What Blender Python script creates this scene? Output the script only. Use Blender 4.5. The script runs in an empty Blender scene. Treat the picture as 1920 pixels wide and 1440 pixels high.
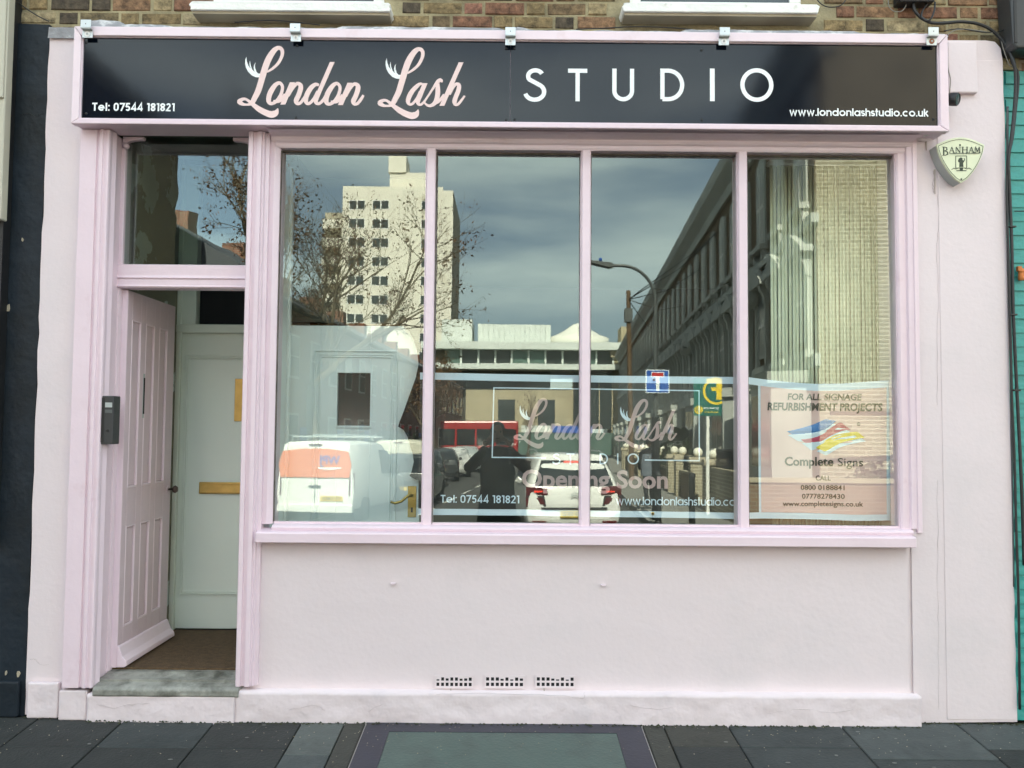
import bpy, bmesh, math, random
from mathutils import Vector, Matrix, geometry, noise
random.seed(7)
C = bpy.context.scene.collection
SC = bpy.context.scene
PI = math.pi
# ------------------------------------------------------------------ camera, world, sun, exposure
FPX = 1566.0
CAM = Vector((0.0, -4.4, 1.524))
YAW = math.atan(4 / FPX); PITCH = math.atan(77 / FPX); ROLL = 0.0083
f0 = Vector((math.sin(YAW) * math.cos(PITCH), math.cos(YAW) * math.cos(PITCH), math.sin(PITCH)))
r0 = Vector((math.cos(YAW), -math.sin(YAW), 0)); u0 = r0.cross(f0)
cr = r0 * math.cos(ROLL) + u0 * math.sin(ROLL); cu = -r0 * math.sin(ROLL) + u0 * math.cos(ROLL)
cd = bpy.data.cameras.new('camera'); cam = bpy.data.objects.new('camera', cd); C.objects.link(cam)
cam.matrix_world = Matrix(((cr.x, cu.x, -f0.x, CAM.x), (cr.y, cu.y, -f0.y, CAM.y), (cr.z, cu.z, -f0.z, CAM.z), (0, 0, 0, 1)))
cd.sensor_width = 36; cd.lens = 36 * FPX / 1920; cd.clip_start = 0.02; cd.clip_end = 3000
SC.camera = cam

SUN_EL = math.radians(42); SUN_AZ = math.radians(-3)     # behind the shop, almost straight down the side street (clockwise from +Y)
w = bpy.data.worlds.new('World'); SC.world = w; w.use_nodes = True
nt = w.node_tree; N = nt.nodes; L = nt.links
bg = N['Background']
sky = N.new('ShaderNodeTexSky'); sky.sky_type = 'NISHITA'; sky.sun_disc = False
sky.sun_elevation = SUN_EL; sky.sun_rotation = SUN_AZ; sky.air_density = 1.0; sky.dust_density = 1.2; sky.ozone_density = 1.6
tc = N.new('ShaderNodeTexCoord'); mp = N.new('ShaderNodeMapping'); mp.inputs['Scale'].default_value = (1.1, 1.1, 5.2)
mp.inputs['Rotation'].default_value = (0.0, 0.10, 0.0); mp.inputs['Location'].default_value = (.3, .2, .55)
nz = N.new('ShaderNodeTexNoise'); nz.inputs['Scale'].default_value = 1.35; nz.inputs['Detail'].default_value = 5; nz.inputs['Roughness'].default_value = .5
rp = N.new('ShaderNodeValToRGB'); rp.color_ramp.elements[0].position = .45; rp.color_ramp.elements[1].position = .68
rp.color_ramp.elements[0].color = (.13, .13, .13, 1); rp.color_ramp.elements[1].color = (.8, .8, .8, 1)
mxs = N.new('ShaderNodeMixRGB'); mxs.inputs['Color2'].default_value = (13.8, 15.4, 14.8, 1)
L.new(tc.outputs['Generated'], mp.inputs['Vector']); L.new(mp.outputs[0], nz.inputs['Vector']); L.new(nz.outputs['Fac'], rp.inputs['Fac'])
L.new(sky.outputs[0], mxs.inputs['Color1']); L.new(rp.outputs[0], mxs.inputs['Fac']); L.new(mxs.outputs[0], bg.inputs['Color'])
bg.inputs['Strength'].default_value = 0.07
sl = bpy.data.lights.new('sun', 'SUN'); sun = bpy.data.objects.new('sun', sl); C.objects.link(sun)
sl.energy = 5.0; sl.angle = math.radians(.53); sl.color = (1.0, .945, .86)
sun.rotation_euler = (PI / 2 - SUN_EL, 0, -SUN_AZ + PI); sun.location = (3, 20, 30)
SC.view_settings.view_transform = 'Standard'; SC.view_settings.look = 'None'; SC.view_settings.gamma = 1
SC.view_settings.use_curve_mapping = False
SC.view_settings.exposure = 2.33
SC.render.engine = 'CYCLES'
SC.cycles.max_bounces = 8; SC.cycles.transparent_max_bounces = 12; SC.cycles.caustics_reflective = False; SC.cycles.caustics_refractive = False
SC.cycles.use_denoising = True

# ------------------------------------------------------------------ helpers
def at(u, v, y=0.0):
    """point of the plane y=const seen at pixel (u,v) of the 1920x1440 photograph (used to survey the shopfront)"""
    d = f0 + cr * ((u - 960) / FPX) + cu * ((720 - v) / FPX)
    return CAM + d * ((y - CAM.y) / d.y)
def ax(u, v=640, y=0.0): return at(u, v, y).x
def az(v, u=956, y=0.0): return at(u, v, y).z

_mats = {}
def lin(c):
    return tuple(((x / 255) / 12.92 if x / 255 <= .04045 else ((x / 255 + .055) / 1.055) ** 2.4) for x in c)
def mat(name, col, rough=.6, var=.0, vscale=3, bump=0, bscale=60, metal=0, spec=None, dirt=None, dscale=1.5, dpos=(.5, .7), emit=None, coat=0, detail=4, bump2=0, b2scale=6):
    m = bpy.data.materials.new(name); m.use_nodes = True
    t = m.node_tree; n = t.nodes; l = t.links; b = n['Principled BSDF']
    b.inputs['Roughness'].default_value = rough; b.inputs['Metallic'].default_value = metal
    if spec is not None: b.inputs['Specular IOR Level'].default_value = spec
    if coat: b.inputs['Coat Weight'].default_value = coat; b.inputs['Coat Roughness'].default_value = .05
    c4 = (*col, 1); b.inputs['Base Color'].default_value = c4
    co = n.new('ShaderNodeTexCoord'); last = None
    if var or dirt:
        z = n.new('ShaderNodeTexNoise'); z.inputs['Scale'].default_value = vscale; z.inputs['Detail'].default_value = detail
        l.new(co.outputs['Object'], z.inputs['Vector'])
        r = n.new('ShaderNodeMapRange'); r.inputs['From Min'].default_value = .3; r.inputs['From Max'].default_value = .7
        r.inputs['To Min'].default_value = 1 - var; r.inputs['To Max'].default_value = 1 + var
        l.new(z.outputs['Fac'], r.inputs['Value'])
        x = n.new('ShaderNodeVectorMath'); x.operation = 'SCALE'; x.inputs[0].default_value = col
        l.new(r.outputs[0], x.inputs['Scale']); last = x.outputs[0]
        if dirt:
            z2 = n.new('ShaderNodeTexNoise'); z2.inputs['Scale'].default_value = dscale; z2.inputs['Detail'].default_value = 7; z2.inputs['Roughness'].default_value = .65
            l.new(co.outputs['Object'], z2.inputs['Vector'])
            r2 = n.new('ShaderNodeMapRange'); r2.inputs['From Min'].default_value = dpos[0]; r2.inputs['From Max'].default_value = dpos[1]
            l.new(z2.outputs['Fac'], r2.inputs['Value'])
            q = n.new('ShaderNodeMixRGB'); q.inputs['Color2'].default_value = (*dirt, 1)
            l.new(r2.outputs[0], q.inputs['Fac']); l.new(last, q.inputs['Color1']); last = q.outputs[0]
        l.new(last, b.inputs['Base Color'])
    h = None
    if bump:
        z3 = n.new('ShaderNodeTexNoise'); z3.inputs['Scale'].default_value = bscale; z3.inputs['Detail'].default_value = 5
        l.new(co.outputs['Object'], z3.inputs['Vector'])
        bp = n.new('ShaderNodeBump'); bp.inputs['Strength'].default_value = bump; bp.inputs['Distance'].default_value = .01
        l.new(z3.outputs['Fac'], bp.inputs['Height']); h = bp
        l.new(bp.outputs[0], b.inputs['Normal'])
    if bump2:
        z4 = n.new('ShaderNodeTexNoise'); z4.inputs['Scale'].default_value = b2scale; z4.inputs['Detail'].default_value = 3
        l.new(co.outputs['Object'], z4.inputs['Vector'])
        bp2 = n.new('ShaderNodeBump'); bp2.inputs['Strength'].default_value = bump2; bp2.inputs['Distance'].default_value = .03
        l.new(z4.outputs['Fac'], bp2.inputs['Height'])
        if h: l.new(h.outputs[0], bp2.inputs['Normal'])
        l.new(bp2.outputs[0], b.inputs['Normal'])
    if emit: b.inputs['Emission Color'].default_value = (*emit[0], 1); b.inputs['Emission Strength'].default_value = emit[1]
    _mats[name] = m
    return m

def brickmat(name, c1, c2, mortar, scale=1.0, w=.215, h=.065, rnd=True, mort=.010, rough=.9):
    """walls of brick too far off to build brick by brick: courses and joints from the wall's own coordinates"""
    m = bpy.data.materials.new(name); m.use_nodes = True
    t = m.node_tree; n = t.nodes; l = t.links; b = n['Principled BSDF']; b.inputs['Roughness'].default_value = rough
    co = n.new('ShaderNodeTexCoord'); sp = n.new('ShaderNodeSeparateXYZ'); l.new(co.outputs['Object'], sp.inputs[0])
    ad = n.new('ShaderNodeMath'); ad.operation = 'ADD'; l.new(sp.outputs[0], ad.inputs[0]); l.new(sp.outputs[1], ad.inputs[1])
    cb = n.new('ShaderNodeCombineXYZ'); l.new(ad.outputs[0], cb.inputs[0]); l.new(sp.outputs[2], cb.inputs[1])
    bt = n.new('ShaderNodeTexBrick'); l.new(cb.outputs[0], bt.inputs['Vector'])
    bt.inputs['Color1'].default_value = (*c1, 1); bt.inputs['Color2'].default_value = (*c2, 1); bt.inputs['Mortar'].default_value = (*mortar, 1)
    bt.inputs['Scale'].default_value = 1; bt.inputs['Brick Width'].default_value = (w + .01) * scale; bt.inputs['Row Height'].default_value = (h + .01) * scale
    bt.inputs['Mortar Size'].default_value = mort * scale; bt.inputs['Bias'].default_value = 0
    z = n.new('ShaderNodeTexNoise'); z.inputs['Scale'].default_value = 1.2; z.inputs['Detail'].default_value = 6; l.new(co.outputs['Object'], z.inputs['Vector'])
    r = n.new('ShaderNodeMapRange'); r.inputs['To Min'].default_value = .6; r.inputs['To Max'].default_value = 1.4; l.new(z.outputs['Fac'], r.inputs['Value'])
    x = n.new('ShaderNodeVectorMath'); x.operation = 'SCALE'; l.new(bt.outputs['Color'], x.inputs[0]); l.new(r.outputs[0], x.inputs['Scale'])
    l.new(x.outputs[0], b.inputs['Base Color'])
    bp = n.new('ShaderNodeBump'); bp.inputs['Strength'].default_value = .6; bp.inputs['Distance'].default_value = -.01
    l.new(bt.outputs['Fac'], bp.inputs['Height']); l.new(bp.outputs[0], b.inputs['Normal'])
    return m

class MB:
    def __init__(s): s.v = []; s.f = []; s.m = []; s.k = 0
    def add(s, vs, fs, k=None):
        o = len(s.v); s.v += [tuple(p) for p in vs]; s.f += [tuple(i + o for i in f) for f in fs]; s.m += [s.k if k is None else k] * len(fs); return s
    def box(s, x0, x1, y0, y1, z0, z1, k=None):
        if x0 > x1: x0, x1 = x1, x0
        if y0 > y1: y0, y1 = y1, y0
        if z0 > z1: z0, z1 = z1, z0
        return s.add([(x0, y0, z0), (x1, y0, z0), (x1, y1, z0), (x0, y1, z0), (x0, y0, z1), (x1, y0, z1), (x1, y1, z1), (x0, y1, z1)],
                     [(0, 3, 2, 1), (4, 5, 6, 7), (0, 1, 5, 4), (1, 2, 6, 5), (2, 3, 7, 6), (3, 0, 4, 7)], k)
    def prism(s, poly, a0, a1, axis='x', k=None):
        """polygon extruded along an axis: axis x -> poly is (y,z); y -> (x,z); z -> (x,y)"""
        ar = sum(poly[i][0] * poly[(i + 1) % len(poly)][1] - poly[(i + 1) % len(poly)][0] * poly[i][1] for i in range(len(poly)))
        if ar < 0: poly = poly[::-1]
        f = {'x': lambda p, a: (a, p[0], p[1]), 'y': lambda p, a: (p[0], a, p[1]), 'z': lambda p, a: (p[0], p[1], a)}[axis]
        n = len(poly); vs = [f(p, a0) for p in poly] + [f(p, a1) for p in poly]
        if axis == 'y': a0, a1 = a1, a0; vs = [f(p, a0) for p in poly] + [f(p, a1) for p in poly]
        fl = (a1 > a0)
        o = len(s.v); s.v += vs
        kk = s.k if k is None else k
        tri = geometry.tessellate_polygon([[Vector((p[0], p[1], 0)) for p in poly]])
        for t in tri:
            nrm = (Vector((*poly[t[1]], 0)) - Vector((*poly[t[0]], 0))).cross(Vector((*poly[t[2]], 0)) - Vector((*poly[t[0]], 0))).z
            t = t if nrm > 0 else t[::-1]
            up = t; dn = t[::-1]
            if axis == 'y': a, b = (dn, up) if fl else (up, dn)
            else: a, b = (dn, up) if fl else (up, dn)
            s.f.append(tuple(i + o for i in a)); s.m.append(kk)
            s.f.append(tuple(i + n + o for i in b)); s.m.append(kk)
        for i in range(n):
            j = (i + 1) % n
            q = (i, j, j + n, i + n)
            s.f.append(tuple(t + o for t in (q if fl else q[::-1]))); s.m.append(kk)
        return s
    def tube(s, pts, r, seg=8, k=None, cap=True):
        pts = [Vector(p) for p in pts]; rs = r if isinstance(r, (list, tuple)) else [r] * len(pts)
        o = len(s.v); kk = s.k if k is None else k; n = len(pts); up = None
        for i, p in enumerate(pts):
            d = (pts[min(i + 1, n - 1)] - pts[max(i - 1, 0)])
            d = d.normalized() if d.length > 1e-9 else Vector((0, 0, 1))
            if up is None: up = d.orthogonal().normalized()
            else:
                up = up - d * up.dot(d); up = up.normalized() if up.length > 1e-6 else d.orthogonal().normalized()
            b = d.cross(up)
            for j in range(seg):
                a = 2 * PI * j / seg; s.v.append(tuple(p + (up * math.cos(a) + b * math.sin(a)) * rs[i]))
        for i in range(n - 1):
            for j in range(seg):
                q = (j + 1) % seg
                s.f.append((o + i * seg + j, o + i * seg + q, o + (i + 1) * seg + q, o + (i + 1) * seg + j)); s.m.append(kk)
        if cap:
            s.f.append(tuple(o + j for j in range(seg))[::-1]); s.m.append(kk)
            s.f.append(tuple(o + (n - 1) * seg + j for j in range(seg))); s.m.append(kk)
        return s
    def lathe(s, prof, c, axis='z', seg=20, k=None):
        """prof: (radius, height) pairs"""
        pts = []; o = len(s.v); kk = s.k if k is None else k
        for (r, h) in prof:
            for j in range(seg):
                a = 2 * PI * j / seg; p = (r * math.cos(a), r * math.sin(a), h)
                if axis == 'y': p = (p[0], p[2], p[1])
                elif axis == 'x': p = (p[2], p[0], p[1])
                s.v.append((c[0] + p[0], c[1] + p[1], c[2] + p[2]))
        for i in range(len(prof) - 1):
            for j in range(seg):
                q = (j + 1) % seg; f = (o + i * seg + j, o + i * seg + q, o + (i + 1) * seg + q, o + (i + 1) * seg + j)
                s.f.append(f[::-1] if axis == 'y' else f); s.m.append(kk)
        a = tuple(o + j for j in range(seg)); b = tuple(o + (len(prof) - 1) * seg + j for j in range(seg))
        s.f += [a if axis == 'y' else a[::-1], b[::-1] if axis == 'y' else b]; s.m += [kk, kk]
        return s
    def sphere(s, c, r, seg=14, sc=(1, 1, 1), k=None):
        o = len(s.v); kk = s.k if k is None else k; rings = seg // 2
        for i in range(rings + 1):
            t = PI * i / rings
            for j in range(seg):
                a = 2 * PI * j / seg
                s.v.append((c[0] + r * sc[0] * math.sin(t) * math.cos(a), c[1] + r * sc[1] * math.sin(t) * math.sin(a), c[2] + r * sc[2] * math.cos(t)))
        for i in range(rings):
            for j in range(seg):
                q = (j + 1) % seg; s.f.append((o + i * seg + j, o + (i + 1) * seg + j, o + (i + 1) * seg + q, o + i * seg + q)); s.m.append(kk)
        return s
    def build(s, name, mats, parent=None, smooth=False, bevel=0, seg=1, kind=None, label=None):
        me = bpy.data.meshes.new(name)
        off = Vector((0, 0, 0))
        me.from_pydata(s.v, [], s.f); me.update()
        if not isinstance(mats, (list, tuple)): mats = [mats]
        for m in mats: me.materials.append(m)
        if any(s.m): me.polygons.foreach_set('material_index', s.m)
        if smooth: me.polygons.foreach_set('use_smooth', [True] * len(me.polygons))
        o = bpy.data.objects.new(name, me); C.objects.link(o)
        if parent is not None: place(o, parent)
        if bevel:
            bm = o.modifiers.new('bevel', 'BEVEL'); bm.width = bevel; bm.segments = seg; bm.limit_method = 'ANGLE'; bm.angle_limit = math.radians(35); bm.harden_normals = False
        if kind: o['kind'] = kind
        if label: o['label'] = label
        return o
def wm(o):
    m = o.matrix_basis.copy()
    while o.parent: o = o.parent; m = o.matrix_basis @ m
    return m
LOCAL = False
def place(o, parent):
    """parent without moving: meshes of world-placed things are written in world coordinates"""
    o.parent = parent
    if not LOCAL: o.matrix_basis = wm(parent).inverted() @ o.matrix_basis
def thing(name, label, cat, loc=(0, 0, 0), rz=0, group=None):
    o = bpy.data.objects.new(name, None); C.objects.link(o); o.location = loc; o.rotation_euler = (0, 0, rz); o.empty_display_size = .1
    o['label'] = label; o['category'] = cat
    if group: o['group'] = group
    return o
def tag(o, label, cat, group=None):
    o['label'] = label; o['category'] = cat
    if group: o['group'] = group
    return o
def struct(o): o['kind'] = 'structure'; return o
def kids(o): return [c for c in bpy.data.objects if c.parent == o]
def copy_tree(root, loc=None, rz=None, label=None, scale=None):
    ch = {}
    allo = list(bpy.data.objects)
    for c in allo:
        if c.parent: ch.setdefault(c.parent.name, []).append(c)
    def rec(o, p):
        n = o.copy(); C.objects.link(n)
        if p is not None: n.parent = p
        for c in ch.get(o.name, []): rec(c, n)
        return n
    r = rec(root, None)
    if loc is not None: r.location = loc
    if rz is not None: r.rotation_euler = (0, 0, rz)
    if scale is not None: r.scale = scale
    if label: r['label'] = label
    return r

# flat lettering: strokes laid as ribbons, each a hair above the one before
def catmull(pts, n=8, closed=False):
    out = []; m = len(pts)
    rng = range(m) if closed else range(m - 1)
    for i in rng:
        p0 = pts[(i - 1) % m] if closed or i > 0 else pts[0]; p1 = pts[i]; p2 = pts[(i + 1) % m]
        p3 = pts[(i + 2) % m] if closed or i + 2 < m else pts[-1]
        for k in range(n):
            t = k / n; out.append(tuple(.5 * ((2 * b) + (-a + c) * t + (2 * a - 5 * b + 4 * c - d) * t * t + (-a + 3 * b - 3 * c + d) * t ** 3) for a, b, c, d in zip(p0, p1, p2, p3)))
    out.append(tuple(pts[0]) if closed else tuple(pts[-1]))
    return out
class Letters:
    """collects flat shapes given in 2D; tf maps (x, y, lift) to the world"""
    def __init__(s, tf): s.tf = tf; s.mb = MB(); s.h = 0; s.done = []
    def mark(s):
        if s.mb.v: s.done.append(s.mb); s.mb = MB()
    def ribbon(s, pts, closed=False, mono=None):
        n = len(pts); L_ = []; R_ = []
        for i in range(n):
            if closed: a = pts[(i - 1) % (n - 1)] if i == 0 else pts[i - 1]; b = pts[1] if i == n - 1 else pts[i + 1]; a = pts[n - 2] if i == 0 else a
            else: a = pts[max(i - 1, 0)]; b = pts[min(i + 1, n - 1)]
            p = pts[i]; wd = (p[2] if mono is None else mono) / 2
            d1 = Vector((p[0] - a[0], p[1] - a[1])); d2 = Vector((b[0] - p[0], b[1] - p[1]))
            if d1.length < 1e-9: d1 = d2
            if d2.length < 1e-9: d2 = d1
            if d1.length < 1e-9: d1 = d2 = Vector((1, 0))
            d1.normalize(); d2.normalize(); t = (d1 + d2)
            if t.length < 1e-6: t = d1
            t.normalize(); nrm = Vector((-t.y, t.x)); c = max(.5, nrm.dot(Vector((-d1.y, d1.x))))
            L_.append((p[0] + nrm.x * wd / c, p[1] + nrm.y * wd / c)); R_.append((p[0] - nrm.x * wd / c, p[1] - nrm.y * wd / c))
        vs = []; fs = []
        for i in range(n):
            lift = s.h + .00035 * i / max(1, n); vs += [s.tf(*L_[i], lift), s.tf(*R_[i], lift)]
        for i in range(n - 1): fs.append((2 * i, 2 * i + 1, 2 * i + 3, 2 * i + 2))
        s.mb.add(vs, fs); s.h += .0001
    def poly(s, pts):
        tri = geometry.tessellate_polygon([[Vector((p[0], p[1], 0)) for p in pts]])
        s.mb.add([s.tf(p[0], p[1], s.h) for p in pts], [tuple(t) for t in tri]); s.h += .0001
    def build(s, name, m, parent, label=None):
        s.mark()
        for q in s.done: o = q.build(name, m, parent, label=label)
        return o

# monoline geometric alphabet: baseline y=0, cap height 1.0, x height .74 ; strokes as polylines
def arc(cx, cy, rx, ry, a0, a1, n=18): return [(cx + rx * math.cos(math.radians(a0 + (a1 - a0) * i / n)), cy + ry * math.sin(math.radians(a0 + (a1 - a0) * i / n))) for i in range(n + 1)]
XH = .74
def glyph(ch, w):
    """(list of (points, closed), advance). The drawn line runs inside by half the width."""
    h = w / 2; r = XH / 2 - h; R2 = .5 - h; o = XH / 2
    if ch == 'o': return [(arc(o, o, r, r, 0, 360, 28), True)], XH
    if ch == 'c': return [(arc(o, o, r, r, 48, 312, 24), False)], XH * .93
    if ch == 'e': return [([(o - r, o)] + arc(o, o, r, r, 0, 320, 26), False)], XH
    if ch == 'a': return [(arc(o, o, r, r, 0, 360, 28), True), ([(XH - h, 0), (XH - h, XH)], False)], XH
    if ch == 'd': return [(arc(o, o, r, r, 0, 360, 28), True), ([(XH - h, 0), (XH - h, 1)], False)], XH
    if ch == 'p': return [(arc(o, o, r, r, 0, 360, 28), True), ([(h, -.28), (h, XH)], False)], XH
    if ch == 'g': return [(arc(o, o, r, r, 0, 360, 28), True), ([(XH - h, XH), (XH - h, -.02)] + arc(o, -.02, r, .26, 0, -150, 12), False)], XH
    if ch == 'n': q = .27; return [([(h, 0), (h, XH)], False), ([(h, XH - q)] + arc(h + q - h / 2, XH - q, q - h / 2, q - h, 180, 0, 14) + [(2 * q, 0)], False)], 2 * q + h
    if ch == 'h': q = .26; return [([(h, 0), (h, 1)], False), ([(h, XH - q)] + arc(h + q - h / 2, XH - q, q - h / 2, q - h, 180, 0, 14) + [(2 * q, 0)], False)], 2 * q + h
    if ch == 'u': q = .26; return [([(h, XH), (h, q)] + arc(q + h / 2, q, q - h / 2, q - h, 180, 360, 14) + [(2 * q, XH)], False), ([(2 * q, XH), (2 * q, 0)], False)], 2 * q + h
    if ch == 'i': return [([(h, 0), (h, XH)], False), ([(h, 1 - w), (h, 1)], False)], w
    if ch == 'l': return [([(h, 0), (h, 1)], False)], w
    if ch == 't': return [([(.15, 0), (.15, 1)], False), ([(0, XH - h), (.32, XH - h)], False)], .32
    if ch == 'k': return [([(h, 0), (h, 1)], False), ([(h, .27), (.46, XH)], False), ([(.22, .44), (.5, 0)], False)], .54
    if ch == 'w': return [([(h, XH), (.27, .04), (.47, XH * .93), (.67, .04), (.94 - h, XH)], False)], .94
    if ch == 's': rr = XH / 4 - h / 2; return [(arc(.21, XH - h - rr, .17 - h * .2, rr, 25, 250, 14) + arc(.21, h + rr, .18 - h * .2, rr, 70, -155, 14), False)], .42
    if ch == '.': return [([(h, 0), (h, w)], False)], w
    if ch == ':': return [([(h, 0), (h, w)], False), ([(h, XH - w), (h, XH)], False)], w
    if ch == 'T': return [([(0, 1 - h), (.58, 1 - h)], False), ([(.29, 1 - w), (.29, 0)], False)], .58
    if ch == '0': return [([(h, .33), (h, .67)] + arc(.3, .67, .3 - h, .33 - h, 180, 0, 14) + [(.6 - h, .33)] + arc(.3, .33, .3 - h, .33 - h, 0, -180, 14), True)], .6
    if ch == '7': return [([(0, 1 - h), (.52, 1 - h), (.18, 0)], False)], .56
    if ch == '5': return [([(.5, 1 - h), (.16, 1 - h), (.1, .56)] + arc(.27, .33, .27 - h, .33 - h, 125, -150, 18), False)], .56
    if ch == '4': return [([(.44, 0), (.44, 1), (.06, .26), (.6, .26)], False)], .62
    if ch == '1': return [([(.02, 1 - h), (.24, 1 - h), (.24, 0)], False)], .34
    if ch == '8': return [(arc(.28, .74, .2, .26 - h, 0, 360, 22), True), (arc(.28, .28, .28 - h, .28 - h, 0, 360, 22), True)], .56
    if ch == '2': return [(arc(.27, .7, .27 - h, .3 - h, 165, -35, 14) + [(.08, h), (.54, h)], False)], .56
    if ch == 'S': return [([(-a + .6, b) for a, b in [(0, 0)]][0:0] + arc(.32, .76, .22, .24 - h, 25, 215, 14) + arc(.30, .30, .29, .30 - h, 60, -165, 18), False)], .6
    if ch == 'U': return [([(h, 1), (h, .32)] + arc(.33, .32, .33 - h, .32 - h, 180, 360, 16) + [(.66 - h, 1)], False)], .66
    if ch == 'D': return [([(h, h), (h, 1 - h), (.22, 1 - h)] + arc(.24, .5, .48 - h, .5 - h, 90, -90, 20) + [(.22, h), (h, h)], False)], .72
    if ch == 'I': return [([(h, 0), (h, 1)], False)], w
    if ch == 'O': return [(arc(.5, .5, .5 - h, .5 - h, 0, 360, 36), True)], 1.0
    return [], .34
def mono_width(txt, w, gap):
    x = 0
    for ch in txt:
        if ch == ' ': x += .34; continue
        x += glyph(ch, w)[1] + gap
    return x - gap
def monoline(LT, txt, x0, x1, base, cap, w=.15, gap=.09, slope=0):
    """set txt between x0 and x1 (metres) with its capitals cap high"""
    tw = mono_width(txt, w, gap); sx = (x1 - x0) / tw; x = 0
    for ch in txt:
        if ch == ' ': x += .34; continue
        st, adv = glyph(ch, w)
        for pts, cl in st:
            P_ = [(x0 + (x + a) * sx, base + b * cap + slope * (x + a) * sx, w * (sx + cap) / 2) for a, b in pts]
            if cl: P_.append(P_[0]) if P_[0] != P_[-1] else None
            LT.ribbon(P_, closed=cl)
        LT.mark(); x += adv + gap

def text(s, size, M_, m, name, parent, off=0, align='CENTER', sx=1.0, shear=0, width=None):
    cu_ = bpy.data.curves.new('t', 'FONT'); cu_.body = s; cu_.size = size; cu_.offset = off; cu_.align_x = align; cu_.resolution_u = 3; cu_.shear = shear
    o = bpy.data.objects.new('t', cu_); C.objects.link(o)
    dg = bpy.context.evaluated_depsgraph_get(); dg.update()
    me = bpy.data.meshes.new_from_object(o.evaluated_get(dg)); bpy.data.objects.remove(o); bpy.data.curves.remove(cu_)
    if width:
        xs = [v.co.x for v in me.vertices]; sx = width / (max(xs) - min(xs))
    for v in me.vertices: v.co.x *= sx
    me.materials.clear(); me.materials.append(m); me.name = name
    me.transform(M_)
    o = bpy.data.objects.new(name, me); C.objects.link(o)
    if parent is not None: place(o, parent)
    return o
def facing_south(x, y, z): return Matrix.Translation((x, y, z)) @ Matrix.Rotation(PI / 2, 4, 'X')          # read from the camera's side
def facing_north(x, y, z): return Matrix.Translation((x, y, z)) @ Matrix.Rotation(PI, 4, 'Z') @ Matrix.Rotation(PI / 2, 4, 'X')   # read from the shop

# ------------------------------------------------------------------ materials
M = {}
M['wall'] = mat('pink_masonry', (.72, .628, .645), .62, var=.02, vscale=1.2, bump=.14, bscale=38, dirt=(.65, .585, .60), dscale=1.4, dpos=(.5, .8), bump2=.10, b2scale=4)
M['plinth'] = mat('pink_masonry_rough', (.715, .622, .64), .65, var=.02, vscale=3, bump=.2, bscale=24, dirt=(.60, .54, .57), dscale=4, dpos=(.58, .85), bump2=.45, b2scale=8)
M['wood'] = mat('pink_gloss', (.76, .62, .68), .34, var=.02, vscale=4, bump=.12, bscale=30, bump2=.12, b2scale=9, dirt=(.66, .49, .54), dscale=7, dpos=(.6, .85))
M['woodw'] = mat('pink_gloss_bright', (.79, .66, .71), .36, var=.02, vscale=5, bump=.1, bscale=24, dirt=(.70, .54, .56), dscale=6, dpos=(.6, .85))
M['doorp'] = mat('pink_door', (.65, .52, .56), .38, var=.03, vscale=5, bump=.12, bscale=30)
M['mortar'] = mat('old_mortar', (.33, .285, .17), .95, var=.25, vscale=9, bump=.6, bscale=60, dirt=(.10, .085, .05), dscale=3, dpos=(.45, .75))
M['cement'] = mat('weathered_lead_cement', (.30, .30, .31), .8, var=.3, vscale=9, bump=.9, bscale=30, dirt=(.62, .61, .60), dscale=9, dpos=(.5, .62))
M['navy'] = mat('dark_slate_paint', (.012, .019, .027), .5, spec=.25, var=.12, vscale=3, bump=.3, bscale=25, dirt=(.009, .012, .013), dscale=2.5, dpos=(.45, .7), bump2=.4)
M['cream'] = mat('cream_board', (.50, .48, .38), .5, var=.06, bump=.1)
M['teal'] = mat('teal_paint', (.035, .30, .27), .42, var=.10, vscale=5, bump=.5, bscale=30, bump2=.3)
M['black'] = mat('black_rubber', (.012, .013, .014), .45, var=.1)
M['cable'] = mat('cable_grey', (.22, .21, .18), .55)
M['dkbox'] = mat('dark_grey_plastic', (.035, .038, .040), .42, var=.08, bump=.05)
M['white'] = mat('white_paint', (.80, .80, .76), .45, var=.05, vscale=8, bump=.5, bscale=40, dirt=(.42, .40, .33), dscale=11, dpos=(.62, .8))
M['whitepl'] = mat('white_plastic', (.78, .78, .76), .4)
M['alu'] = mat('zinc_metal', (.56, .60, .60), .38, metal=.55, var=.06)
M['sign'] = mat('sign_panel_black', (.003, .006, .012), .075, spec=.33, bump2=.02, b2scale=2.2)
M['vinylw'] = mat('vinyl_white', (.84, .88, .88), .45)
M['vinylp'] = mat('vinyl_pink', (.80, .61, .585), .5)
M['grass'] = None
M['concr'] = mat('stone_step', (.30, .30, .265), .5, var=.3, vscale=6, bump=.5, bscale=40, dirt=(.07, .07, .055), dscale=5, dpos=(.48, .68))
M['mat'] = mat('coir_mat', (.10, .062, .030), .95, var=.25, vscale=40, bump=.8, bscale=150)
M['hallg'] = mat('grey_green_paint', (.74, .79, .70), .38, var=.03, vscale=2, bump=.06)
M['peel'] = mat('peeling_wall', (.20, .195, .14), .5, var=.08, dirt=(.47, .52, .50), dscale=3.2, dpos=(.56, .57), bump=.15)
M['brass'] = mat('brass', (.56, .40, .13), .34, metal=.9, var=.12, vscale=14)
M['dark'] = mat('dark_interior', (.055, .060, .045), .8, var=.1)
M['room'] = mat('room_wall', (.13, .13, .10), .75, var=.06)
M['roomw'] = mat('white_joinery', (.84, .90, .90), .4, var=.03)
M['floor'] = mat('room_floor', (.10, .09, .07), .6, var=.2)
M['dark_sheet'] = mat('dead_black', (.008, .008, .010), .85)
M['blind'] = mat('ivory_blind', (.62, .66, .50), .55, var=.05, vscale=6)
M['banb'] = mat('banner_black', (.010, .012, .013), .30)
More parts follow.
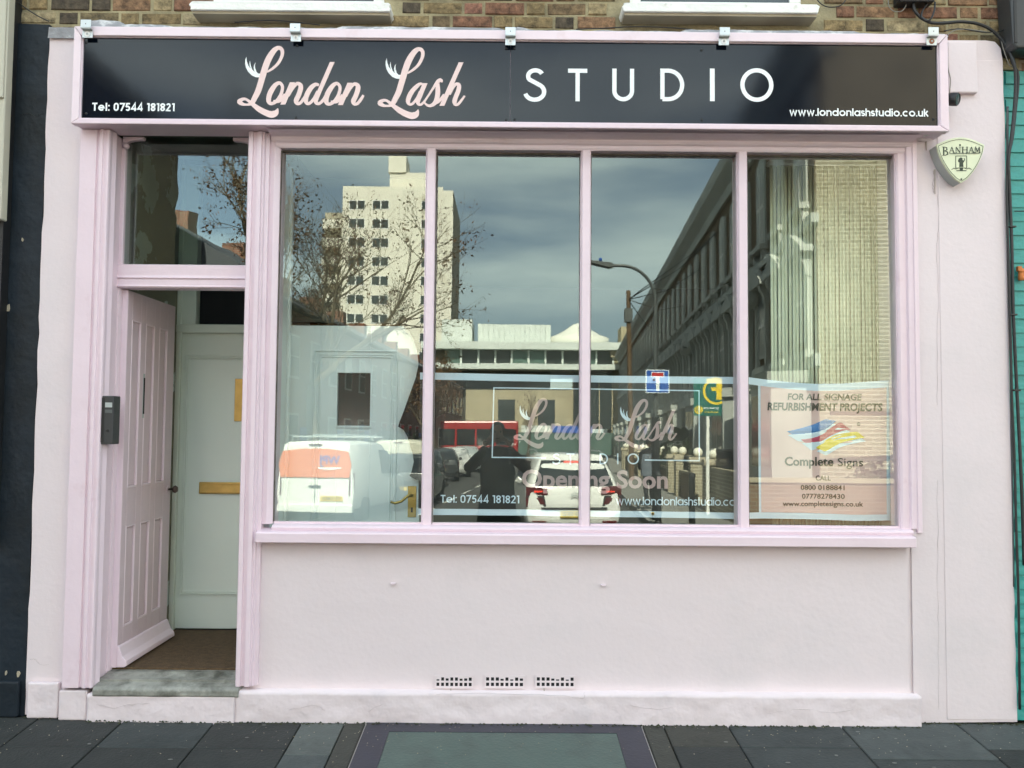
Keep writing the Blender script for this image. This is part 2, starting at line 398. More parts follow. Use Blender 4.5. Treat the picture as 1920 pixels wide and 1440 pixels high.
M['banw'] = mat('banner_white', (.62, .74, .86), .35)
M['banp'] = mat('banner_pink', (.70, .48, .47), .35, var=.03)
M['bantp'] = mat('banner_pink_print', (.46, .33, .33), .4)
M['ink'] = mat('black_ink', (.014, .013, .012), .45)
M['blue'] = mat('blue_ink', (.02, .17, .48), .35); M['mag'] = mat('magenta_ink', (.42, .03, .10), .35); M['yel'] = mat('yellow_ink', (.70, .56, .015), .35)
M['bell'] = mat('bell_cover_cream', (.66, .70, .50), .35, var=.03); M['bellgrey'] = mat('bell_side_grey', (.40, .43, .42), .45, var=.06, dirt=(.22, .23, .21), dscale=8, dpos=(.6, .8)); M['bellink'] = mat('bell_ink', (.02, .035, .02), .5)
M['frosted'] = mat('pavement_glass', (.055, .095, .080), .38, var=.10, vscale=4, bump=.2, bscale=60, dirt=(.030, .048, .042), dscale=3.5, dpos=(.46, .72))
M['granite'] = mat('dark_frame', (.020, .022, .036), .42, var=.15, vscale=8, bump=.1)
M['metal'] = mat('bright_edge', (.42, .42, .40), .35, metal=.7)
M['orange'] = mat('orange_plastic', (.55, .17, .035), .6, var=.2, vscale=30)
M['asphalt'] = mat('asphalt', (.055, .055, .052), .85, var=.2, vscale=2, bump=.5, bscale=200)
M['line'] = mat('road_paint', (.62, .62, .58), .7, var=.1, vscale=9)
M['lpave'] = mat('pale_paving', (.25, .245, .225), .85, var=.12, vscale=2)
M['soil'] = mat('earth', (.055, .055, .05), .95)
M['coat'] = mat('dark_clothing', (.010, .010, .012), .85, var=.15); M['skin'] = mat('skin', (.42, .25, .18), .6); M['hair'] = mat('dark_hair', (.012, .010, .008), .6)
M['phone'] = mat('phone_black', (.01, .01, .01), .2)
M['bark'] = mat('bark', (.105, .08, .05), .9, var=.25, vscale=8); M['leaf'] = mat('dead_leaf', (.150, .075, .030), .85, var=.35, vscale=2.5)
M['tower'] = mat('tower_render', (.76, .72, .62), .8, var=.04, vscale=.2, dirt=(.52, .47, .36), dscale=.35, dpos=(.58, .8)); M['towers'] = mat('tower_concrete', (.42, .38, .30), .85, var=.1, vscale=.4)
M['wglass'] = mat('window_glass_dark', (.035, .045, .045), .12, spec=.8); M['wframe'] = mat('window_white', (.74, .74, .70), .5)
M['modw'] = mat('cladding_white', (.66, .70, .66), .5, var=.03); M['modg'] = mat('glass_green', (.10, .16, .14), .15, spec=.7); M['modd'] = mat('dark_cladding', (.05, .046, .033), .6)
M['beige'] = mat('beige_stone', (.42, .36, .24), .85, var=.1, vscale=.6); M['tent'] = mat('white_membrane', (.84, .83, .74), .6)
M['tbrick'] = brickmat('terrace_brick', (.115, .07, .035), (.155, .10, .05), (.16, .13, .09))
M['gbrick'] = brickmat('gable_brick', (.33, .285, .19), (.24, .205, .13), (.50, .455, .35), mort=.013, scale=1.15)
M['rbrick'] = brickmat('red_brick', (.27, .10, .06), (.20, .085, .05), (.26, .22, .17))
M['lbrick'] = brickmat('brown_brick', (.20, .115, .065), (.15, .09, .055), (.24, .20, .15))
M['stucco'] = mat('terrace_stucco', (.44, .45, .42), .8, var=.12, vscale=.8)
M['stone'] = mat('coping_stone', (.38, .33, .24), .85, var=.2, vscale=3); M['ballw'] = mat('white_ball', (.86, .83, .70), .5)
M['carw'] = mat('car_white', (.80, .80, .77), .22, coat=.6); M['carcream'] = mat('car_cream', (.62, .60, .50), .25, coat=.5); M['card'] = mat('car_dark', (.020, .024, .026), .2, coat=.6); M['tyre'] = mat('tyre', (.02, .02, .02), .8)
M['tpane'] = mat('sky_grey_pane', (.17, .18, .18), .35)  # grey colour stands in for the sky reflected in the terrace panes
M['cglass'] = mat('car_glass', (.015, .02, .022), .06, spec=.8); M['tred'] = mat('tail_red', (.10, .006, .008), .2, spec=.7); M['tlit'] = mat('tail_lit', (.6, .03, .02), .3, emit=((1, .07, .03), .9)); M['bump'] = mat('bumper_black', (.03, .03, .03), .5)
M['plate'] = mat('plate_yellow', (.72, .50, .04), .4); M['vanor'] = mat('van_orange', (.80, .20, .06), .4); M['vanbl'] = mat('van_blue', (.06, .09, .45), .4)
M['bus'] = mat('bus_red', (.34, .015, .015), .3, coat=.4); M['pole'] = mat('wood_pole', (.13, .085, .05), .85, var=.2, vscale=5); M['lampg'] = mat('lamp_grey', (.085, .095, .095), .5)
M['signb'] = mat('sign_blue', (.02, .10, .42), .4); M['signr'] = mat('sign_red', (.55, .03, .03), .4); M['boardg'] = mat('board_green', (.0, .13, .10), .4); M['boardy'] = mat('board_yellow', (.85, .60, .02), .4)
M['iron'] = mat('black_iron', (.012, .013, .013), .45); M['palm'] = mat('palm_green', (.045, .075, .025), .6, var=.3, vscale=9); M['hedge'] = mat('hedge_leaf', (.035, .05, .02), .8, var=.4, vscale=4); M['dish'] = mat('dish_grey', (.36, .36, .33), .6)
M['hivis'] = mat('hi_vis', (.65, .80, .06), .6); M['jeans'] = mat('grey_coat', (.12, .14, .17), .8); M['slate'] = mat('roof_slate', (.07, .07, .075), .7); M['terrac'] = mat('red_render', (.30, .12, .085), .8)

def brickobj(name):
    """one weathered brick colour per object, from its own random number"""
    m = bpy.data.materials.new(name); m.use_nodes = True; t = m.node_tree; n = t.nodes; l = t.links; b = n['Principled BSDF']; b.inputs['Roughness'].default_value = .92
    oi = n.new('ShaderNodeObjectInfo'); r = n.new('ShaderNodeValToRGB'); r.color_ramp.interpolation = 'CONSTANT'
    cols = [(.24, .175, .085), (.13, .092, .05), (.29, .225, .12), (.19, .095, .055), (.20, .145, .07), (.24, .14, .075), (.075, .058, .038), (.17, .115, .06), (.31, .25, .145), (.15, .115, .06), (.25, .12, .08)]
    e = r.color_ramp.elements; e[0].color = (*cols[0], 1); e[1].position = 1 / len(cols); e[1].color = (*cols[1], 1)
    for i in range(2, len(cols)): x = e.new(i / len(cols)); x.color = (*cols[i], 1)
    l.new(oi.outputs['Random'], r.inputs['Fac'])
    co = n.new('ShaderNodeTexCoord'); ad = n.new('ShaderNodeVectorMath'); ad.operation = 'ADD'; l.new(co.outputs['Object'], ad.inputs[0])
    sc = n.new('ShaderNodeVectorMath'); sc.operation = 'SCALE'; l.new(oi.outputs['Location'], sc.inputs[0]); sc.inputs['Scale'].default_value = 3.3; l.new(sc.outputs[0], ad.inputs[1])
    z = n.new('ShaderNodeTexNoise'); z.inputs['Scale'].default_value = 22; z.inputs['Detail'].default_value = 6; z.inputs['Roughness'].default_value = .7; l.new(ad.outputs[0], z.inputs['Vector'])
    mr = n.new('ShaderNodeMapRange'); mr.inputs['From Min'].default_value = .3; mr.inputs['From Max'].default_value = .72; mr.inputs['To Min'].default_value = .22; mr.inputs['To Max'].default_value = 1.7; l.new(z.outputs['Fac'], mr.inputs['Value'])
    x = n.new('ShaderNodeVectorMath'); x.operation = 'SCALE'; l.new(r.outputs['Color'], x.inputs[0]); l.new(mr.outputs[0], x.inputs['Scale']); l.new(x.outputs[0], b.inputs['Base Color'])
    bp = n.new('ShaderNodeBump'); bp.inputs['Strength'].default_value = .9; bp.inputs['Distance'].default_value = .012; l.new(z.outputs['Fac'], bp.inputs['Height']); l.new(bp.outputs[0], b.inputs['Normal'])
    return m
M['brick'] = brickobj('stock_brick')

def glassmat(name, refl, tint, trans, wav=.012, wscale=1.3, rough=0.0):
    """window glass: a mirror image of the street over a clear view into the room"""
    m = bpy.data.materials.new(name); m.use_nodes = True; t = m.node_tree; n = t.nodes; l = t.links
    for x in list(n): n.remove(x)
    out = n.new('ShaderNodeOutputMaterial'); tr = n.new('ShaderNodeBsdfTransparent'); gl = n.new('ShaderNodeBsdfGlossy'); mx = n.new('ShaderNodeMixShader')
    tr.inputs['Color'].default_value = (*trans, 1); gl.inputs['Color'].default_value = (*tint, 1); gl.inputs['Roughness'].default_value = rough
    ge = n.new('ShaderNodeNewGeometry'); dt = n.new('ShaderNodeVectorMath'); dt.operation = 'DOT_PRODUCT'; l.new(ge.outputs['True Normal'], dt.inputs[0]); l.new(ge.outputs['Incoming'], dt.inputs[1])
    ab = n.new('ShaderNodeMath'); ab.operation = 'ABSOLUTE'; l.new(dt.outputs['Value'], ab.inputs[0]); om = n.new('ShaderNodeMath'); om.operation = 'SUBTRACT'; om.inputs[0].default_value = 1; l.new(ab.outputs[0], om.inputs[1])
    pw_ = n.new('ShaderNodeMath'); pw_.operation = 'POWER'; pw_.inputs[1].default_value = 5; l.new(om.outputs[0], pw_.inputs[0])
    ma = n.new('ShaderNodeMath'); ma.operation = 'MULTIPLY_ADD'; ma.inputs[1].default_value = .9 - refl; ma.inputs[2].default_value = refl; ma.use_clamp = True
    l.new(pw_.outputs[0], ma.inputs[0]); l.new(ma.outputs[0], mx.inputs[0]); l.new(tr.outputs[0], mx.inputs[1]); l.new(gl.outputs[0], mx.inputs[2]); l.new(mx.outputs[0], out.inputs['Surface'])
    if wav:
        co = n.new('ShaderNodeTexCoord'); z = n.new('ShaderNodeTexNoise'); z.inputs['Scale'].default_value = wscale; z.inputs['Detail'].default_value = 2.5; l.new(co.outputs['Object'], z.inputs['Vector'])
        bp = n.new('ShaderNodeBump'); bp.inputs['Strength'].default_value = 1.0; bp.inputs['Distance'].default_value = wav; l.new(z.outputs['Fac'], bp.inputs['Height']); l.new(bp.outputs[0], gl.inputs['Normal'])
    return m
M['glass'] = glassmat('shop_glass', .122, (.92, 1.0, .88), (.97, 1.0, .985), .0004, 1.1)
M['glassclear'] = glassmat('glass_edge', .01, (.9, .95, .9), (.97, .99, .97), 0)
M['fan'] = glassmat('old_fanlight_glass', .115, (.88, .98, .94), (.74, .80, .76), .0007, 2.5)

# ------------------------------------------------------------------ ground: pavement, road, side street
def pz(y):
    """pavement height: falls away from the shop"""
    return .07 * y if y > -1.2 else -.084 + .022 * (y + 1.2)
pv = struct(MB().prism([(0.6, -.06), (0, -.045), (-1.2, -.13), (-5.2, -.218), (-5.2, -.5), (.6, -.5)], -30, 30, 'x').build('pavement', mat('joint_grit', (.045, .04, .03), .95, var=.3, vscale=12)))
slabm = {}
for nme, c in dict(dark=(.024, .027, .025), green=(.036, .043, .042), grey=(.058, .068, .066), lite=(.090, .102, .094), brown=(.042, .042, .034)).items():
    slabm[nme] = mat('slab_' + nme, c, .78, var=.16, vscale=5, bump=.45, bscale=70, dirt=tuple(x * .52 for x in c), dscale=3.2, dpos=(.5, .74), bump2=.3, b2scale=7)
def slab(x0, x1, y0, y1, m):
    """y0 nearer the shop"""
    j = .003; x0 += j; x1 -= j; y0 -= j; y1 += j; k = random.uniform(-.002, .002)
    b = MB(); n = 3
    za, zb = pz(y0) + k, pz(y1) + k
    cx, cy, cz = (x0 + x1) / 2, (y0 + y1) / 2, (za + zb) / 2
    b.add([(x0 - cx, y0 - cy, za - cz), (x1 - cx, y0 - cy, za - cz), (x1 - cx, y1 - cy, zb - cz), (x0 - cx, y1 - cy, zb - cz), (x0 - cx, y0 - cy, za - cz - .05), (x1 - cx, y0 - cy, za - cz - .05), (x1 - cx, y1 - cy, zb - cz - .05), (x0 - cx, y1 - cy, zb - cz - .05)],
          [(0, 3, 2, 1), (0, 1, 5, 4), (1, 2, 6, 5), (2, 3, 7, 6), (3, 0, 4, 7)])
    o = b.build('paving_slab', m, bevel=.004); o.location = (cx, cy, cz); o.parent = pv; return o
xs = [-4.3, -3.4, -2.9, -2.41, -1.965, -1.495, -1.05]
for i in range(len(xs) - 1):
    m = slabm[['dark', 'green', 'dark', 'dark', 'green', 'dark'][i]]
    slab(xs[i], xs[i + 1], 0, -.335, m); slab(xs[i], xs[i + 1], -.335, -.93, slabm[['dark', 'dark', 'green', 'dark', 'dark', 'dark'][i]])
slab(-1.05, -.83, 0, -.40, slabm['lite']); slab(-1.05, -.83, -.40, -1.0, slabm['grey'])
slab(-.83, -.722, 0, -.93, slabm['brown'])
slab(.69, .80, 0, -.93, slabm['brown'])
slab(.80, 1.13, 0, -.29, slabm['brown']); slab(.80, 1.13, -.29, -.93, slabm['dark'])
slab(1.13, 1.71, 0, -.29, slabm['green']); slab(1.13, 1.71, -.29, -.93, slabm['green'])
slab(1.71, 2.32, 0, -.40, slabm['grey']); slab(1.71, 2.32, -.40, -1.0, slabm['green'])
slab(2.32, 3.0, 0, -.29, slabm['grey']); slab(2.32, 3.0, -.29, -.93, slabm['dark']); slab(3.0, 3.8, 0, -.29, slabm['green']); slab(3.0, 3.8, -.29, -.93, slabm['green'])
for r_ in range(7):
    y0 = -1.003 - r_ * .6; y1 = y0 - .6; x = -4.6 + .45 * (r_ % 2)
    if r_ == 0: y0 = -1.003
    while x < 4.4:
        wd = random.choice((.6, .75, .9)); slab(x, x + wd, y0, max(y1, -5.05), slabm[random.choice(('dark', 'green', 'grey', 'green'))]); x += wd
for a in ((-4.3, -2.9), (-2.9, -1.965), (-1.965, -1.05), (-.722, .69), (.69, 1.71), (2.32, 3.8)): slab(a[0], a[1], -.93, -1.0, slabm['green'])
ROADZ = -.42
# kerb and streets
kb = MB()
for i in range(60): kb.box(-27 + i * .915, -27 + i * .915 + .905, -5.2, -5.05, -.5, -.212)
struct(kb.build('kerb', M['stone'], bevel=.01))
SD = Vector((.071, -1, 0)).normalized(); SN = Vector((-1, -.071, 0)).normalized()    # along the side street, and out of its right-hand terrace
rd = MB(); rd.box(-400, 400, -900, 8, -1.2, ROADZ - .02); struct(rd.build('ground', M['soil']))
rd = MB(); rd.add([(-60, -5.2, ROADZ), (60, -5.2, ROADZ), (60, -10.6, ROADZ), (-60, -10.6, ROADZ)], [(0, 3, 2, 1)])
def sx_(X0, Y): return X0 + .071 * Y
rd.add([(sx_(-7.4, 10.6), -10.6, ROADZ), (sx_(2.0, 10.6), -10.6, ROADZ), (sx_(2.0, 78), -78, ROADZ), (sx_(-7.4, 78), -78, ROADZ)], [(0, 3, 2, 1)])
struct(rd.build('road', M['asphalt']))
ln = MB()
def lstrip(X0, X1, Y0, Y1, z=ROADZ + .004): ln.add([(sx_(X0, Y0), -Y0, z), (sx_(X1, Y0), -Y0, z), (sx_(X1, Y1), -Y1, z), (sx_(X0, Y1), -Y1, z)], [(0, 3, 2, 1)])
for i in range(14): lstrip(-3.4, -3.3, 12 + i * 4.2, 14.2 + i * 4.2)
lstrip(-5.5, -5.42, 12, 60)
for i in range(6): ln.add([(-9 + i * 3, -10.45, ROADZ + .004), (-7.4 + i * 3, -10.45, ROADZ + .004), (-7.4 + i * 3, -10.6, ROADZ + .004), (-9 + i * 3, -10.6, ROADZ + .004)], [(0, 3, 2, 1)])
lstrip(-1.6, -1.45, 10.8, 17)
struct(ln.build('road_marking', M['line']))
pm = MB()
def pstrip(X0, X1, Y0, Y1, z, b):
    b.add([(sx_(X0, Y0), -Y0, z), (sx_(X1, Y0), -Y0, z), (sx_(X1, Y1), -Y1, z), (sx_(X0, Y1), -Y1, z), (sx_(X0, Y0), -Y0, z - .2), (sx_(X1, Y0), -Y0, z - .2), (sx_(X1, Y1), -Y1, z - .2), (sx_(X0, Y1), -Y1, z - .2)],
          [(0, 3, 2, 1), (0, 1, 5, 4), (1, 2, 6, 5), (2, 3, 7, 6), (3, 0, 4, 7)])
pstrip(2.0, 5.4, 10.6, 78, -.24, pm); pstrip(5.4, 30, 10.6, 12.2, -.24, pm)
struct(pm.build('side_pavement', M['lpave']))
pm = MB(); pstrip(-9.6, -7.4, 10.6, 78, -.24, pm); pstrip(-40, -9.6, 10.6, 78, -.24, pm); struct(pm.build('far_pavement', M['lpave']))

# ------------------------------------------------------------------ the shop
shop = thing('shop_building', 'pale pink painted shopfront with an open panelled door, four tall panes, brick above', 'building')
FZ = 3.605
wl, wr = ax(70, 700), ax(1893, 700)                 # edges of the pink front
def jag(x, z0, z1, amp, n=40): return [(x + random.uniform(-amp, amp), z0 + (z1 - z0) * i / n) for i in range(n + 1)]
# left pier, right pier
pl1, pl0 = ax(116, 1285, -.05), 0
b = MB(); b.prism([(ax(150, 640), 0.001), (ax(150, 640), FZ)] + jag(wl, FZ, .01, .004), 0, .35, 'y'); b.build('wall', M['wall'], shop)
sillx0, sillx1 = ax(479, 1010, -.07), ax(1718, 1015, -.07)
b = MB(); b.prism([(sillx1 + .008, .001), (sillx1 + .008, FZ + .01)] + [(2.55, FZ + .012), (2.60, FZ + .005), (2.63, FZ - .03)] + jag(wr, FZ - .1, .01, .003), 0, .35, 'y'); b.build('wall', M['wall'], shop)
b = MB(); b.box(ax(1760, 400, -.004), wr - .004, -.004, .001, .02, FZ - .1); b.build('render_coat', M['wall'], shop, bevel=.002)
b = MB(); b.box(ax(1778, 150, -.03), ax(1833, 150, -.03), -.032, .001, az(178, 1800), FZ - .01); b.build('render_block', M['wall'], shop, bevel=.006, seg=2)
# plinth blocks left
b = MB(); b.box(ax(50, 1310, -.03), ax(109, 1310, -.03), -.03, 0, 0.0, az(1277, 80)); b.build('plinth', M['plinth'], shop, bevel=.008, seg=2)
b = MB(); b.box(ax(109, 1310, -.04) + .002, ax(163, 1310, -.04), -.042, 0, -.005, az(1290, 140)); b.build('plinth', M['plinth'], shop, bevel=.008, seg=2)
# plinth below step and stall riser: an uneven hand-rendered base
def rough_front(x0, x1, z0, z1, y, amp, nx, nz, name, m, jz=0, slope=0):
    b = MB(); vs = []; fs = []
    for i in range(nx + 1):
        for j in range(nz + 1):
            x = x0 + (x1 - x0) * i / nx; z = z0 + (z1 - z0) * j / nz
            e = amp * noise.noise(Vector((x * 5, z * 9, y * 50))) + amp * .5 * noise.noise(Vector((x * 17, z * 23, 3)))
            zz = z + (jz * noise.noise(Vector((x * 6, 7, 1))) + jz * .5 * noise.noise(Vector((x * 21, 2, 1))) if j in (nz,) else 0) + (jz * .6 * noise.noise(Vector((x * 8, 4, 9))) if j == 0 else 0)
            vs.append((x, y + e + (slope * j / nz), zz))
    st = nz + 1
    for i in range(nx):
        for j in range(nz): fs.append((i * st + j, (i + 1) * st + j, (i + 1) * st + j + 1, i * st + j + 1))
    n0 = len(vs)
    for i in range(nx + 1): p = vs[i * st + nz]; vs.append((p[0], y + .12, p[2] + .002))
    for i in range(nx): fs.append((i * st + nz, (i + 1) * st + nz, n0 + i + 1, n0 + i))
    n1 = len(vs)
    for side in (0, nx):
        for j in range(nz + 1): p = vs[side * st + j]; vs.append((p[0], y + .12, p[2]))
    for j in range(nz):
        fs.append((j, j + 1, n1 + j + 1, n1 + j)); a = nx * st + j; c = n1 + st + j; fs.append((a, c, c + 1, a + 1))
    b.add(vs, fs); return b.build(name, m, shop, smooth=True)
PX0, PX1 = ax(163, 1320, -.05) + .002, ax(1728, 1330, -.05)
rough_front(PX0, ax(440, 1310, -.05), -.02, az(1302, 300, -.05), -.055, .005, 60, 8, 'plinth', M['plinth'], .004)
rough_front(ax(440, 1310, -.05) + .001, PX1, -.02, .150, -.050, .006, 260, 10, 'plinth', M['plinth'], .0035)
# stall riser
SR0 = ax(479, 1150, 0) - .03
rough_front(SR0, sillx1 + .007, .14, .93, .006, .0012, 120, 40, 'stall_riser', M['wall'])
for u, v in ((737, 1094), (1131, 1097)):
    p = at(u, v, 0); b = MB(); b.prism([(p.x - .014, p.z + .004), (p.x + .014, p.z + .004), (p.x + .011, p.z - .005), (p.x - .008, p.z - .006)], -.012, .006, 'y'); b.build('painted_stub', M['woodw'], shop, bevel=.003, seg=2)
# air vents: grilles of small square holes
for u0, u1, jag_ in ((820, 883, 0), (913, 979, 1), (1008, 1074, 0)):
    p0 = at(u0 - 3, 1266, 0); p1 = at(u1 + 3, 1290, 0); x0, x1 = p0.x, p1.x; z1, z0 = p0.z, p1.z
    b = MB(); b.box(x0 + .004, x1 - .004, .0005, .0015, z0 + .003, z1 - .003); v_ = b.build('air_vent', M['dark_sheet'], shop)
    b = MB(); nx = 8; cell = (x1 - x0) / nx
    for i in range(nx + 1):
        ww = .0085 + random.uniform(-.0008, .0012); b.box(x0 + i * cell - ww / 2, x0 + i * cell + ww / 2, -.0042, .0002, z0, z1)
    for j in range(3): zc = z0 + (z1 - z0) * (.06 + .44 * j); hh = .0045 if j == 1 else .0055; b.box(x0 - .004, x1 + .004, -.0045, .0002, zc - hh, zc + hh)
    for i in range(nx):
        if random.random() < (.4 if jag_ else .25): c = x0 + (i + .5) * cell; b.box(c - .009, c + .009, -.0040, .0002, z1 - .014 - random.uniform(0, .006), z1)
    b.build('vent_grille', M['wall'], v_)
# sill
SZ1 = az(993, 956, .0); SZ0 = az(1021, 956, -.07)
b = MB(); b.prism([(-.072, SZ0), (-.072, SZ0 + .048), (-.066, SZ0 + .053), (.03, SZ0 + .066), (.03, SZ0)], sillx0, sillx1, 'x'); b.build('window_sill', M['wood'], shop, bevel=.002)
b = MB(); b.prism([(-.03, SZ0 + .058), (-.035, SZ0 + .074), (-.02, SZ0 + .084), (.06, SZ0 + .094), (.06, SZ0 + .058)], ax(512, 1000, 0), ax(1708, 1000, 0), 'x'); b.build('sill_bead', M['wood'], shop, bevel=.002)
WZ0 = SZ0 + .090; GY = .050
WZ1 = az(284, 956, .03)
def gy(z): return GY + math.tan(math.radians(.51)) * (z - 1.524)
# window frame posts (left jamb, three mullions, right jamb)
mull = []
for (a, bb, nm) in ((505, 523, 'window_jamb'), (799, 817, 'mullion'), (1091, 1109, 'mullion'), (1385, 1403, 'mullion'), (1682, 1712, 'window_jamb')):
    v = 640 if nm == 'mullion' else 500
    sh = -4 if a in (799,) else -2 if a == 1091 else 0
    x0, x1 = ax(a + sh, v, .01), ax(bb + sh, v, .01)
    if a == 505: x0, x1 = ax(498, 640, .01), ax(518, 640, .01)
    if a == 1682: x0, x1 = ax(1684, 640, .01), ax(1712, 640, .01)
    mull.append((x0, x1))
    b = MB(); c = (x0 + x1) / 2; h = (x1 - x0) / 2
    if nm == 'mullion': b.prism([(x0, .012), (x0 + .006, .004), (x1 - .006, .004), (x1, .012), (x1, .125), (x0, .125)], WZ0 - .004, WZ1 + .01, 'z')
    elif a == 505: b.prism([(x0, .0), (x0 + .03, -.004), (x1 - .012, .006), (x1, .014), (x1, .125), (x0, .125)], WZ0 - .004, WZ1 + .10, 'z')
    else: b.prism([(x0, .014), (x0 + .012, .006), (x0 + .045, .006), (x0 + .05, -.008), (x1, -.012), (x1, .125), (x0, .125)], WZ0 - .004, WZ1 + .10, 'z')
    b.build(nm, M['wood'], shop, bevel=.0015)
b = MB(); b.box(mull[-1][1], sillx1 + .01, -.002, .1, SZ0 + .07, 3.12); b.build('window_jamb', M['wall'], shop, bevel=.004)
b = MB(); b.box(mull[-1][1] - .002, mull[-1][1] + .022, -.018, .1, SZ0 + .068, 3.118); b.build('window_jamb', M['wood'], shop, bevel=.003, seg=2)
# head rail, dark putty line, scotia moulding below the fascia
b = MB(); b.prism([(.006, WZ1), (.0, WZ1 + .012), (.0, WZ1 + .03), (.125, WZ1 + .03), (.125, WZ1)], mull[0][0], mull[-1][1], 'x'); b.build('head_rail', M['woodw'], shop, bevel=.0015)
FB = az(240, 956, -.13)            # underside of the fascia
prof = [(-.005, WZ1 + .028), (-.012, WZ1 + .034), (-.018, WZ1 + .045)]
for i in range(9): t = i / 8; prof.append((-.018 - .085 * (1 - math.cos(t * PI / 2)), WZ1 + .05 + (FB - WZ1 - .056) * math.sin(t * PI / 2)))
prof += [(.05, FB), (.05, WZ1 + .028)]
b = MB(); b.prism(prof, ax(508, 260, -.02), mull[-1][1] + .004, 'x'); b.build('scotia_moulding', M['woodw'], shop)
# panes
for i in range(4):
    x0, x1 = mull[i][1] - .004, mull[i + 1][0] + .004
    ya, yb = gy(WZ0), gy(WZ1); t = .006
    b = MB(); b.add([(x0, ya, WZ0), (x1, ya, WZ0), (x1, yb, WZ1), (x0, yb, WZ1)], [(0, 1, 2, 3)], 0)
    b.add([(x0, ya, WZ0), (x1, ya, WZ0), (x1, yb, WZ1), (x0, yb, WZ1), (x0, ya + t, WZ0), (x1, ya + t, WZ0), (x1, yb + t, WZ1), (x0, yb + t, WZ1)], [(0, 4, 5, 1), (1, 5, 6, 2), (2, 6, 7, 3), (3, 7, 4, 0), (4, 7, 6, 5)], 1)
    b.build('window_pane', [M['glass'], M['glassclear']], shop)
    # putty beads, dark where old
    b = MB()
    b.box(x0, x1, gy(WZ1) - .014, gy(WZ1) - .001, WZ1 - .009, WZ1 + .002); b.box(x0, x0 + .008, gy(1.5) - .03, gy(1.5) - .012, WZ0, WZ1 - .009)
    b.build('putty_bead', mat('putty', (.13, .11, .09), .7, var=.4, vscale=20), shop)
    b = MB(); b.box(x1 - .008, x1, gy(1.5) - .030, gy(1.5) - .012, WZ0, WZ1); b.box(x0, x1, gy(WZ0) - .025, gy(WZ0) - .001, WZ0 - .002, WZ0 + .008); b.build('glazing_bead', M['wood'], shop)
# pilasters
def pilaster(x0, x1, z0, z1, y, side):
    w_ = x1 - x0
    pr = [(x0, .02), (x0, y + .012), (x0 + .006, y), (x0 + w_ * .56, y), (x0 + w_ * .58, y + .01), (x0 + w_ * .66, y + .01), (x0 + w_ * .68, y - .006), (x0 + w_ * .78, y - .008), (x0 + w_ * .80, y + .002), (x0 + w_ * .88, y + .002), (x0 + w_ * .90, y - .004), (x1 - .004, y - .004), (x1, y + .006), (x1, .02)]
    if side: pr = [(x0 + x1 - a, c) for a, c in pr]
    b = MB(); b.prism(pr, z0, z1, 'z'); return b.build('pilaster', M['wood'], shop, bevel=.0012)
pA0, pA1 = (ax(117, 1285, -.05) + ax(146, 240, -.05)) / 2, (ax(163, 1285, -.05) + ax(196, 240, -.05)) / 2 + .03
pilaster(pA0, pA1, az(1290, 140, -.05), FB, -.05, 0)
pB0, pB1 = (ax(437, 1285, -.04) + ax(468, 240, -.04)) / 2, (ax(478, 1285, -.04) + ax(506, 240, -.04)) / 2
pr_ = [(pB0, .14), (pB0, -.03), (pB0 + .008, -.045), (pB0 + .028, -.045), (pB0 + .03, -.035), (pB0 + .05, -.035), (pB0 + .053, -.048), (pB0 + .075, -.048), (pB0 + .078, -.034), (pB1 - .022, -.034), (pB1 - .018, -.02), (pB1, -.018), (pB1, .14)]
MB().prism(pr_, az(1287, 450, -.04), FB, 'z').build('pilaster', M['wood'], shop, bevel=.0012)
# door reveal and frame
DZ = az(1262, 215, .1)
fx0, fx1 = ax(212, 700, .12), ax(232, 560, .12)
b = MB(); b.prism([(pA1 - .004, -.03), (pA1 - .004, .20), (fx0 + .03, .20), (fx0 + .03, .105), (fx0, .105), (fx0 - .002, .03), (pA1 + .012, .0)], az(1290, 190, 0) + .01, FB, 'z'); b.build('door_reveal', M['wood'], shop, bevel=.002)
b = MB(); b.prism([(fx0 - .001, .098), (fx0 + .012, .094), (fx0 + .03, .098), (fx0 + .034, .11), (fx0 + .034, .19), (fx0 - .001, .19)], DZ, FB, 'z'); b.build('door_frame', M['wood'], shop, bevel=.001)
TZ0, TZ1 = az(541, 340, .1), az(497, 340, .1)
rx0, rx1 = fx0 + .02, pB0 + .01
b = MB(); b.prism([(.088, TZ0), (.080, TZ0 + .008), (.086, TZ0 + .016), (.086, TZ0 + .048), (.078, TZ0 + .054), (.084, TZ0 + .062), (.086, TZ0 + .07), (.086, TZ1 - .004), (.098, TZ1 + .002), (.17, TZ1 + .002), (.17, TZ0)], rx0 - .02, rx1, 'x'); b.build('transom_rail', M['wood'], shop, bevel=.001)
b = MB(); b.box(rx0 + .012, rx1 + .01, .116, .122, TZ1, FB + .02); b.build('fanlight_pane', M['fan'], shop)
b = MB(); b.box(rx0, rx0 + .022, .096, .13, TZ1, FB); b.build('fanlight_bead', M['wood'], shop, bevel=.002)
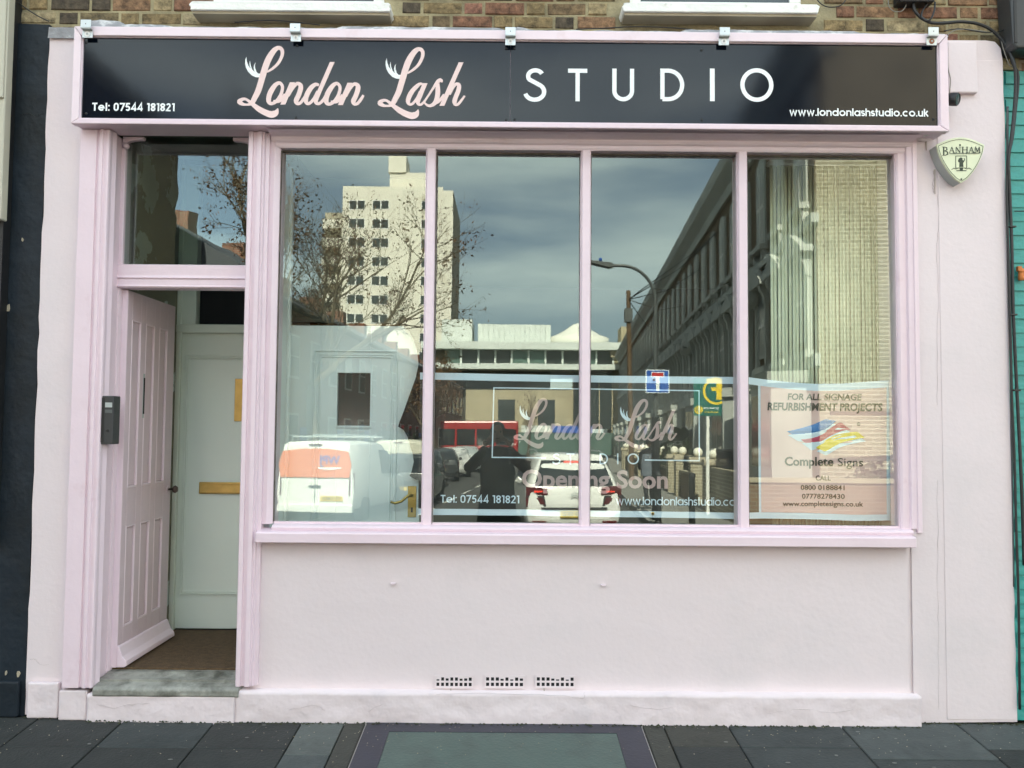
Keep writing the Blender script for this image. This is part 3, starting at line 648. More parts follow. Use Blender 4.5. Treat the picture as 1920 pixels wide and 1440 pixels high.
# rounded brackets in the fanlight's upper corners
ca = at(232, 272, .09); cb_ = at(268, 240, .09)
pts = [(rx0 + .01, ca.z)]
for i in range(9): t = i / 8 * PI / 2; pts.append((rx0 + .022 + .10 * (1 - math.cos(t)), ca.z + .0 + (FB - ca.z - .006) * math.sin(t)))
pts += [(rx0 + .125, FB + .01), (rx0 + .01, FB + .01)]
b = MB(); b.prism(pts, .082, .112, 'y'); b.build('corner_bracket', M['wood'], shop, bevel=.002)
b = MB(); b.lathe([(.001, -.016), (.013, -.014), (.017, -.004), (.017, .004), (.013, .014), (.001, .016)], (rx0 + .026, .092, ca.z - .004), 'y', 12); b.build('corner_roundel', M['wood'], shop, smooth=True)
pts = [(rx1 + .02, FB + .01), (rx1 - .13, FB + .01), (rx1 - .13, FB - .006)] + [(rx1 - .12 + .12 * i / 8, FB - .008 - .032 * (i / 8) ** 2) for i in range(9)] + [(rx1 + .02, FB - .045)]
b = MB(); b.prism(pts, .082, .112, 'y'); b.build('corner_bracket', M['wood'], shop, bevel=.002)
# threshold and doorstep
s0, s1 = ax(165, 1300, -.06), ax(447, 1298, -.06); sz = az(1262, 300, .08)
b = MB(); b.prism([(-.045, sz - .085), (-.062, sz - .075), (-.062, sz - .045), (-.05, sz - .032), (.10, sz), (.3, sz), (.3, sz - .085)], s0 + .02, s1, 'x'); b.build('doorstep', M['concr'], shop, bevel=.006, seg=2)
b = MB(); b.box(pA1 + .0, pB0 + .02, .0, .3, -.02, sz - .01); b.build('door_base', M['concr'], shop)
# fascia with its picture-frame moulding
fy = -.118
X0, X1 = ax(137, 150, -.13), ax(1777, 150, -.13); Z1 = az(58, 956, -.13); Z0 = FB
ix0, ix1 = ax(155, 150, -.12), ax(1757, 150, -.12); iz1, iz0 = az(78.5, 956, -.12), az(229.5, 956, -.12)
b = MB(); b.box(X0 + .01, X1 - .01, -.105, .05, Z0 + .004, Z1 - .004); b.build('fascia_board', M['wood'], shop)
def frame_piece(pts_front, y0=-.140, name='fascia_moulding', m=M['wood']):
    b = MB(); b.prism(pts_front, y0, -.09, 'y'); return b.build(name, m, shop, bevel=.004, seg=2)
fm = frame_piece([(X0, Z1), (X1, Z1), (ix1 + .004, iz1 + .004), (ix0 - .004, iz1 + .004)], -.140, m=M['woodw'])
frame_piece([(X0, Z0), (X1, Z0), (ix1 + .004, iz0 - .004), (ix0 - .004, iz0 - .004)], -.139)
frame_piece([(X0, Z0 + .001), (X0, Z1 - .001), (ix0 - .005, iz1 + .002), (ix0 - .005, iz0 - .002)], -.138, m=M['woodw'])
frame_piece([(X1, Z0 + .001), (X1, Z1 - .001), (ix1 + .005, iz1 + .002), (ix1 + .005, iz0 - .002)], -.138)
b = MB()
b.box(ix0 - .006, ix1 + .006, -.128, -.10, iz1, iz1 + .006); b.box(ix0 - .006, ix1 + .006, -.128, -.10, iz0 - .006, iz0); b.box(ix0 - .007, ix0, -.1275, -.10, iz0, iz1); b.box(ix1, ix1 + .007, -.1275, -.10, iz0, iz1)
b.build('inner_bead', M['woodw'], shop)
# weathered lead and cement fillet above the fascia
b = MB(); n = 150; top = []; bot = []
xa, xb = ax(93, 50, 0), X1 + .01
for i in range(n + 1):
    x = xa + (xb - xa) * i / n; jz = .006 * noise.noise(Vector((x * 9, 1, 4))) + .004 * noise.noise(Vector((x * 30, 1, 4)))
    zc = Z1 + .028 + (.018 if x < ax(240, 50) else 0) + .010 * (1 if noise.noise(Vector((x * 1.1, 5, 2))) > 0 else 0); top.append((x, zc + jz)); bot.append((x, Z1 - .012))
vs = []; fs = []
for i in range(n + 1):
    yy = -.085 + .008 * noise.noise(Vector((top[i][0] * 14, 3, 2)))
    inn = top[i][0] > X0 - .01; vs += [(bot[i][0], -.128 if inn else -.014, bot[i][1] + .005), (top[i][0], yy if inn else -.006, top[i][1]), (top[i][0], .05, top[i][1] + .01)]
for i in range(n): a = 3 * i; fs += [(a, a + 3, a + 4, a + 1), (a + 1, a + 4, a + 5, a + 2)]
b.add(vs, fs); b.build('cement_fillet', M['cement'], shop)

# the brick storey above: bricks one by one where they show, plain brickwork higher up
UY = .03
H_TOP = 8.5
wins = []
for (a, c) in ((360, 733), (1168, 1532)):
    wx0, wx1 = ax(a, 12, -.06), ax(c, 12, -.06); wins.append((wx0, wx1))
b = MB(); wz = az(8, 956, -.03)
cutx = [-2.8] + [q for w0, w1 in wins for q in (w0 + .05, w1 - .05)] + [2.75]
b.box(-2.8, wr + .002, UY + .006, .4, 3.3, wz - .02); b.box(wr + .002, 2.75, UY + .006, .4, az(125, 1910), wz - .02)
for i in (0, 2, 4): b.box(cutx[i], cutx[i + 1], UY + .006, .4, wz - .02, 6.0)
b.box(-2.8, 2.75, UY + .006, .4, 6.0, H_TOP); b.box(-2.8, 2.75, .4, 5, 3.6, H_TOP)
b.build('upper_wall', M['mortar'], shop)
b = MB()
for i in (0, 2, 4): b.box(cutx[i], cutx[i + 1], UY - .002, UY + .006, 3.92, 6.0)
b.box(-2.8, 2.75, UY - .002, UY + .006, 6.0, H_TOP - .2); b.build('upper_brickwork', M['lbrick'], shop)
b = MB(); b.box(-2.85, 2.8, -.06, .45, H_TOP, H_TOP + .15); b.build('parapet_coping', M['stone'], shop)
for i, (w0, w1) in enumerate(wins):
    v0 = 24 if i == 0 else 27; zb = az(v0, 956 - 410 + 800 * i, -.06)
    b = MB(); n = 30; vs = []
    pr = [(-.075, zb), (-.075, zb + .045), (.02, zb + .062), (.02, zb)]
    pt = [(w0, zb), (w1 - .004, zb - .0)] + [(w1 + random.uniform(-.006, .008), zb + .012 * k) for k in range(1, 4)] + [(w1 - .01, zb + .048), (w0 + .02, zb + .048)] + [(w0 + random.uniform(-.010, .008), zb + .045 - .009 * k) for k in range(4)]
    b.prism(pt, -.085, .10, 'y'); sl_ = b.build('stone_sill', M['white'], shop, bevel=.004, seg=2)
    MB().box(w0 + .006, w1 - .006, -.07, UY, zb - .014, zb).build('sill_drip', M['stone'], sl_)
    b = MB(); zt = 5.9; fw = .06
    b.box(w0 + .05, w1 - .05, .04, .10, zb + .046, zb + .12); b.box(w0 + .05, w0 + .05 + fw, .04, .10, zb + .12, zt); b.box(w1 - .05 - fw, w1 - .05, .04, .10, zb + .12, zt); b.box(w0 + .05, w1 - .05, .04, .10, zt - fw, zt); b.box(w0 + .11, w1 - .11, .05, .09, 4.9, 4.95)
    wf = b.build('sash_window', M['white'], shop, bevel=.003)
    MB().box(w0 + .10, w1 - .10, .06, .066, zb + .12, zt - fw).build('window_pane', M['wglass'], wf)
bm_ = MB(); bm_.box(-.5, .5, 0, 1, -.5, .5)
def brick_mesh(L_):
    o = MB(); n = .0022
    vs = []; hx, hz = L_ / 2, .0325
    # front face slightly worn: chamfered and with a lifted centre
    ring = [(-hx, -hz), (0, -hz * 1.02), (hx, -hz), (hx, hz), (0, hz * .98), (-hx, hz)]
    v = [(x, .005, z) for x, z in ring] + [(x * .955, 0, z * .86) for x, z in ring] + [(0, -.0015, 0)] + [(x, .05, z) for x, z in ring]
    f = [(i, (i + 1) % 6, 6 + (i + 1) % 6, 6 + i) for i in range(6)] + [(6 + i, 6 + (i + 1) % 6, 12) for i in range(6)] + [(13 + i, 13 + (i + 1) % 6, (i + 1) % 6, i) for i in range(6)]
    o.add(v, f); me = bpy.data.meshes.new('brick'); me.from_pydata(o.v, [], o.f); me.materials.append(M['brick']); return me
BM = {k: [brick_mesh(k) for _ in range(1)][0] for k in (.215, .10)}
row0 = Z1 + .02
for r_ in range(6):
    z = row0 + .0325 + r_ * .0755; x = -2.85 + (.05 if r_ % 2 else .0); k = r_ % 2
    while x < 2.72:
        L_ = (.215, .10)[k % 2]; k += 1; c = x + L_ / 2; x += L_ + .011
        if any(w0 - .02 < c < w1 + .02 for w0, w1 in wins) and z > az(26, 956, -.03) - .05: continue
        if c > 2.72: break
        o = bpy.data.objects.new('brick', BM[L_]); C.objects.link(o); o.location = (c + random.uniform(-.003, .003), UY + random.uniform(-.004, .004), z + random.uniform(-.002, .002)); o.rotation_euler = (random.uniform(-.02, .02), random.uniform(-.012, .012), random.uniform(-.01, .01)); o.scale = (random.uniform(.95, 1.0), 1, random.uniform(.93, 1.02)); o.parent = shop

# the open door
dx = -2.085
door = thing('d', 'd', 'd'); door.name = 'door'; del door['category']; del door['label']; door.parent = shop; door['label'] = 'pink six-panel entrance door standing open'
dz0, dz1 = sz + .012, TZ0 - .006
y0, y1 = .135, .775
b = MB(); b.box(dx - .045, dx - .012, y0, y1, dz0, dz1)
ya = [y0, .175, .285, .35, .46, .545, .655, y1]
ya = [y0, .190, .302, .368, .485, .552, .668, y1]
zs = [dz0, .415, .955, 1.165, 2.085, dz1]
for a in (0, 2, 4, 6): b.box(dx - .012, dx, ya[a], ya[a + 1], dz0, dz1)
for j in (0, 2, 4):
    for a in (1, 3, 5): b.box(dx - .0121, dx - .0002, ya[a], ya[a + 1], zs[j], zs[j + 1])
b.build('door_leaf', M['doorp'], door, bevel=.002)
for a in (1, 3, 5):
    for j in (1, 3):
        b = MB(); b.box(dx - .013, dx - .008, ya[a] + .012, ya[a + 1] - .012, zs[j] + .012, zs[j + 1] - .012); b.build('door_panel', M['doorp'], door, bevel=.003)
        b = MB(); q = .009
        b.prism([(ya[a + 1], dx), (ya[a + 1] - .012, dx - .010), (ya[a + 1], dx - .012)], zs[j], zs[j + 1], 'z') if False else b.box(dx - .012, dx + .002, ya[a + 1] - .006, ya[a + 1] + .002, zs[j], zs[j + 1])
        b.box(dx - .012, dx + .002, ya[a] - .002, ya[a] + .006, zs[j], zs[j + 1]); b.box(dx - .012, dx + .002, ya[a], ya[a + 1], zs[j] - .002, zs[j] + .008); b.box(dx - .012, dx + .002, ya[a], ya[a + 1], zs[j + 1] - .006, zs[j + 1] + .002)
        b.build('panel_moulding', M['woodw'], door, bevel=.002)
b = MB(); b.box(dx - .047, dx - .001, y0 - .004, y0, dz0, dz1); b.build('door_edge', M['wood'], door)
b = MB(); b.box(dx - .013, dx + .0015, .345, .375, 1.545, 1.80); pb = b.build('letter_slot', M['bellgrey'], door, bevel=.003); MB().box(dx - .012, dx + .003, .352, .368, 1.57, 1.775).build('slot_opening', M['dark_sheet'], pb)
b = MB(); b.lathe([(.006, 0), (.006, .03), (.018, .034), (.024, .046), (.016, .058), (.001, .06)], (dx, .735, 1.115), 'x', 14); b.build('door_knob', mat('tarnished_knob', (.10, .07, .06), .35, metal=.7), door, smooth=True)
b = MB(); b.lathe([(.022, 0), (.022, .004), (.001, .005)], (dx, .735, 1.115), 'x', 14); b.build('knob_plate', M['doorp'], door)
b = MB(); b.prism([(dx, dz0 + .115), (dx + .012, dz0 + .11), (dx + .03, dz0 + .06), (dx + .052, dz0 + .035), (dx + .056, dz0 + .012), (dx + .04, dz0 + .002), (dx, dz0 + .002)], y0 - .01, y1 - .01, 'y'); b.build('weather_board', M['wood'], door, bevel=.003)
bpy.context.view_layer.update()

# hallway behind the door
hx0, hx1, hy = -2.155, -1.405, 1.0
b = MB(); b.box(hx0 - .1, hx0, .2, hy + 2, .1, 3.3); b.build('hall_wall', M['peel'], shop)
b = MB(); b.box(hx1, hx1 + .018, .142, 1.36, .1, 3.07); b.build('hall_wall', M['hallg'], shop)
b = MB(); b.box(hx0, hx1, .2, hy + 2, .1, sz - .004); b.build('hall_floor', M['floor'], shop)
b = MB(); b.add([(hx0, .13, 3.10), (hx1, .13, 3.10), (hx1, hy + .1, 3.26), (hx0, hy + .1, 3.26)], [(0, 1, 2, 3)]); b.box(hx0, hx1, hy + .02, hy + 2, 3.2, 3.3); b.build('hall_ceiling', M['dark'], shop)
mt = thing('door_mat', 'brown coir mat filling the doorway floor behind the step', 'mat', (-1.75, .55, sz)); b = MB(); b.box(hx0 + .04, hx1 - .005, .14, hy - .03, sz - .003, sz + .010); b.build('mat_pile', M['mat'], mt, bevel=.003)
iz1_ = az(609, 380, 1.0); b = MB()
b.box(hx0, hx0 + .03, hy - .03, hy + .05, sz, 3.2); b.box(hx0, hx1, hy - .035, hy + .05, iz1_ - .055, iz1_ + .0); b.box(hx0, hx0 + .12, hy - .02, hy + .05, iz1_, 3.2)
b.box(hx0 + .03, hx1, hy - .02, hy + .04, az(315, 380, 1.0), 3.2)
b.build('inner_door_frame', M['hallg'], shop, bevel=.004)
b = MB(); b.box(hx0 + .1, hx1, hy + .06, hy + .08, iz1_, 3.2); b.build('dark_overlight', M['dark_sheet'], shop)
d2 = bpy.data.objects.new('inner_door', None); C.objects.link(d2); d2.parent = shop; d2['label'] = 'grey-green inner door with brass letter flap'
b = MB(); b.box(hx0 + .03, hx1, hy, hy + .04, sz + .01, iz1_ - .055); b.build('door_leaf', M['hallg'], d2, bevel=.002)
px0, pz1, pz0 = ax(341, 900, 1.0), az(665, 345, 1.0), az(1117, 345, 1.0)
b = MB()
for k, (t, yy) in enumerate(((0, -.006), (.013, -.012), (.024, -.005))): b.box(px0 + t, px0 + t + .009, hy + yy, hy, pz0 + t, pz1 - t); b.box(px0 + t + .009, hx1, hy + yy, hy, pz1 - t - .009, pz1 - t); b.box(px0 + t + .009, hx1, hy + yy, hy, pz0 + t, pz0 + t + .009)
b.build('panel_moulding', M['hallg'], d2, bevel=.002)
lx0 = ax(373, 915, .985); b = MB(); b.box(lx0, lx0 + .30, .982, 1.0, az(926, 400, .985), az(904, 400, .985)); lf = b.build('letter_flap', M['brass'], d2, bevel=.004, seg=2)
MB().box(lx0 + .012, lx0 + .28, .978, .982, az(924, 400, .985), az(908, 400, .985)).build('flap_plate', M['brass'], lf, bevel=.002)
b = MB(); b.box(ax(439, 750, .985), ax(439, 750, .985) + .08, .992, 1.0, az(790, 440, .99), az(710, 440, .99)); b.build('finger_plate', M['brass'], d2, bevel=.002)

# the shop interior
b = MB(); b.box(-2.79, -2.70, .42, 5.1, -.3, 3.6); b.box(2.55, 2.74, .42, 5.1, -.3, 3.6); b.box(-2.79, 2.74, 5.12, 5.3, -.3, 3.9); b.build('rear_wall', M['lbrick'], shop)
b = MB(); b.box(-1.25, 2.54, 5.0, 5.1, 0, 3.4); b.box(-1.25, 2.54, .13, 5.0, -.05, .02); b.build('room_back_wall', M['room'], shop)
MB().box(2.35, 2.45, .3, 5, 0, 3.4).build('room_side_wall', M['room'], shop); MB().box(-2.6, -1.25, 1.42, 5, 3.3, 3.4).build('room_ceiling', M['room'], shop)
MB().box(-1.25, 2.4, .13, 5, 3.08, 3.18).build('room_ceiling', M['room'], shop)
MB().box(-1.25, 2.4, .135, .30, .02, SZ0 + .02).build('window_bed', M['roomw'], shop)
b = MB(); b.box(-1.386, -1.368, .142, .74, .1, 3.1); b.box(-1.368, -1.345, .15, .18, .1, 3.1); b.box(-1.368, -1.352, .70, .74, .1, 3.1); b.build('side_lining', M['roomw'], shop, bevel=.003)
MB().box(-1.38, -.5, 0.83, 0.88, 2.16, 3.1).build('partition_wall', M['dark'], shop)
d3 = bpy.data.objects.new('room_door', None); C.objects.link(d3); d3.parent = shop; d3['label'] = 'pale grey door inside the shop with small glazed panel and brass lever handle'
DX0, DX1, DYY = -1.384, at(787, 900, .76).x, .76
pw = [ax(632, 750, .75), ax(694, 750, .75), az(798, 660, .75), az(699, 660, .75)]
b = MB(); zt = az(611, 660, .76)
b.box(DX0, pw[0], DYY, DYY + .045, .1, zt); b.box(pw[1], DX1, DYY, DYY + .045, .1, zt); b.box(pw[0], pw[1], DYY, DYY + .045, .1, pw[2]); b.box(pw[0], pw[1], DYY, DYY + .045, pw[3], zt); b.build('door_leaf', M['roomw'], d3, bevel=.002)
b = MB(); g0, g1, gz = ax(586, 800, .75), ax(744, 800, .75), az(657, 660, .75)
for t, yy in ((0, -.012), (.022, -.006), (.036, -.009)): b.box(g0 + t, g0 + t + .008, DYY + yy, DYY, .3, gz - t); b.box(g1 - t - .008, g1 - t, DYY + yy, DYY, .3, gz - t); b.box(g0 + t + .008, g1 - t - .008, DYY + yy, DYY, gz - t - .008, gz - t)
b.build('panel_moulding', M['roomw'], d3, bevel=.002)
b = MB(); b.box(pw[0], pw[1], DYY + .02, DYY + .026, pw[2], pw[3]); gl_ = b.build('vision_pane', M['wglass'], d3)
b = MB(); t = .012; b.box(pw[0] - t, pw[0], DYY - .01, DYY, pw[2] - t, pw[3] + t); b.box(pw[1], pw[1] + t, DYY - .01, DYY, pw[2] - t, pw[3] + t); b.box(pw[0], pw[1], DYY - .01, DYY, pw[2] - t, pw[2]); b.box(pw[0], pw[1], DYY - .01, DYY, pw[3], pw[3] + t); b.build('pane_frame', M['roomw'], d3)
hp = at(772, 938, .74); b = MB(); b.box(hp.x - .026, hp.x + .026, DYY - .006, DYY, hp.z - .105, hp.z + .085); hpl = b.build('handle_plate', M['brass'], d3, bevel=.002)
b = MB(); b.tube([(hp.x, DYY, hp.z + .03), (hp.x, DYY - .045, hp.z + .03), (hp.x - .02, DYY - .05, hp.z + .03), (hp.x - .06, DYY - .05, hp.z - .005), (hp.x - .10, DYY - .05, hp.z - .016), (hp.x - .125, DYY - .05, hp.z - .008)], .008, 8); b.build('lever', M['brass'], hpl, smooth=True)
b = MB(); b.box(hp.x - .006, hp.x + .006, DYY - .008, DYY - .005, hp.z - .075, hp.z - .045); b.build('keyhole', M['dark_sheet'], hpl)
# black sheet following the dark curve at the door's top corner
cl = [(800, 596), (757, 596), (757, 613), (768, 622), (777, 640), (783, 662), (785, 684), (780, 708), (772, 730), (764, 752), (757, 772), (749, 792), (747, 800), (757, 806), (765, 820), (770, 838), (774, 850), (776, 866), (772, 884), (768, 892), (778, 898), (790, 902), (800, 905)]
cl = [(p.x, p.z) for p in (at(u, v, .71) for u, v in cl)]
b = MB(); b.prism(cl, 0.70, 0.74, 'y'); hc = b.build('curved_sheet', M['dark_sheet'], bevel=.008, seg=2); tag(hc, 'black curved sheet over the edge of the pale inner door behind the first pane', 'dark_sheet')
# blinds gathered in the right-hand window
bl = thing('vertical_blind', 'ivory vertical blind with its slats gathered at the right of the last pane', 'blind', (1.9, .42, 1.0))
bx0, bx1 = ax(1449, 640, .42), ax(1668, 640, .42)
nb = 33
for i in range(nb):
    x = bx0 + (bx1 - bx0) * i / (nb - 1); wv = .0115; yy = .42 + .004 * math.sin(i * 1.9)
    bb = MB(); n = 5; vs = []
    for k in range(n + 1): t = k / n; vs += [(x - wv + 2 * wv * t, yy - .006 * math.sin(PI * t) + .009 * t, .93), (x - wv + 2 * wv * t, yy - .006 * math.sin(PI * t) + .009 * t, 3.06)]
    bb.add(vs, [(2 * k, 2 * k + 2, 2 * k + 3, 2 * k + 1) for k in range(n)]); o = bb.build('slat', M['blind'], bl, smooth=True)
    sf = o.modifiers.new('t', 'SOLIDIFY'); sf.thickness = .001
MB().box(bx0 - .02, bx1 + .04, .39, .45, 3.055, 3.085).build('head_track', M['whitepl'], bl)

# ------------------------------------------------------------------ the shop sign
sign = thing('shop_sign', 'black gloss fascia sign reading London Lash STUDIO in pink script and white capitals', 'sign', (0, -.11, 3.2))
jx = ax(957, 150, -.118)
b = MB(); b.box(ix0 + .0005, jx - .0015, fy, -.106, iz0 + .0005, iz1 - .0005); b.build('sign_panel', M['sign'], sign)
b = MB(); b.box(jx + .0015, ix1 - .0005, fy, -.106, iz0 + .0005, iz1 - .0005); b.build('sign_panel', M['sign'], sign)
def scr(u, v): 
    p = at(u, v, fy); b = MB(); b.lathe([(.007, 0), (.007, -.002), (.004, -.004), (.0005, -.0045)], (p.x, fy, p.z), 'y', 10); b.build('screw_cap', M['black'], sign, smooth=True)
for u, v in ((161, 80), (557, 86), (555, 221), (949, 91), (964, 91), (949, 225), (965, 224), (1315, 94), (1316, 225), (1747, 91), (1750, 224), (162, 213)): scr(u, v)
# hand-drawn script: centre lines with their widths, on the pixel grid of the survey
L_big = [(447, 405, 26), (520, 362, 34), (600, 288, 42), (650, 195, 46), (661, 125, 50), (640, 82, 52), (600, 72, 56), (550, 105, 72), (495, 180, 84), (450, 270, 88), (415, 370, 86), (388, 460, 86), (360, 560, 84), (325, 670, 82), (285, 750, 76), (243, 828, 66), (205, 852, 40), (160, 858, 30), (110, 850, 46), (68, 818, 68), (100, 787, 46), (150, 782, 36), (200, 812, 40), (260, 862, 58), (340, 922, 76), (430, 970, 84), (510, 994, 92), (565, 975, 84), (590, 935, 42), (595, 908, 12)]
O_s = [(628, 560, 44), (662, 610, 44), (650, 690, 46), (615, 765, 48), (560, 825, 46), (500, 843, 48), (470, 800, 66), (485, 715, 72), (530, 630, 70), (580, 573, 56)]
O_t = [(535, 812, 36), (600, 812, 46), (650, 785, 48), (700, 715, 44)]
N_arch = [(745, 740, 34), (790, 650, 44), (835, 590, 46), (872, 567, 48), (912, 590, 60), (914, 640, 68), (885, 730, 68), (852, 805, 68), (870, 845, 46), (910, 836, 42), (955, 780, 42), (990, 720, 38)]
feather = [(160, 193), (147, 240), (145, 290), (156, 345), (185, 400), (235, 452), (290, 478), (348, 481), (354, 430), (322, 425), (300, 400), (284, 350), (280, 315), (290, 274), (270, 303), (262, 345), (268, 385), (276, 408), (243, 372), (222, 315), (212, 243), (204, 290), (209, 325), (223, 362), (190, 318), (170, 262)]
def par(p0, p1, w_): return [(p0[0] - w_ / 2, p0[1]), (p0[0] + w_ / 2, p0[1]), (p1[0] + w_ / 2, p1[1]), (p1[0] - w_ / 2, p1[1])]
def logo(tfpx, m1, m2, parent, nm='letter'):
    """London Lash: tfpx maps survey pixels of the fascia to the surface"""
    s = 1 / 7.385
    g1 = Letters(lambda x, y, l: tfpx(440 + x * s, 80 + y * s, l)); s2 = 1 / 9.6
    g1.ribbon([(a, b_, w_) for a, b_, w_ in catmull(L_big, 6)]); g1.mark()
    for dx_, dy_ in ((0, 0), (797, 8)):
        g1.ribbon([(a + dx_, b_ + dy_, w_) for a, b_, w_ in catmull(O_s, 6, True)], closed=True); g1.ribbon([(a + dx_, b_ + dy_, w_) for a, b_, w_ in catmull(O_t, 5)])
        g1.poly([(a + dx_, b_ + dy_) for a, b_ in par((800, 548), (667, 857), 70)])
    g1.ribbon(catmull(N_arch, 6))
    g1.ribbon([(a + (795 if i < 10 else 793), b_ + 6, w_) for i, (a, b_, w_) in enumerate(catmull(N_arch[:10] + [(952, 785, 44), (992, 722, 34)], 6)[:])])
    g1.ribbon(catmull([(1168, 590, 36), (1120, 580, 50), (1062, 622, 66), (1012, 700, 70), (984, 785, 68), (1005, 843, 46), (1050, 832, 42), (1105, 765, 42), (1150, 670, 38)], 6))
    g1.poly(par((1352, 268), (1120, 800), 66)); g1.ribbon(catmull([(1136, 765, 62), (1124, 815, 58), (1148, 848, 42), (1195, 830, 42), (1240, 775, 42), (1270, 715, 34)], 6))
    g1.mark()
    sg = lambda x, y: (263.4 * 7.385 + x, 2.6 * 7.385 + y)
    g1.ribbon([(*sg(a, b_), w_) for a, b_, w_ in catmull(L_big, 6)])
    o1 = g1.build(nm, m1, parent)
    g2 = Letters(lambda x, y, l: tfpx(690 + x * s2, 80 + y * s2, l + .001))
    g2.ribbon(catmull([(990, 752, 36), (935, 745, 52), (865, 800, 74), (790, 885, 84), (737, 985, 86), (722, 1070, 74), (760, 1115, 46), (820, 1085, 48), (885, 1000, 50), (940, 880, 46)], 6))
    g2.poly(par((1030, 730), (893, 1060), 88)); g2.ribbon(catmull([(912, 1020, 78), (900, 1090, 64), (945, 1118, 46), (1000, 1078, 44), (1050, 1010, 38), (1110, 920, 38), (1180, 810, 44), (1235, 725, 56), (1275, 690, 74), (1305, 690, 88), (1302, 712, 70)], 6))
    g2.ribbon(catmull([(1250, 735, 70), (1258, 850, 84), (1250, 960, 88), (1222, 1060, 84), (1165, 1120, 66), (1100, 1138, 50), (1040, 1108, 40), (1010, 1070, 32)], 6))
    g2.ribbon(catmull([(1175, 1072, 40), (1240, 1075, 58), (1310, 1020, 52), (1370, 930, 40)], 6))
    g2.poly(par((1677, 355), (1330, 1138), 88)); g2.ribbon(catmull([(1470, 940, 40), (1520, 830, 50), (1570, 760, 54), (1615, 748, 62), (1640, 785, 74), (1625, 870, 82), (1585, 970, 82), (1558, 1060, 82), (1575, 1116, 56), (1625, 1108, 48), (1690, 1030, 44), (1742, 958, 36)], 6))
    g2.build(nm, m1, parent)
    g3 = Letters(lambda x, y, l: tfpx(440 + x * s, 80 + y * s, l)); g3.poly(feather); g3.mark(); g3.poly([sg(a, b_) for a, b_ in feather]); g3.build('lash_motif', m2, parent)
def on_sign(u, v, l): p = at(u, v, fy - .0012); return (p.x, p.y - l, p.z)
logo(on_sign, M['vinylp'], M['vinylw'], sign)
pl_ = lambda yy: (lambda x, z, l: (x, yy - l, z))
g = Letters(pl_(fy - .0012))
sy = fy - .0012
for ch, a, c in (('S', 984, 1021), ('T', 1065, 1101), ('U', 1148, 1189), ('D', 1238, 1283), ('I', 1331, 1340), ('O', 1388, 1450)):
    zb = at(a, 189.8, sy).z; cap = at(a, 128.6, sy).z - zb
    if ch == 'I': g.poly([(ax(a, 160, sy), zb), (ax(c, 160, sy), zb), (ax(c, 160, sy), zb + cap), (ax(a, 160, sy), zb + cap)]); g.mark(); continue
    if ch in 'SO': zb -= .003; cap += .006
    monoline(g, ch, ax(a, 160, sy), ax(c, 160, sy), zb, cap, w=.128)
g.build('letter', M['vinylw'], sign)
g = Letters(pl_(sy)); zb = at(250, 208.3, sy).z; monoline(g, 'Tel: 07544 181821', ax(173, 200, sy), ax(328, 200, sy), zb, at(250, 193.2, sy).z - zb, w=.19, gap=.10); g.build('letter', M['vinylw'], sign)
g = Letters(pl_(sy)); zb = at(1610, 218, sy).z; monoline(g, 'www.londonlashstudio.co.uk', ax(1480, 210, sy), ax(1740, 210, sy), zb, at(1610, 203.5, sy).z - zb, w=.17, gap=.07); g.build('letter', M['vinylw'], sign)

# metal brackets along the top of the fascia
names = ('leftmost, at the frame corner', 'second from left, above London', 'middle one, above the panel joint', 'fourth from left, right of the letter D', 'rightmost, with a rusty screw')
for i, (u, v) in enumerate(((163.5, 54), (554.5, 61), (957, 68), (1357.5, 68), (1747.5, 68))):
    p = at(u, v + 4, -.15); x = p.x; z = p.z
    t = thing('metal_bracket', 'bent zinc bracket on the fascia top, ' + names[i], 'bracket', (x, -.145, z), group='zinc brackets along the top of the fascia')
    hw = .027; b = MB()
    b.box(x - hw, x + hw, -.147, -.142, z - .035, z + .005); b.box(x - hw, x + hw, -.168, -.142, z + .005, z + .009); b.box(x - hw, x + hw, -.168, -.163, z + .009, z + .052)
    b.build('bracket_plate', M['alu'], t, bevel=.002, seg=2)
    b = MB(); b.lathe([(.014, 0), (.014, -.002), (.006, -.003), (.001, -.003)], (x, -.147, z - .014), 'y', 14); s_ = b.build('screw_washer', M['whitepl'] if i < 4 else mat('rust', (.30, .12, .06), .8), t, smooth=False)
    b = MB(); b.lathe([(.006, 0), (.005, -.002), (.001, -.002)], (x, -.150, z - .014), 'y', 8); b.build('screw_head', M['bellgrey'], s_)
    b = MB(); b.lathe([(.003, 0), (.002, -.001), (.0005, -.001)], (x, -.168, z + .03), 'y', 8); b.build('screw_hole', M['black'], t)

# ------------------------------------------------------------------ window banner
BY = .155
def lerp_tab(tab, u):
    for (a, va), (c, vc) in zip(tab, tab[1:]):
        if u <= c: return va + (vc - va) * (u - a) / (c - a)
    return tab[-1][1]
TOPV = [(790, 698.5), (1107, 704), (1403, 707), (1440, 712), (1480, 716), (1530, 719.5), (1580, 719), (1630, 715.5), (1672, 713)]
BOTV = [(790, 965), (1107, 968.5), (1380, 973), (1425, 972), (1500, 973), (1600, 977), (1672, 976)]
bs_top = [(u, at(u, v, BY).z) for u, v in TOPV]; bs_bot = [(u, at(u, v, BY).z) for u, v in BOTV]
def ban(u, z, lift=0):
    """point on the banner: u runs along it (survey pixels), z is the height; the sheet waves a little in depth"""
    x = ax(u, 840, BY); d = .006 * math.sin(u * .021) + .004 * math.sin(u * .055 + z * 4)
    if u > 1385: d += .018 * math.sin((u - 1385) * .016) * (z - 1.0)
    return (x, BY + d - lift, z)
banner = thing('window_banner', 'black and pink sheet banner reading Opening Soon hung across three panes behind the glass', 'banner', (.8, BY, 1.4))
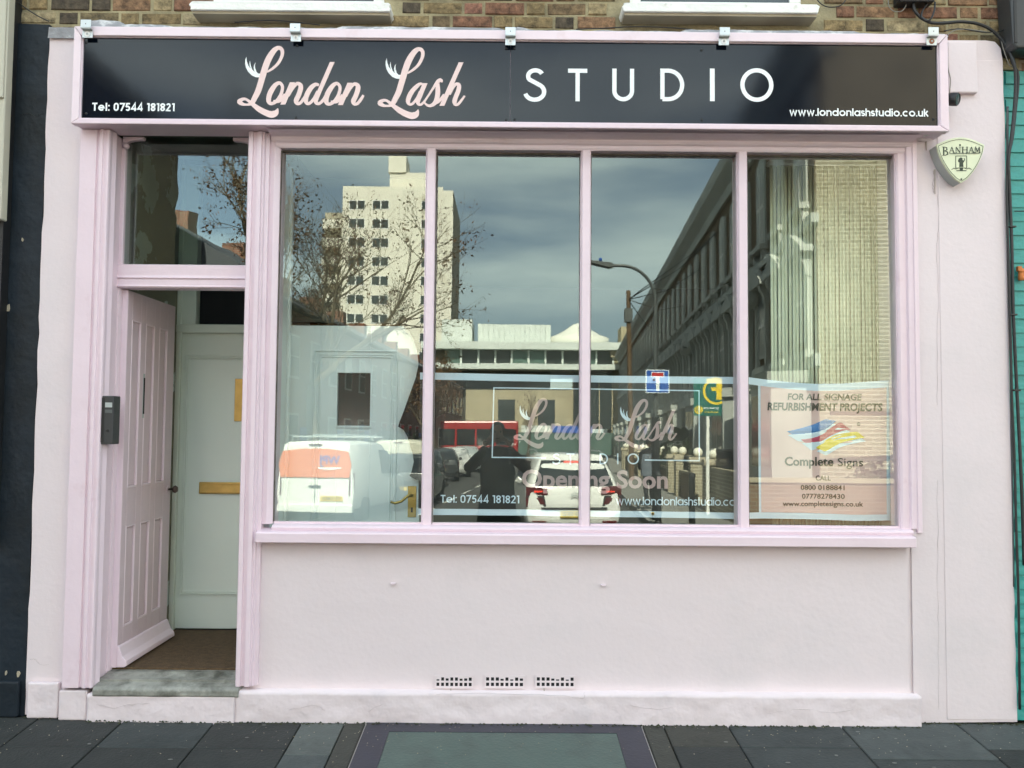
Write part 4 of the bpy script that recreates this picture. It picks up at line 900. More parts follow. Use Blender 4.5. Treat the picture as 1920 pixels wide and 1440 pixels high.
def ban_grid(u0, u1, f0_, f1_, nu, nv, lift, name, m):
    """f0_, f1_: functions of u giving the lower and upper height"""
    b = MB(); vs = []; fs = []
    for i in range(nu + 1):
        u = u0 + (u1 - u0) * i / nu; za, zb = f0_(u), f1_(u)
        for j in range(nv + 1): vs.append(ban(u, za + (zb - za) * j / nv, lift))
    for i in range(nu):
        for j in range(nv): a = i * (nv + 1) + j; fs.append((a, a + nv + 1, a + nv + 2, a + 1))
    b.add(vs, fs); return b.build(name, m, banner, smooth=True)
zT = lambda u: lerp_tab(bs_top, u); zB = lambda u: lerp_tab(bs_bot, u)
ban_grid(786, 1668, zB, zT, 90, 10, 0, 'sheet', M['banw'])
tsk = .0385; bsk = .034
ban_grid(786, 1422, lambda u: zB(u) + bsk, lambda u: zT(u) - tsk, 70, 8, .0015, 'black_field', M['banb'])
ban_grid(1426.5, 1661, lambda u: zB(u) + bsk, lambda u: zT(u) - tsk, 40, 8, .0015, 'pink_field', M['banp'])
def bpx(u, v, l): z = at(u, v, BY).z; return ban(u, z, .003 + l)
MBX = lambda u, v: (962.5 + (u - 444) * .7165, 746.5 + (v - 86.8) * .705 + (u - 444) * .0007)
logo(lambda u, v, l: bpx(*MBX(u, v), l), M['bantp'], M['banw'], banner)
g = Letters(bpx)
for pts in ([(1024, 858.5), (923, 857.5), (925, 727), (1311, 732.5), (1311.5, 864), (1209, 862.5)],):
    dense = []
    for (a, b_), (c, d_) in zip(pts, pts[1:]):
        n = max(2, int(abs(c - a) / 12)); dense += [(a + (c - a) * i / n, b_ + (d_ - b_) * i / n, 2.2) for i in range(n)]
    dense.append((*pts[-1], 2.2)); g.ribbon(dense)
g.build('logo_border', M['banw'], banner)
g = Letters(lambda x, z, l: (x, BY - .012 - l, z))
def cap_at(u, vb, vc, yy): zb = at(u, vb, yy).z; return zb, at(u, vc, yy).z - zb
yy = BY - .012
for ch, a, c in (('S', 1036, 1050), ('T', 1062, 1077), ('U', 1093, 1107), ('D', 1124, 1140), ('I', 1157, 1159.5), ('O', 1176.5, 1198)):
    zb, cap = cap_at(a, 870.5, 850, yy)
    if ch == 'I': g.poly([(ax(a, 860, yy), zb), (ax(c, 860, yy), zb), (ax(c, 860, yy), zb + cap), (ax(a, 860, yy), zb + cap)]); continue
    monoline(g, ch, ax(a, 860, yy), ax(c, 860, yy), zb, cap, w=.12)
g.build('letter', M['banw'], banner)
g = Letters(lambda x, z, l: (x, BY - .012 - l, z)); zb, cap = cap_at(900, 943, 928.5, yy); monoline(g, 'Tel: 07544 181821', ax(826, 935, yy), ax(974, 935, yy), zb, cap, w=.15, gap=.10); g.build('letter', M['banw'], banner)
g = Letters(lambda x, z, l: (x, BY - .012 - l, z)); zb, cap = cap_at(1268, 947.5, 932, yy); monoline(g, 'www.londonlashstudio.co.', ax(1155, 940, yy), ax(1382, 940, yy), zb, cap, w=.13, gap=.07); g.build('letter', M['banw'], banner)
zb, cap = cap_at(1115, 914, 881.5, yy)
text('Opening Soon', cap / .71, facing_south((ax(979, 900, yy) + ax(1253, 900, yy)) / 2, yy, zb), M['bantp'], 'opening_soon_words', banner, off=.0036, width=ax(1253, 900, yy) - ax(979, 900, yy))
def btxt(s_, u0_, u1_, vb, vc, off=0, shear=0, l=.030):
    yy = BY - l; um = (u0_ + u1_) / 2; zb, cap = cap_at(um, vb, vc, yy); x0_, x1_ = ax(u0_, (vb + vc) / 2, yy), ax(u1_, (vb + vc) / 2, yy)
    Mx = facing_south((x0_ + x1_) / 2, yy, zb); o = text(s_, cap / .72, Mx, M['ink'], 'printed_words', banner, off=off, shear=shear, width=x1_ - x0_)
    for v in o.data.vertices:
        wv = o.matrix_basis @ v.co if False else v.co
    return o
def drape(o, l=.004):
    """lay flat lettering onto the waving sheet"""
    off = wm(banner)
    for v in o.data.vertices:
        p = v.co; u = 956 + (p.x - 0) * 1566 / (BY - CAM.y); p.y = ban(u, p.z, l)[1]
    return o
for a in (('FOR ALL SIGNAGE', 1480, 1619, 749.5, 737.5, .0013, .12), ('REFURBISHMENT PROJECTS', 1441, 1656, 769.5, 755, .0019, .1), ('Complete', 1474, 1567, 873.5, 857, .0017, 0), ('Signs', 1575, 1622, 874.5, 858.5, .0002, 0), ('CALL', 1534, 1562, 901.5, 892, .0004, 0),
          ('0800 0188841', 1506, 1589, 919.5, 910, .0006, 0), ('07778278430', 1507, 1588, 936, 926.5, .0006, 0), ('www.completesigns.co.uk', 1470, 1622, 950, 940.5, .0006, 0)):
    drape(btxt(*a))
CP = lambda X, Y: (1380 + X / 4.5, 680 + Y / 4.5)
def swoosh(pts, m, lift, name, dxy=(0, 0)):
    g = Letters(lambda x, y, l: bpx(x, y, lift + l)); top_, bot_ = pts; n = 14
    T = catmull([CP(*p) for p in top_], 5); B_ = catmull([CP(*p) for p in bot_], 5)
    g.poly([(a + dxy[0], b_ + dxy[1]) for a, b_ in T + B_[::-1]]); return g.build(name, m, banner)
sw = {'blue': (([(430, 580), (540, 556), (640, 528), (720, 495), (762, 476), (800, 482), (850, 490)]), ([(430, 580), (480, 608), (525, 632), (600, 628), (690, 600), (780, 548), (850, 490)])),
      'mag': (([(548, 648), (640, 632), (730, 595), (810, 545), (880, 505), (925, 535), (968, 562)]), ([(548, 648), (595, 680), (640, 708), (720, 668), (810, 612), (890, 578), (968, 562)])),
      'yel': (([(678, 718), (760, 655), (840, 612), (930, 592), (1020, 583), (1055, 610), (1088, 632)]), ([(678, 718), (720, 735), (760, 748), (830, 705), (900, 672), (990, 650), (1088, 632)]))}
for k in sw: swoosh(sw[k], M['banw'], .0005, 'logo_shadow', (2, 7))
for k in sw: swoosh(sw[k], M[k], .0015, 'logo_stripe')
g = Letters(lambda x, y, l: bpx(x, y, .001 + l)); g.ribbon([(1610 + 2.6 * math.cos(a * .35), 795 + 3.4 * math.sin(a * .35), .7) for a in range(19)]); g.ribbon([(1611.4, 793.6, .6), (1610, 793, .6), (1608.8, 795, .6), (1610, 797, .6), (1611.4, 796.4, .6)]); g.build('copyright_mark', M['ink'], banner)
for u, v in ((1226, 712), (1224, 963)):
    p = at(u, v, BY); q = ban(u, p.z, .004); b = MB(); b.lathe([(.008, 0), (.009, -.002), (.005, -.003), (.005, 0)], q, 'y', 14); e = b.build('eyelet', M['brass'], banner); b = MB(); b.lathe([(.005, 0), (.001, -.0012)], (q[0], q[1] - .001, q[2]), 'y', 12); b.build('eyelet_hole', M['dark_sheet'], e)

# ------------------------------------------------------------------ things fixed to the front
# bell box
bx = thing('alarm_box', 'cream shield-shaped alarm bell box reading BANHAM on the right pier', 'alarm box', at(1800, 310, 0))
BYF = -.085
def shield(cx, cz, w_, h_, n=10):
    L_ = []
    for i in range(n + 1): t = i / n; L_.append((-w_ / 2 + w_ * t, h_ * (.36 + .16 * math.sin(PI * t))))
    for i in range(1, n + 1): t = i / n; L_.append((w_ / 2 * (1 - t ** 1.5) ** .75 if t < 1 else 0, h_ * .36 - h_ * .84 * t))
    for i in range(n - 1, 0, -1): t = i / n; L_.append((-w_ / 2 * (1 - t ** 1.5) ** .75, h_ * .36 - h_ * .84 * t))
    return [(cx + a, cz + c) for a, c in L_]
p0 = at(1801, 262, BYF); p1 = at(1803, 345, BYF); cx = p0.x; hh = (p0.z - p1.z) + .008; ww = ax(1847, 290, BYF) - ax(1757, 290, BYF)
cz = p0.z - hh * .465
b = MB(); b.prism(shield(cx, cz, ww * .97, hh * .985), BYF + .012, 0, 'y'); b.build('bell_body', M['bellgrey'], bx, bevel=.003, seg=2)
b = MB(); b.prism(shield(cx, cz, ww, hh), BYF, BYF + .014, 'y'); b.build('bell_cover', M['bell'], bx, bevel=.004, seg=2)
g = Letters(lambda x, z, l: (x, BYF - .0012 - l, z)); sh = shield(cx, cz - .001, ww * .93, hh * .91); g.ribbon([(*q, .0026) for q in sh + [sh[0]]], closed=True); g.build('border_line', M['bellink'], bx)
def bpt(u, v): q = at(u, v, BYF - .001); return q.x, q.z
def serif(g, strokes):
    for st in strokes:
        g.ribbon([(*bpt(u, v), w_ / 356) for u, v, w_ in st])
def serif_text(g):
    serif(g, [[(1769.5, 276, 2.6), (1769.5, 291, 2.6)], [(1766.5, 275.6, 1), (1771, 275.6, 1), (1775, 277, 1.8), (1775.4, 281, 2), (1771, 283, 1)], [(1771, 283, 1), (1776.5, 285, 2), (1777, 289, 2.2), (1772, 291.4, 1.2), (1766.5, 291.4, 1)]])
    x = 1781.5
    def A(x): serif(g, [[(x, 286.2, .9), (x + 4, 276, 1.2)], [(x + 4, 275.6, 1.4), (x + 8, 286.2, 1.8)], [(x + 1.6, 282.8, .8), (x + 6.4, 282.8, .8)], [(x - 1.2, 286.4, .8), (x + 1.4, 286.4, .8)], [(x + 6, 286.4, .8), (x + 9.6, 286.4, .8)]])
    A(1780.5)
    serif(g, [[(1792.5, 286.4, 1), (1792.5, 275.8, 1)], [(1792.5, 275.8, 1.8), (1800, 286.4, 1.9)], [(1800, 286.4, 1), (1800, 275.8, 1)], [(1790.6, 286.5, .8), (1794.4, 286.5, .8)], [(1798, 275.7, .8), (1802, 275.7, .8)]])
    serif(g, [[(1805, 275.8, 2), (1805, 286.6, 2)], [(1813, 275.8, 2), (1813, 286.6, 2)], [(1805, 281, .9), (1813, 281, .9)], [(1803, 275.8, .8), (1807, 275.8, .8)], [(1811, 275.8, .8), (1815, 275.8, .8)], [(1803, 286.6, .8), (1807, 286.6, .8)], [(1811, 286.6, .8), (1815, 286.6, .8)]])
    A(1817)
    serif(g, [[(1827.5, 286.4, 1), (1828.6, 275.4, 1)], [(1828.6, 275.4, 1.8), (1832.4, 285, 1.8)], [(1832.4, 285, 1), (1835.6, 275.4, 1)], [(1835.6, 275.4, 2), (1836.6, 286.4, 2)], [(1826, 286.5, .8), (1829.4, 286.5, .8)], [(1834.4, 286.5, .8), (1838.6, 286.5, .8)]])
    serif(g, [[(1779.5, 288.3, 1.1), (1837, 287.3, 1.1)]])
g = Letters(lambda x, z, l: (x, BYF - .0012 - l, z)); serif_text(g); g.build('name_lettering', M['bellink'], bx)
g = Letters(lambda x, z, l: (x, BYF - .0012 - l, z))
serif(g, [[(1792, 292.5, 1.2), (1812.5, 292.3, 1.2), (1812.5, 315, 1.2), (1792, 315, 1.2), (1792, 292.5, 1.2)]])
g.poly([bpt(*q) for q in [(1796, 302), (1798, 297), (1802, 295), (1805, 297), (1804.5, 300), (1807, 301), (1808, 298), (1806.5, 296.5), (1808.5, 296.5), (1809.5, 299.5), (1807.5, 303), (1806, 306), (1806.5, 313), (1798.5, 313), (1799, 305), (1797, 303.5)]])
serif(g, [[(1784, 318, .9), (1788, 315.5, 1.2), (1793, 317, .9), (1797, 314.5, 1.2)], [(1808, 314.5, 1.2), (1812, 317, .9), (1817, 315, 1.2), (1822, 318, .9)], [(1793, 320, 1.4), (1812, 320, 1.4)]])
g.poly([bpt(*q) for q in [(1799, 314), (1806, 314), (1805, 320), (1800, 320)]])
g.build('crest', M['bellink'], bx)
for u, v in ((1800, 272), (1802.5, 336)):
    q = at(u, v, BYF); MB().lathe([(.0055, 0), (.004, -.002), (.0005, -.002)], (q.x, BYF, q.z), 'y', 10).build('cover_screw', M['bellink'], bx)
# flood light at the sign end, sensor under the fascia
p = at(1786, 187, -.10)
fl = thing('spot_lamp', 'small black round lamp on the pier just right of the fascia end', 'lamp', tuple(p))
b = MB(); b.tube([(p.x - .035, -.03, p.z - .05), (p.x - .03, -.06, p.z - .02), (p.x - .015, -.09, p.z)], .012, 8); b.build('lamp_arm', M['black'], fl, smooth=True)
hd = MB(); hd.lathe([(.022, -.035), (.031, -.028), (.034, 0), (.034, .022), (.030, .026), (.026, .022), (.001, .020)], (0, 0, 0), 'z', 20); o = hd.build('lamp_head', M['black'], None, smooth=False); o.rotation_euler = (PI / 2 + .25, 0, .75); o.location = (p.x, -.105, p.z); bpy.context.view_layer.update(); place(o, fl)
lx = MB(); lx.lathe([(.026, .0225), (.001, .0235)], (0, 0, 0), 'z', 20); o = lx.build('lamp_lens', M['wglass'], None); o.rotation_euler = (PI / 2 + .25, 0, .75); o.location = (p.x, -.105, p.z); bpy.context.view_layer.update(); place(o, fl)
p = at(1733, 251, -.05); se = thing('door_sensor', 'small white round sensor under the right end of the fascia', 'sensor', tuple(p))
b = MB(); b.lathe([(.010, .03), (.017, -.01), (.020, -.02), (.012, -.026), (.007, -.022), (.001, -.018)], (p.x, -.05, p.z), 'y', 16); b.build('sensor_body', M['whitepl'], se, smooth=True)
b = MB(); b.lathe([(.006, 0), (.001, -.001)], (p.x, -.0735, p.z), 'y', 10); b.build('sensor_eye', M['black'], se)
p = [at(u, v, -.012) for u, v in ((1703, 255), (1718, 258), (1728, 262), (1742, 261), (1750, 256), (1764, 254), (1770, 247))]
b = MB(); b.tube(p, [.006, .009, .012, .010, .006, .004, .003], 8); b.build('filler_bead', M['wall'], shop, smooth=True)
# intercom
p0 = at(187, 742, -.045); p1 = at(211, 833, -.045)
ic = thing('intercom', 'dark grey door entry panel on the reveal left of the open door', 'intercom', tuple(p0))
b = MB(); b.box(p0.x, p1.x, -.045, .03, p1.z, p0.z); b.build('intercom_body', M['dkbox'], ic, bevel=.004, seg=2)
b = MB(); b.box(p0.x + .030, p1.x - .008, -.0465, -.04, p0.z - .06, p0.z - .035); b.build('name_window', M['bellgrey'], ic)
b = MB(); b.box(p0.x + .030, p1.x - .008, -.0465, -.04, p0.z - .09, p0.z - .072); b.build('call_button', M['lampg'], ic, bevel=.001)
b = MB(); b.box(p0.x + .012, p0.x + .026, -.047, -.044, p1.z + .01, p0.z - .01); b.build('side_trim', M['black'], ic)
b = MB(); b.lathe([(.008, 0), (.007, -.002), (.001, -.002)], (p0.x + .045, -.045, p1.z + .07), 'y', 12); b.build('speaker_hole', M['black'], ic)

# ------------------------------------------------------------------ neighbours
left = thing('dark_neighbour_shop', 'dark slate painted pier of the neighbouring shop on the left, chipped', 'building')
b = MB(); b.prism([(-2.9, 0), (-2.9, az(42, 60))] + [(wl - .004 - .002 * random.random() * (i % 2), az(45, 60) - i * .12) for i in range(30)] + [(wl - .006, 0)], .004, .4, 'y'); b.build('painted_pier', M['navy'], left)
b = MB(); b.box(-2.75, wl - .008 - .018, -.022, .01, 0, az(1278, 60, -.02)); b.box(-2.9, -2.75, -.022, .01, 0, az(1278, 60, -.02)); b.build('plinth', M['navy'], left, bevel=.01, seg=2)
b = MB(); b.box(-9, -2.86, .05, .4, 0, H_TOP); b.box(-9, -2.86, .4, 4, 0, H_TOP); b.build('upper_wall', M['lbrick'], left)
b = MB(); b.box(-2.86, ax(13, 300, -.05), -.06, .3, 0.9, 3.9); b.build('frame_board', M['black'], left)
b = MB(); b.box(-3.2, ax(11, 200, -.09), -.10, -.04, az(412, 8, -.09), az(-20, 8, -.09)); b.build('cream_board', M['cream'], left, bevel=.005)
b = MB(); b.box(-3.2, ax(13, 100, -.09), -.115, -.09, az(186, 8, -.09), az(-20, 8, -.09)); b.build('cream_cover_board', M['cream'], left, bevel=.004)
for u, v, r in ((41, 449, .010), (14, 578, .020), (33, 1263, .016), (10, 1262, .012)):
    q = at(u, v, -.004 if v < 1200 else -.004); b = MB(); b.prism([(q.x + r * .7 * math.cos(k * 1.05) * (.5 + .6 * random.random()), q.z + r * 1.3 * math.sin(k * 1.05) * (.5 + .6 * random.random())) for k in range(6)], -.001, .006, 'y'); b.build('paint_chip', M['stone'], left)
right = thing('teal_neighbour_wall', 'teal painted brick wall at the far right beyond the black cables', 'building')
b = MB(); b.box(wr + .004, 3.4, .055, .3, 0, az(125, 1910)); b.build('wall', M['teal'], right)
b = MB(); b.box(wr + .02, 9, .30, 4, 0, H_TOP); b.box(3.4, 9, .05, .3, 0, H_TOP); b.box(wr + .1, 3.4, .05, .3, az(125, 1910), H_TOP); b.build('upper_wall', M['lbrick'], right)
tb = MB(); tb.box(-.106, .106, 0, .05, -.0325, .0325); tb2 = MB(); tb2.box(-.05, .05, 0, .05, -.0325, .0325)
tm = []
for q in (tb, tb2): me = bpy.data.meshes.new('brick'); me.from_pydata(q.v, [], q.f); me.materials.append(M['teal']); tm.append(me)
z = .035; r_ = 0
while z < az(128, 1910):
    x = wr + .01 + (.0 if r_ % 2 else -.07)
    for k in range(2):
        Lk = (.212, .10)[(k + r_) % 2]; o = bpy.data.objects.new('brick', tm[(k + r_) % 2]); C.objects.link(o); o.location = (x + Lk / 2 + .03, .047 + random.uniform(-.003, .003), z); o.rotation_euler = (0, 0, random.uniform(-.01, .01)); o.parent = right; x += Lk + .012
        bv = None
    z += .0755; r_ += 1
p = at(1913, 516, .03); oc = thing('orange_fitting', 'small orange plastic fitting on the teal wall at the right edge', 'fitting', tuple(p))
b = MB(); b.lathe([(.014, -.03), (.017, -.02), (.015, .01), (.018, .018), (.010, .035)], (p.x, .02, p.z), 'z', 10); b.build('plug_body', M['orange'], oc); b = MB(); b.box(p.x - .022, p.x - .002, .01, .03, p.z + .02, p.z + .045); b.build('plug_flap', M['orange'], oc)
# grey box high at the right edge
p = at(1893, 92, -.09); gb = thing('meter_box', 'dark grey cabinet high on the wall at the top right corner', 'box', (p.x + .1, -.09, p.z + .2))
b = MB(); b.prism([(p.x + .015, p.z + .03), (p.x + .03, p.z), (p.x + .5, p.z), (p.x + .5, p.z + .55), (p.x + .01, p.z + .55), (p.x + .0, p.z + .40)], -.10, .03, 'y'); b.build('cabinet', M['dkbox'], gb, bevel=.015, seg=3)
b = MB(); b.box(p.x + .02, p.x + .034, -.104, -.098, p.z + .03, p.z + .54); b.build('cabinet_seam', M['black'], gb)
p0, p1 = at(1683, -40, -.03), at(1750, 6, -.03); jb = thing('junction_box', 'black cable junction box on the brickwork, cut by the top edge', 'box', (p0.x, -.03, p1.z))
b = MB(); b.box(p0.x, p1.x, -.05, .03, p1.z, p1.z + .20); b.build('box_body', M['black'], jb, bevel=.008, seg=2)
def cable(label, pts, r, m=M['black'], y=-.02, cat='cable', g='black cables on the wall at the right'):
    P_ = []
    for q in catmull([tuple(at(q[0], q[1], q[2] if len(q) > 2 else y)) for q in pts], 5): P_.append(q)
    b = MB(); b.tube(P_, r, 7); o = b.build('cable', m, None, smooth=True); tag(o, label, cat, g); return o
cable('thick black cable sweeping from the junction box along the brickwork and down the edge', [(1712, 5), (1715, 20), (1728, 34), (1748, 43), (1775, 43), (1800, 41), (1830, 44), (1855, 54), (1876, 72), (1890, 92, -.03), (1901, 118, -.05), (1904, 150, -.04), (1902, 200, -.03), (1896, 260, -.03), (1891, 300, -.03), (1893, 360), (1897, 460), (1899, 560), (1902, 640), (1908, 760), (1913, 860), (1917, 960), (1920, 1060)], .0085)
cable('second black cable running beside the thick one down the pink edge', [(1741, 4), (1730, 20), (1728, 32, -.035), (1737, 39, -.035), (1746, 34, -.035), (1752, 18, -.035), (1753, 4)], .005)
cable('long black cable dropping straight down between pink pier and teal wall', [(1894, 60), (1893, 90, -.03), (1898, 118, -.03), (1908, 135), (1909, 160), (1904, 210), (1898, 262), (1889, 300), (1888, 380), (1891, 480), (1893, 560), (1895, 640), (1897, 740), (1902, 860), (1905, 980), (1909, 1100), (1911, 1220), (1912, 1330)], .0065)
cable('black cable looping from the brickwork to the cabinet, thinnest of the sweep', [(1770, 58), (1800, 54), (1840, 60), (1870, 60), (1886, 56), (1893, 70)], .0032)
cable('pale old wire arching over the sign corner to the cabinet', [(1775, 76), (1777, 66), (1790, 57), (1815, 55), (1850, 60), (1872, 66), (1884, 100), (1893, 122), (1900, 126)], .0026, M['cable'])
cable('pale wire hanging in a loop under the junction box', [(1665, -4), (1667, 12), (1676, 21), (1690, 21), (1698, 12), (1699, 4)], .0022, M['cable'])
cable('thin black wire looping down from the top edge right of the second sill', [(1530, -4), (1538, 6), (1552, 13), (1572, 12), (1583, 4), (1586, -4)], .003)
cable('thin grey wire hanging down the end of the fascia to the lamp', [(1775, 72, -.06), (1776, 100, -.06), (1778, 130, -.06), (1782, 150, -.06), (1780, 176, -.06), (1777, 186, -.06)], .0028, M['cable'])
cable('thin black wire slanting across the bricks to the top left corner', [(22, -4, .0), (52, 18, .0), (75, 32, .0), (92, 40, .0)], .0032)
cable('thin black wire sagging over the fillet below the left sill', [(440, 42, -.05), (500, 38, -.055), (540, 40, -.05), (600, 47, -.05)], .0030)
cable('thin black wire along the fillet below the right sill', [(1080, 55, -.06), (1130, 53, -.055), (1190, 50, -.05), (1260, 52, -.05), (1300, 56, -.05)], .0030)
cable('grey conduit strip hugging the edge of the pink pier', [(1889, 200, .0), (1889, 340, .0), (1890, 470, .0), (1894, 640, .0), (1896, 700, .0), (1897, 900, .0), (1900, 1100, .0)], .006, M['lampg'])
for v, u in ((425, 1898), (590, 1900), (732, 1906)):
    q = at(u, v, -.025); b = MB(); b.box(q.x - .018, q.x + .018, -.034, -.012, q.z - .004, q.z + .004); o = b.build('cable_clip', M['black'], None, bevel=.001); tag(o, {425: 'upper black clip holding the cables, beside the alarm box level', 590: 'middle black clip holding the cables above window mid height', 732: 'lower black clip holding the cables near the banner level'}[v], 'clip', 'clips on the black cables')
q = [at(u, v, .02) for u, v in ((1902, 396), (1920, 396), (1940, 397))]; b = MB(); b.tube(q, .003, 6); tag(b.build('cable', M['black']), 'short black wire crossing the teal wall at the right edge', 'cable', 'black cables on the wall at the right')

# ------------------------------------------------------------------ pavement light and litter
gl = thing('pavement_light', 'green glass pavement light in a dark frame set before the shop', 'pavement light', (0, -.5, -.03))
def sloped(b, x0, x1, y0, y1, lift, th=.03):
    za, zb = pz(y0) + lift, pz(y1) + lift
    b.add([(x0, y0, za), (x1, y0, za), (x1, y1, zb), (x0, y1, zb), (x0, y0, za - th), (x1, y0, za - th), (x1, y1, zb - th), (x0, y1, zb - th)], [(0, 3, 2, 1), (0, 1, 5, 4), (1, 2, 6, 5), (2, 3, 7, 6), (3, 0, 4, 7)])
b = MB(); sloped(b, -.715, -.588, -.002, -.93, .003); sloped(b, .548, .682, -.002, -.93, .003); sloped(b, -.588, .548, -.002, -.152, .0031); sloped(b, -.588, .548, -.90, -.93, .0031); b.build('dark_surround', M['granite'], gl)
b = MB(); sloped(b, -.587, .547, -.153, -.899, .0015); b.build('glass_panel', M['frosted'], gl)
b = MB(); sloped(b, -.719, -.7155, -.002, -.93, .0045); b.build('metal_edge', M['metal'], gl); b = MB(); sloped(b, .6825, .686, -.002, -.93, .0045); b.build('metal_edge', M['metal'], gl)
def on_pave(u, v):
    d = f0 + cr * ((u - 960) / FPX) + cu * ((720 - v) / FPX); t = (.07 * CAM.y - CAM.z) / (d.z - .07 * d.y); return CAM + d * t
p = on_pave(1252, 1357); b = MB(); b.tube([(p.x - .018, p.y, p.z + .006), (p.x + .004, p.y + .001, p.z + .006)], .004, 8, 0); b.tube([(p.x + .004, p.y + .001, p.z + .006), (p.x + .018, p.y + .002, p.z + .006)], .0041, 8, 1); tag(b.build('cigarette_end', [M['orange'], M['whitepl']]), 'orange cigarette end on the pavement right of the glass panel', 'litter')
p = on_pave(1386, 1361); b = MB(); b.add([(p.x - .02, p.y, p.z + .004), (p.x, p.y - .008, p.z + .006), (p.x + .022, p.y + .001, p.z + .010), (p.x, p.y + .012, p.z + .008)], [(0, 1, 2, 3)]); o = b.build('leaf', M['bellgrey']); o.modifiers.new('s', 'SOLIDIFY').thickness = .0008; tag(o, 'curled pale leaf on the pavement below the plinth', 'leaf')
b = MB(); rr = random.Random(5)
for i in range(420):
    x, y = rr.uniform(-2.7, 2.8), -abs(rr.gauss(0, .22)); 
    if y < -.8: continue
    z = pz(y) + .005; s_ = rr.uniform(.001, .0042) * (1 if y < -.05 else .9); a = rr.uniform(0, PI)
    b.add([(x + s_ * math.cos(a + k * 2.1), y + s_ * .8 * math.sin(a + k * 2.1), z) for k in range(3)] + [(x, y, z + s_ * .8)], [(0, 1, 3), (1, 2, 3), (2, 0, 3)])
b.build('grit', M['stone'], None, kind='stuff'); bpy.data.objects['grit']['label'] = 'grit and crumbs of plaster on the paving at the foot of the wall'; bpy.data.objects['grit']['category'] = 'grit'

# wear: hairline cracks, drips, gum
M['crack'] = mat('crack_dark', (.44, .38, .385), .9); M['stain'] = mat('rust_drip', (.46, .40, .36), .8)
def crack(pts, y, r_=.0007, m='crack', name='hairline_crack'):
    q = [at(u + random.uniform(-1.2, 1.2), v + random.uniform(-.9, .9), y) for (u, v) in catmull([tuple(p) for p in pts], 5)]
    b = MB(); b.tube([tuple(p) for p in q], [r_ * random.uniform(.4, 1.3) for _ in q], 4); return b.build(name, M[m], shop)
for pts, y in (([(818, 1302), (900, 1300), (985, 1302), (1060, 1305), (1092, 1310), (1096, 1298)], -.052), ([(482, 1332), (520, 1326), (545, 1330), (590, 1322), (608, 1332)], -.052), ([(690, 1335), (712, 1322), (730, 1318)], -.052), ([(1180, 1322), (1230, 1330), (1262, 1326)], -.053), ([(1440, 1338), (1500, 1330), (1560, 1336), (1600, 1330)], -.053), ([(180, 1320), (215, 1328), (240, 1322), (280, 1318)], -.058),
               ([(56, 1236), (66, 1236), (75, 1246), (92, 1246)], -.001), ([(1757, 365), (1760, 420), (1756, 470), (1759, 560), (1757, 640), (1758, 760)], -.001), ([(1757, 900), (1759, 1000), (1758, 1100), (1760, 1200), (1759, 1330)], -.001)):
    crack(pts, y)
crack([(1750, 320), (1751, 335), (1749, 350), (1751, 362)], -.005, .0016); crack([(38, 216), (55, 212), (66, 218), (80, 213)], .003, .0012, 'black')
for u, v, L_ in ((1752, 318, 46), (1736, 262, 20), (845, 1290, 16), (1020, 1291, 12)):
    p = at(u, v, -.0015); q = at(u + 1, v + L_, -.0015); b = MB(); b.prism([(p.x - .004, p.z), (p.x + .004, p.z), (q.x + .0012, q.z), (q.x - .0012, q.z)], -.0055 if u > 1700 else -.0030, .003, 'y'); b.build('drip_mark', M['stain'], shop)
b = MB(); rr = random.Random(12)
for i in range(34):
    x, y = rr.uniform(-2.7, 2.9), rr.uniform(-.6, -.06)
    if -.75 < x < .71 and rr.random() < .8: continue
    z = pz(y) + .0035; s1, s2, a0 = rr.uniform(.005, .013), rr.uniform(.004, .009), rr.uniform(0, 3)
    o_ = len(b.v); b.add([(x + s1 * math.cos(a0 + k * .785) * rr.uniform(.8, 1.1), y + s2 * math.sin(a0 + k * .785), z + .07 * s2 * math.sin(a0 + k * .785)) for k in range(8)] + [(x, y, z + .001)], [(k, (k + 1) % 8, 8) for k in range(8)])
o = b.build('gum_spots', mat('old_gum', (.16, .16, .145), .8), None, kind='stuff'); o['label'] = 'flattened grey chewing gum spots trodden into the paving'; o['category'] = 'litter'
b = MB()
for i in range(520):
    x = rr.uniform(-2.5, 2.7); y = -.058 - abs(rr.gauss(0, .012)); 
    if x > PX1 or x < PX0: y += .05
    z = pz(y) + .004; s_ = rr.uniform(.003, .010); b.add([(x - s_, y, z), (x + s_, y - .002, z), (x + s_ * .4, y - .006, z + .001), (x, y, z + s_ * .8)], [(0, 1, 3), (1, 2, 3), (2, 0, 3)])
o = b.build('moss_line', mat('moss_dirt', (.035, .04, .018), .95, var=.5, vscale=30), None, kind='stuff'); o['label'] = 'dark moss and grit along the foot of the painted wall'; o['category'] = 'moss'

# ------------------------------------------------------------------ the street behind the viewer, mirrored in the panes
def frame_box(b, x0, x1, z0, z1, y0, y1, t):
    b.box(x0, x0 + t, y0, y1, z0, z1); b.box(x1 - t, x1, y0, y1, z0, z1); b.box(x0 + t, x1 - t, y0, y1, z0, z0 + t); b.box(x0 + t, x1 - t, y0, y1, z1 - t, z1)

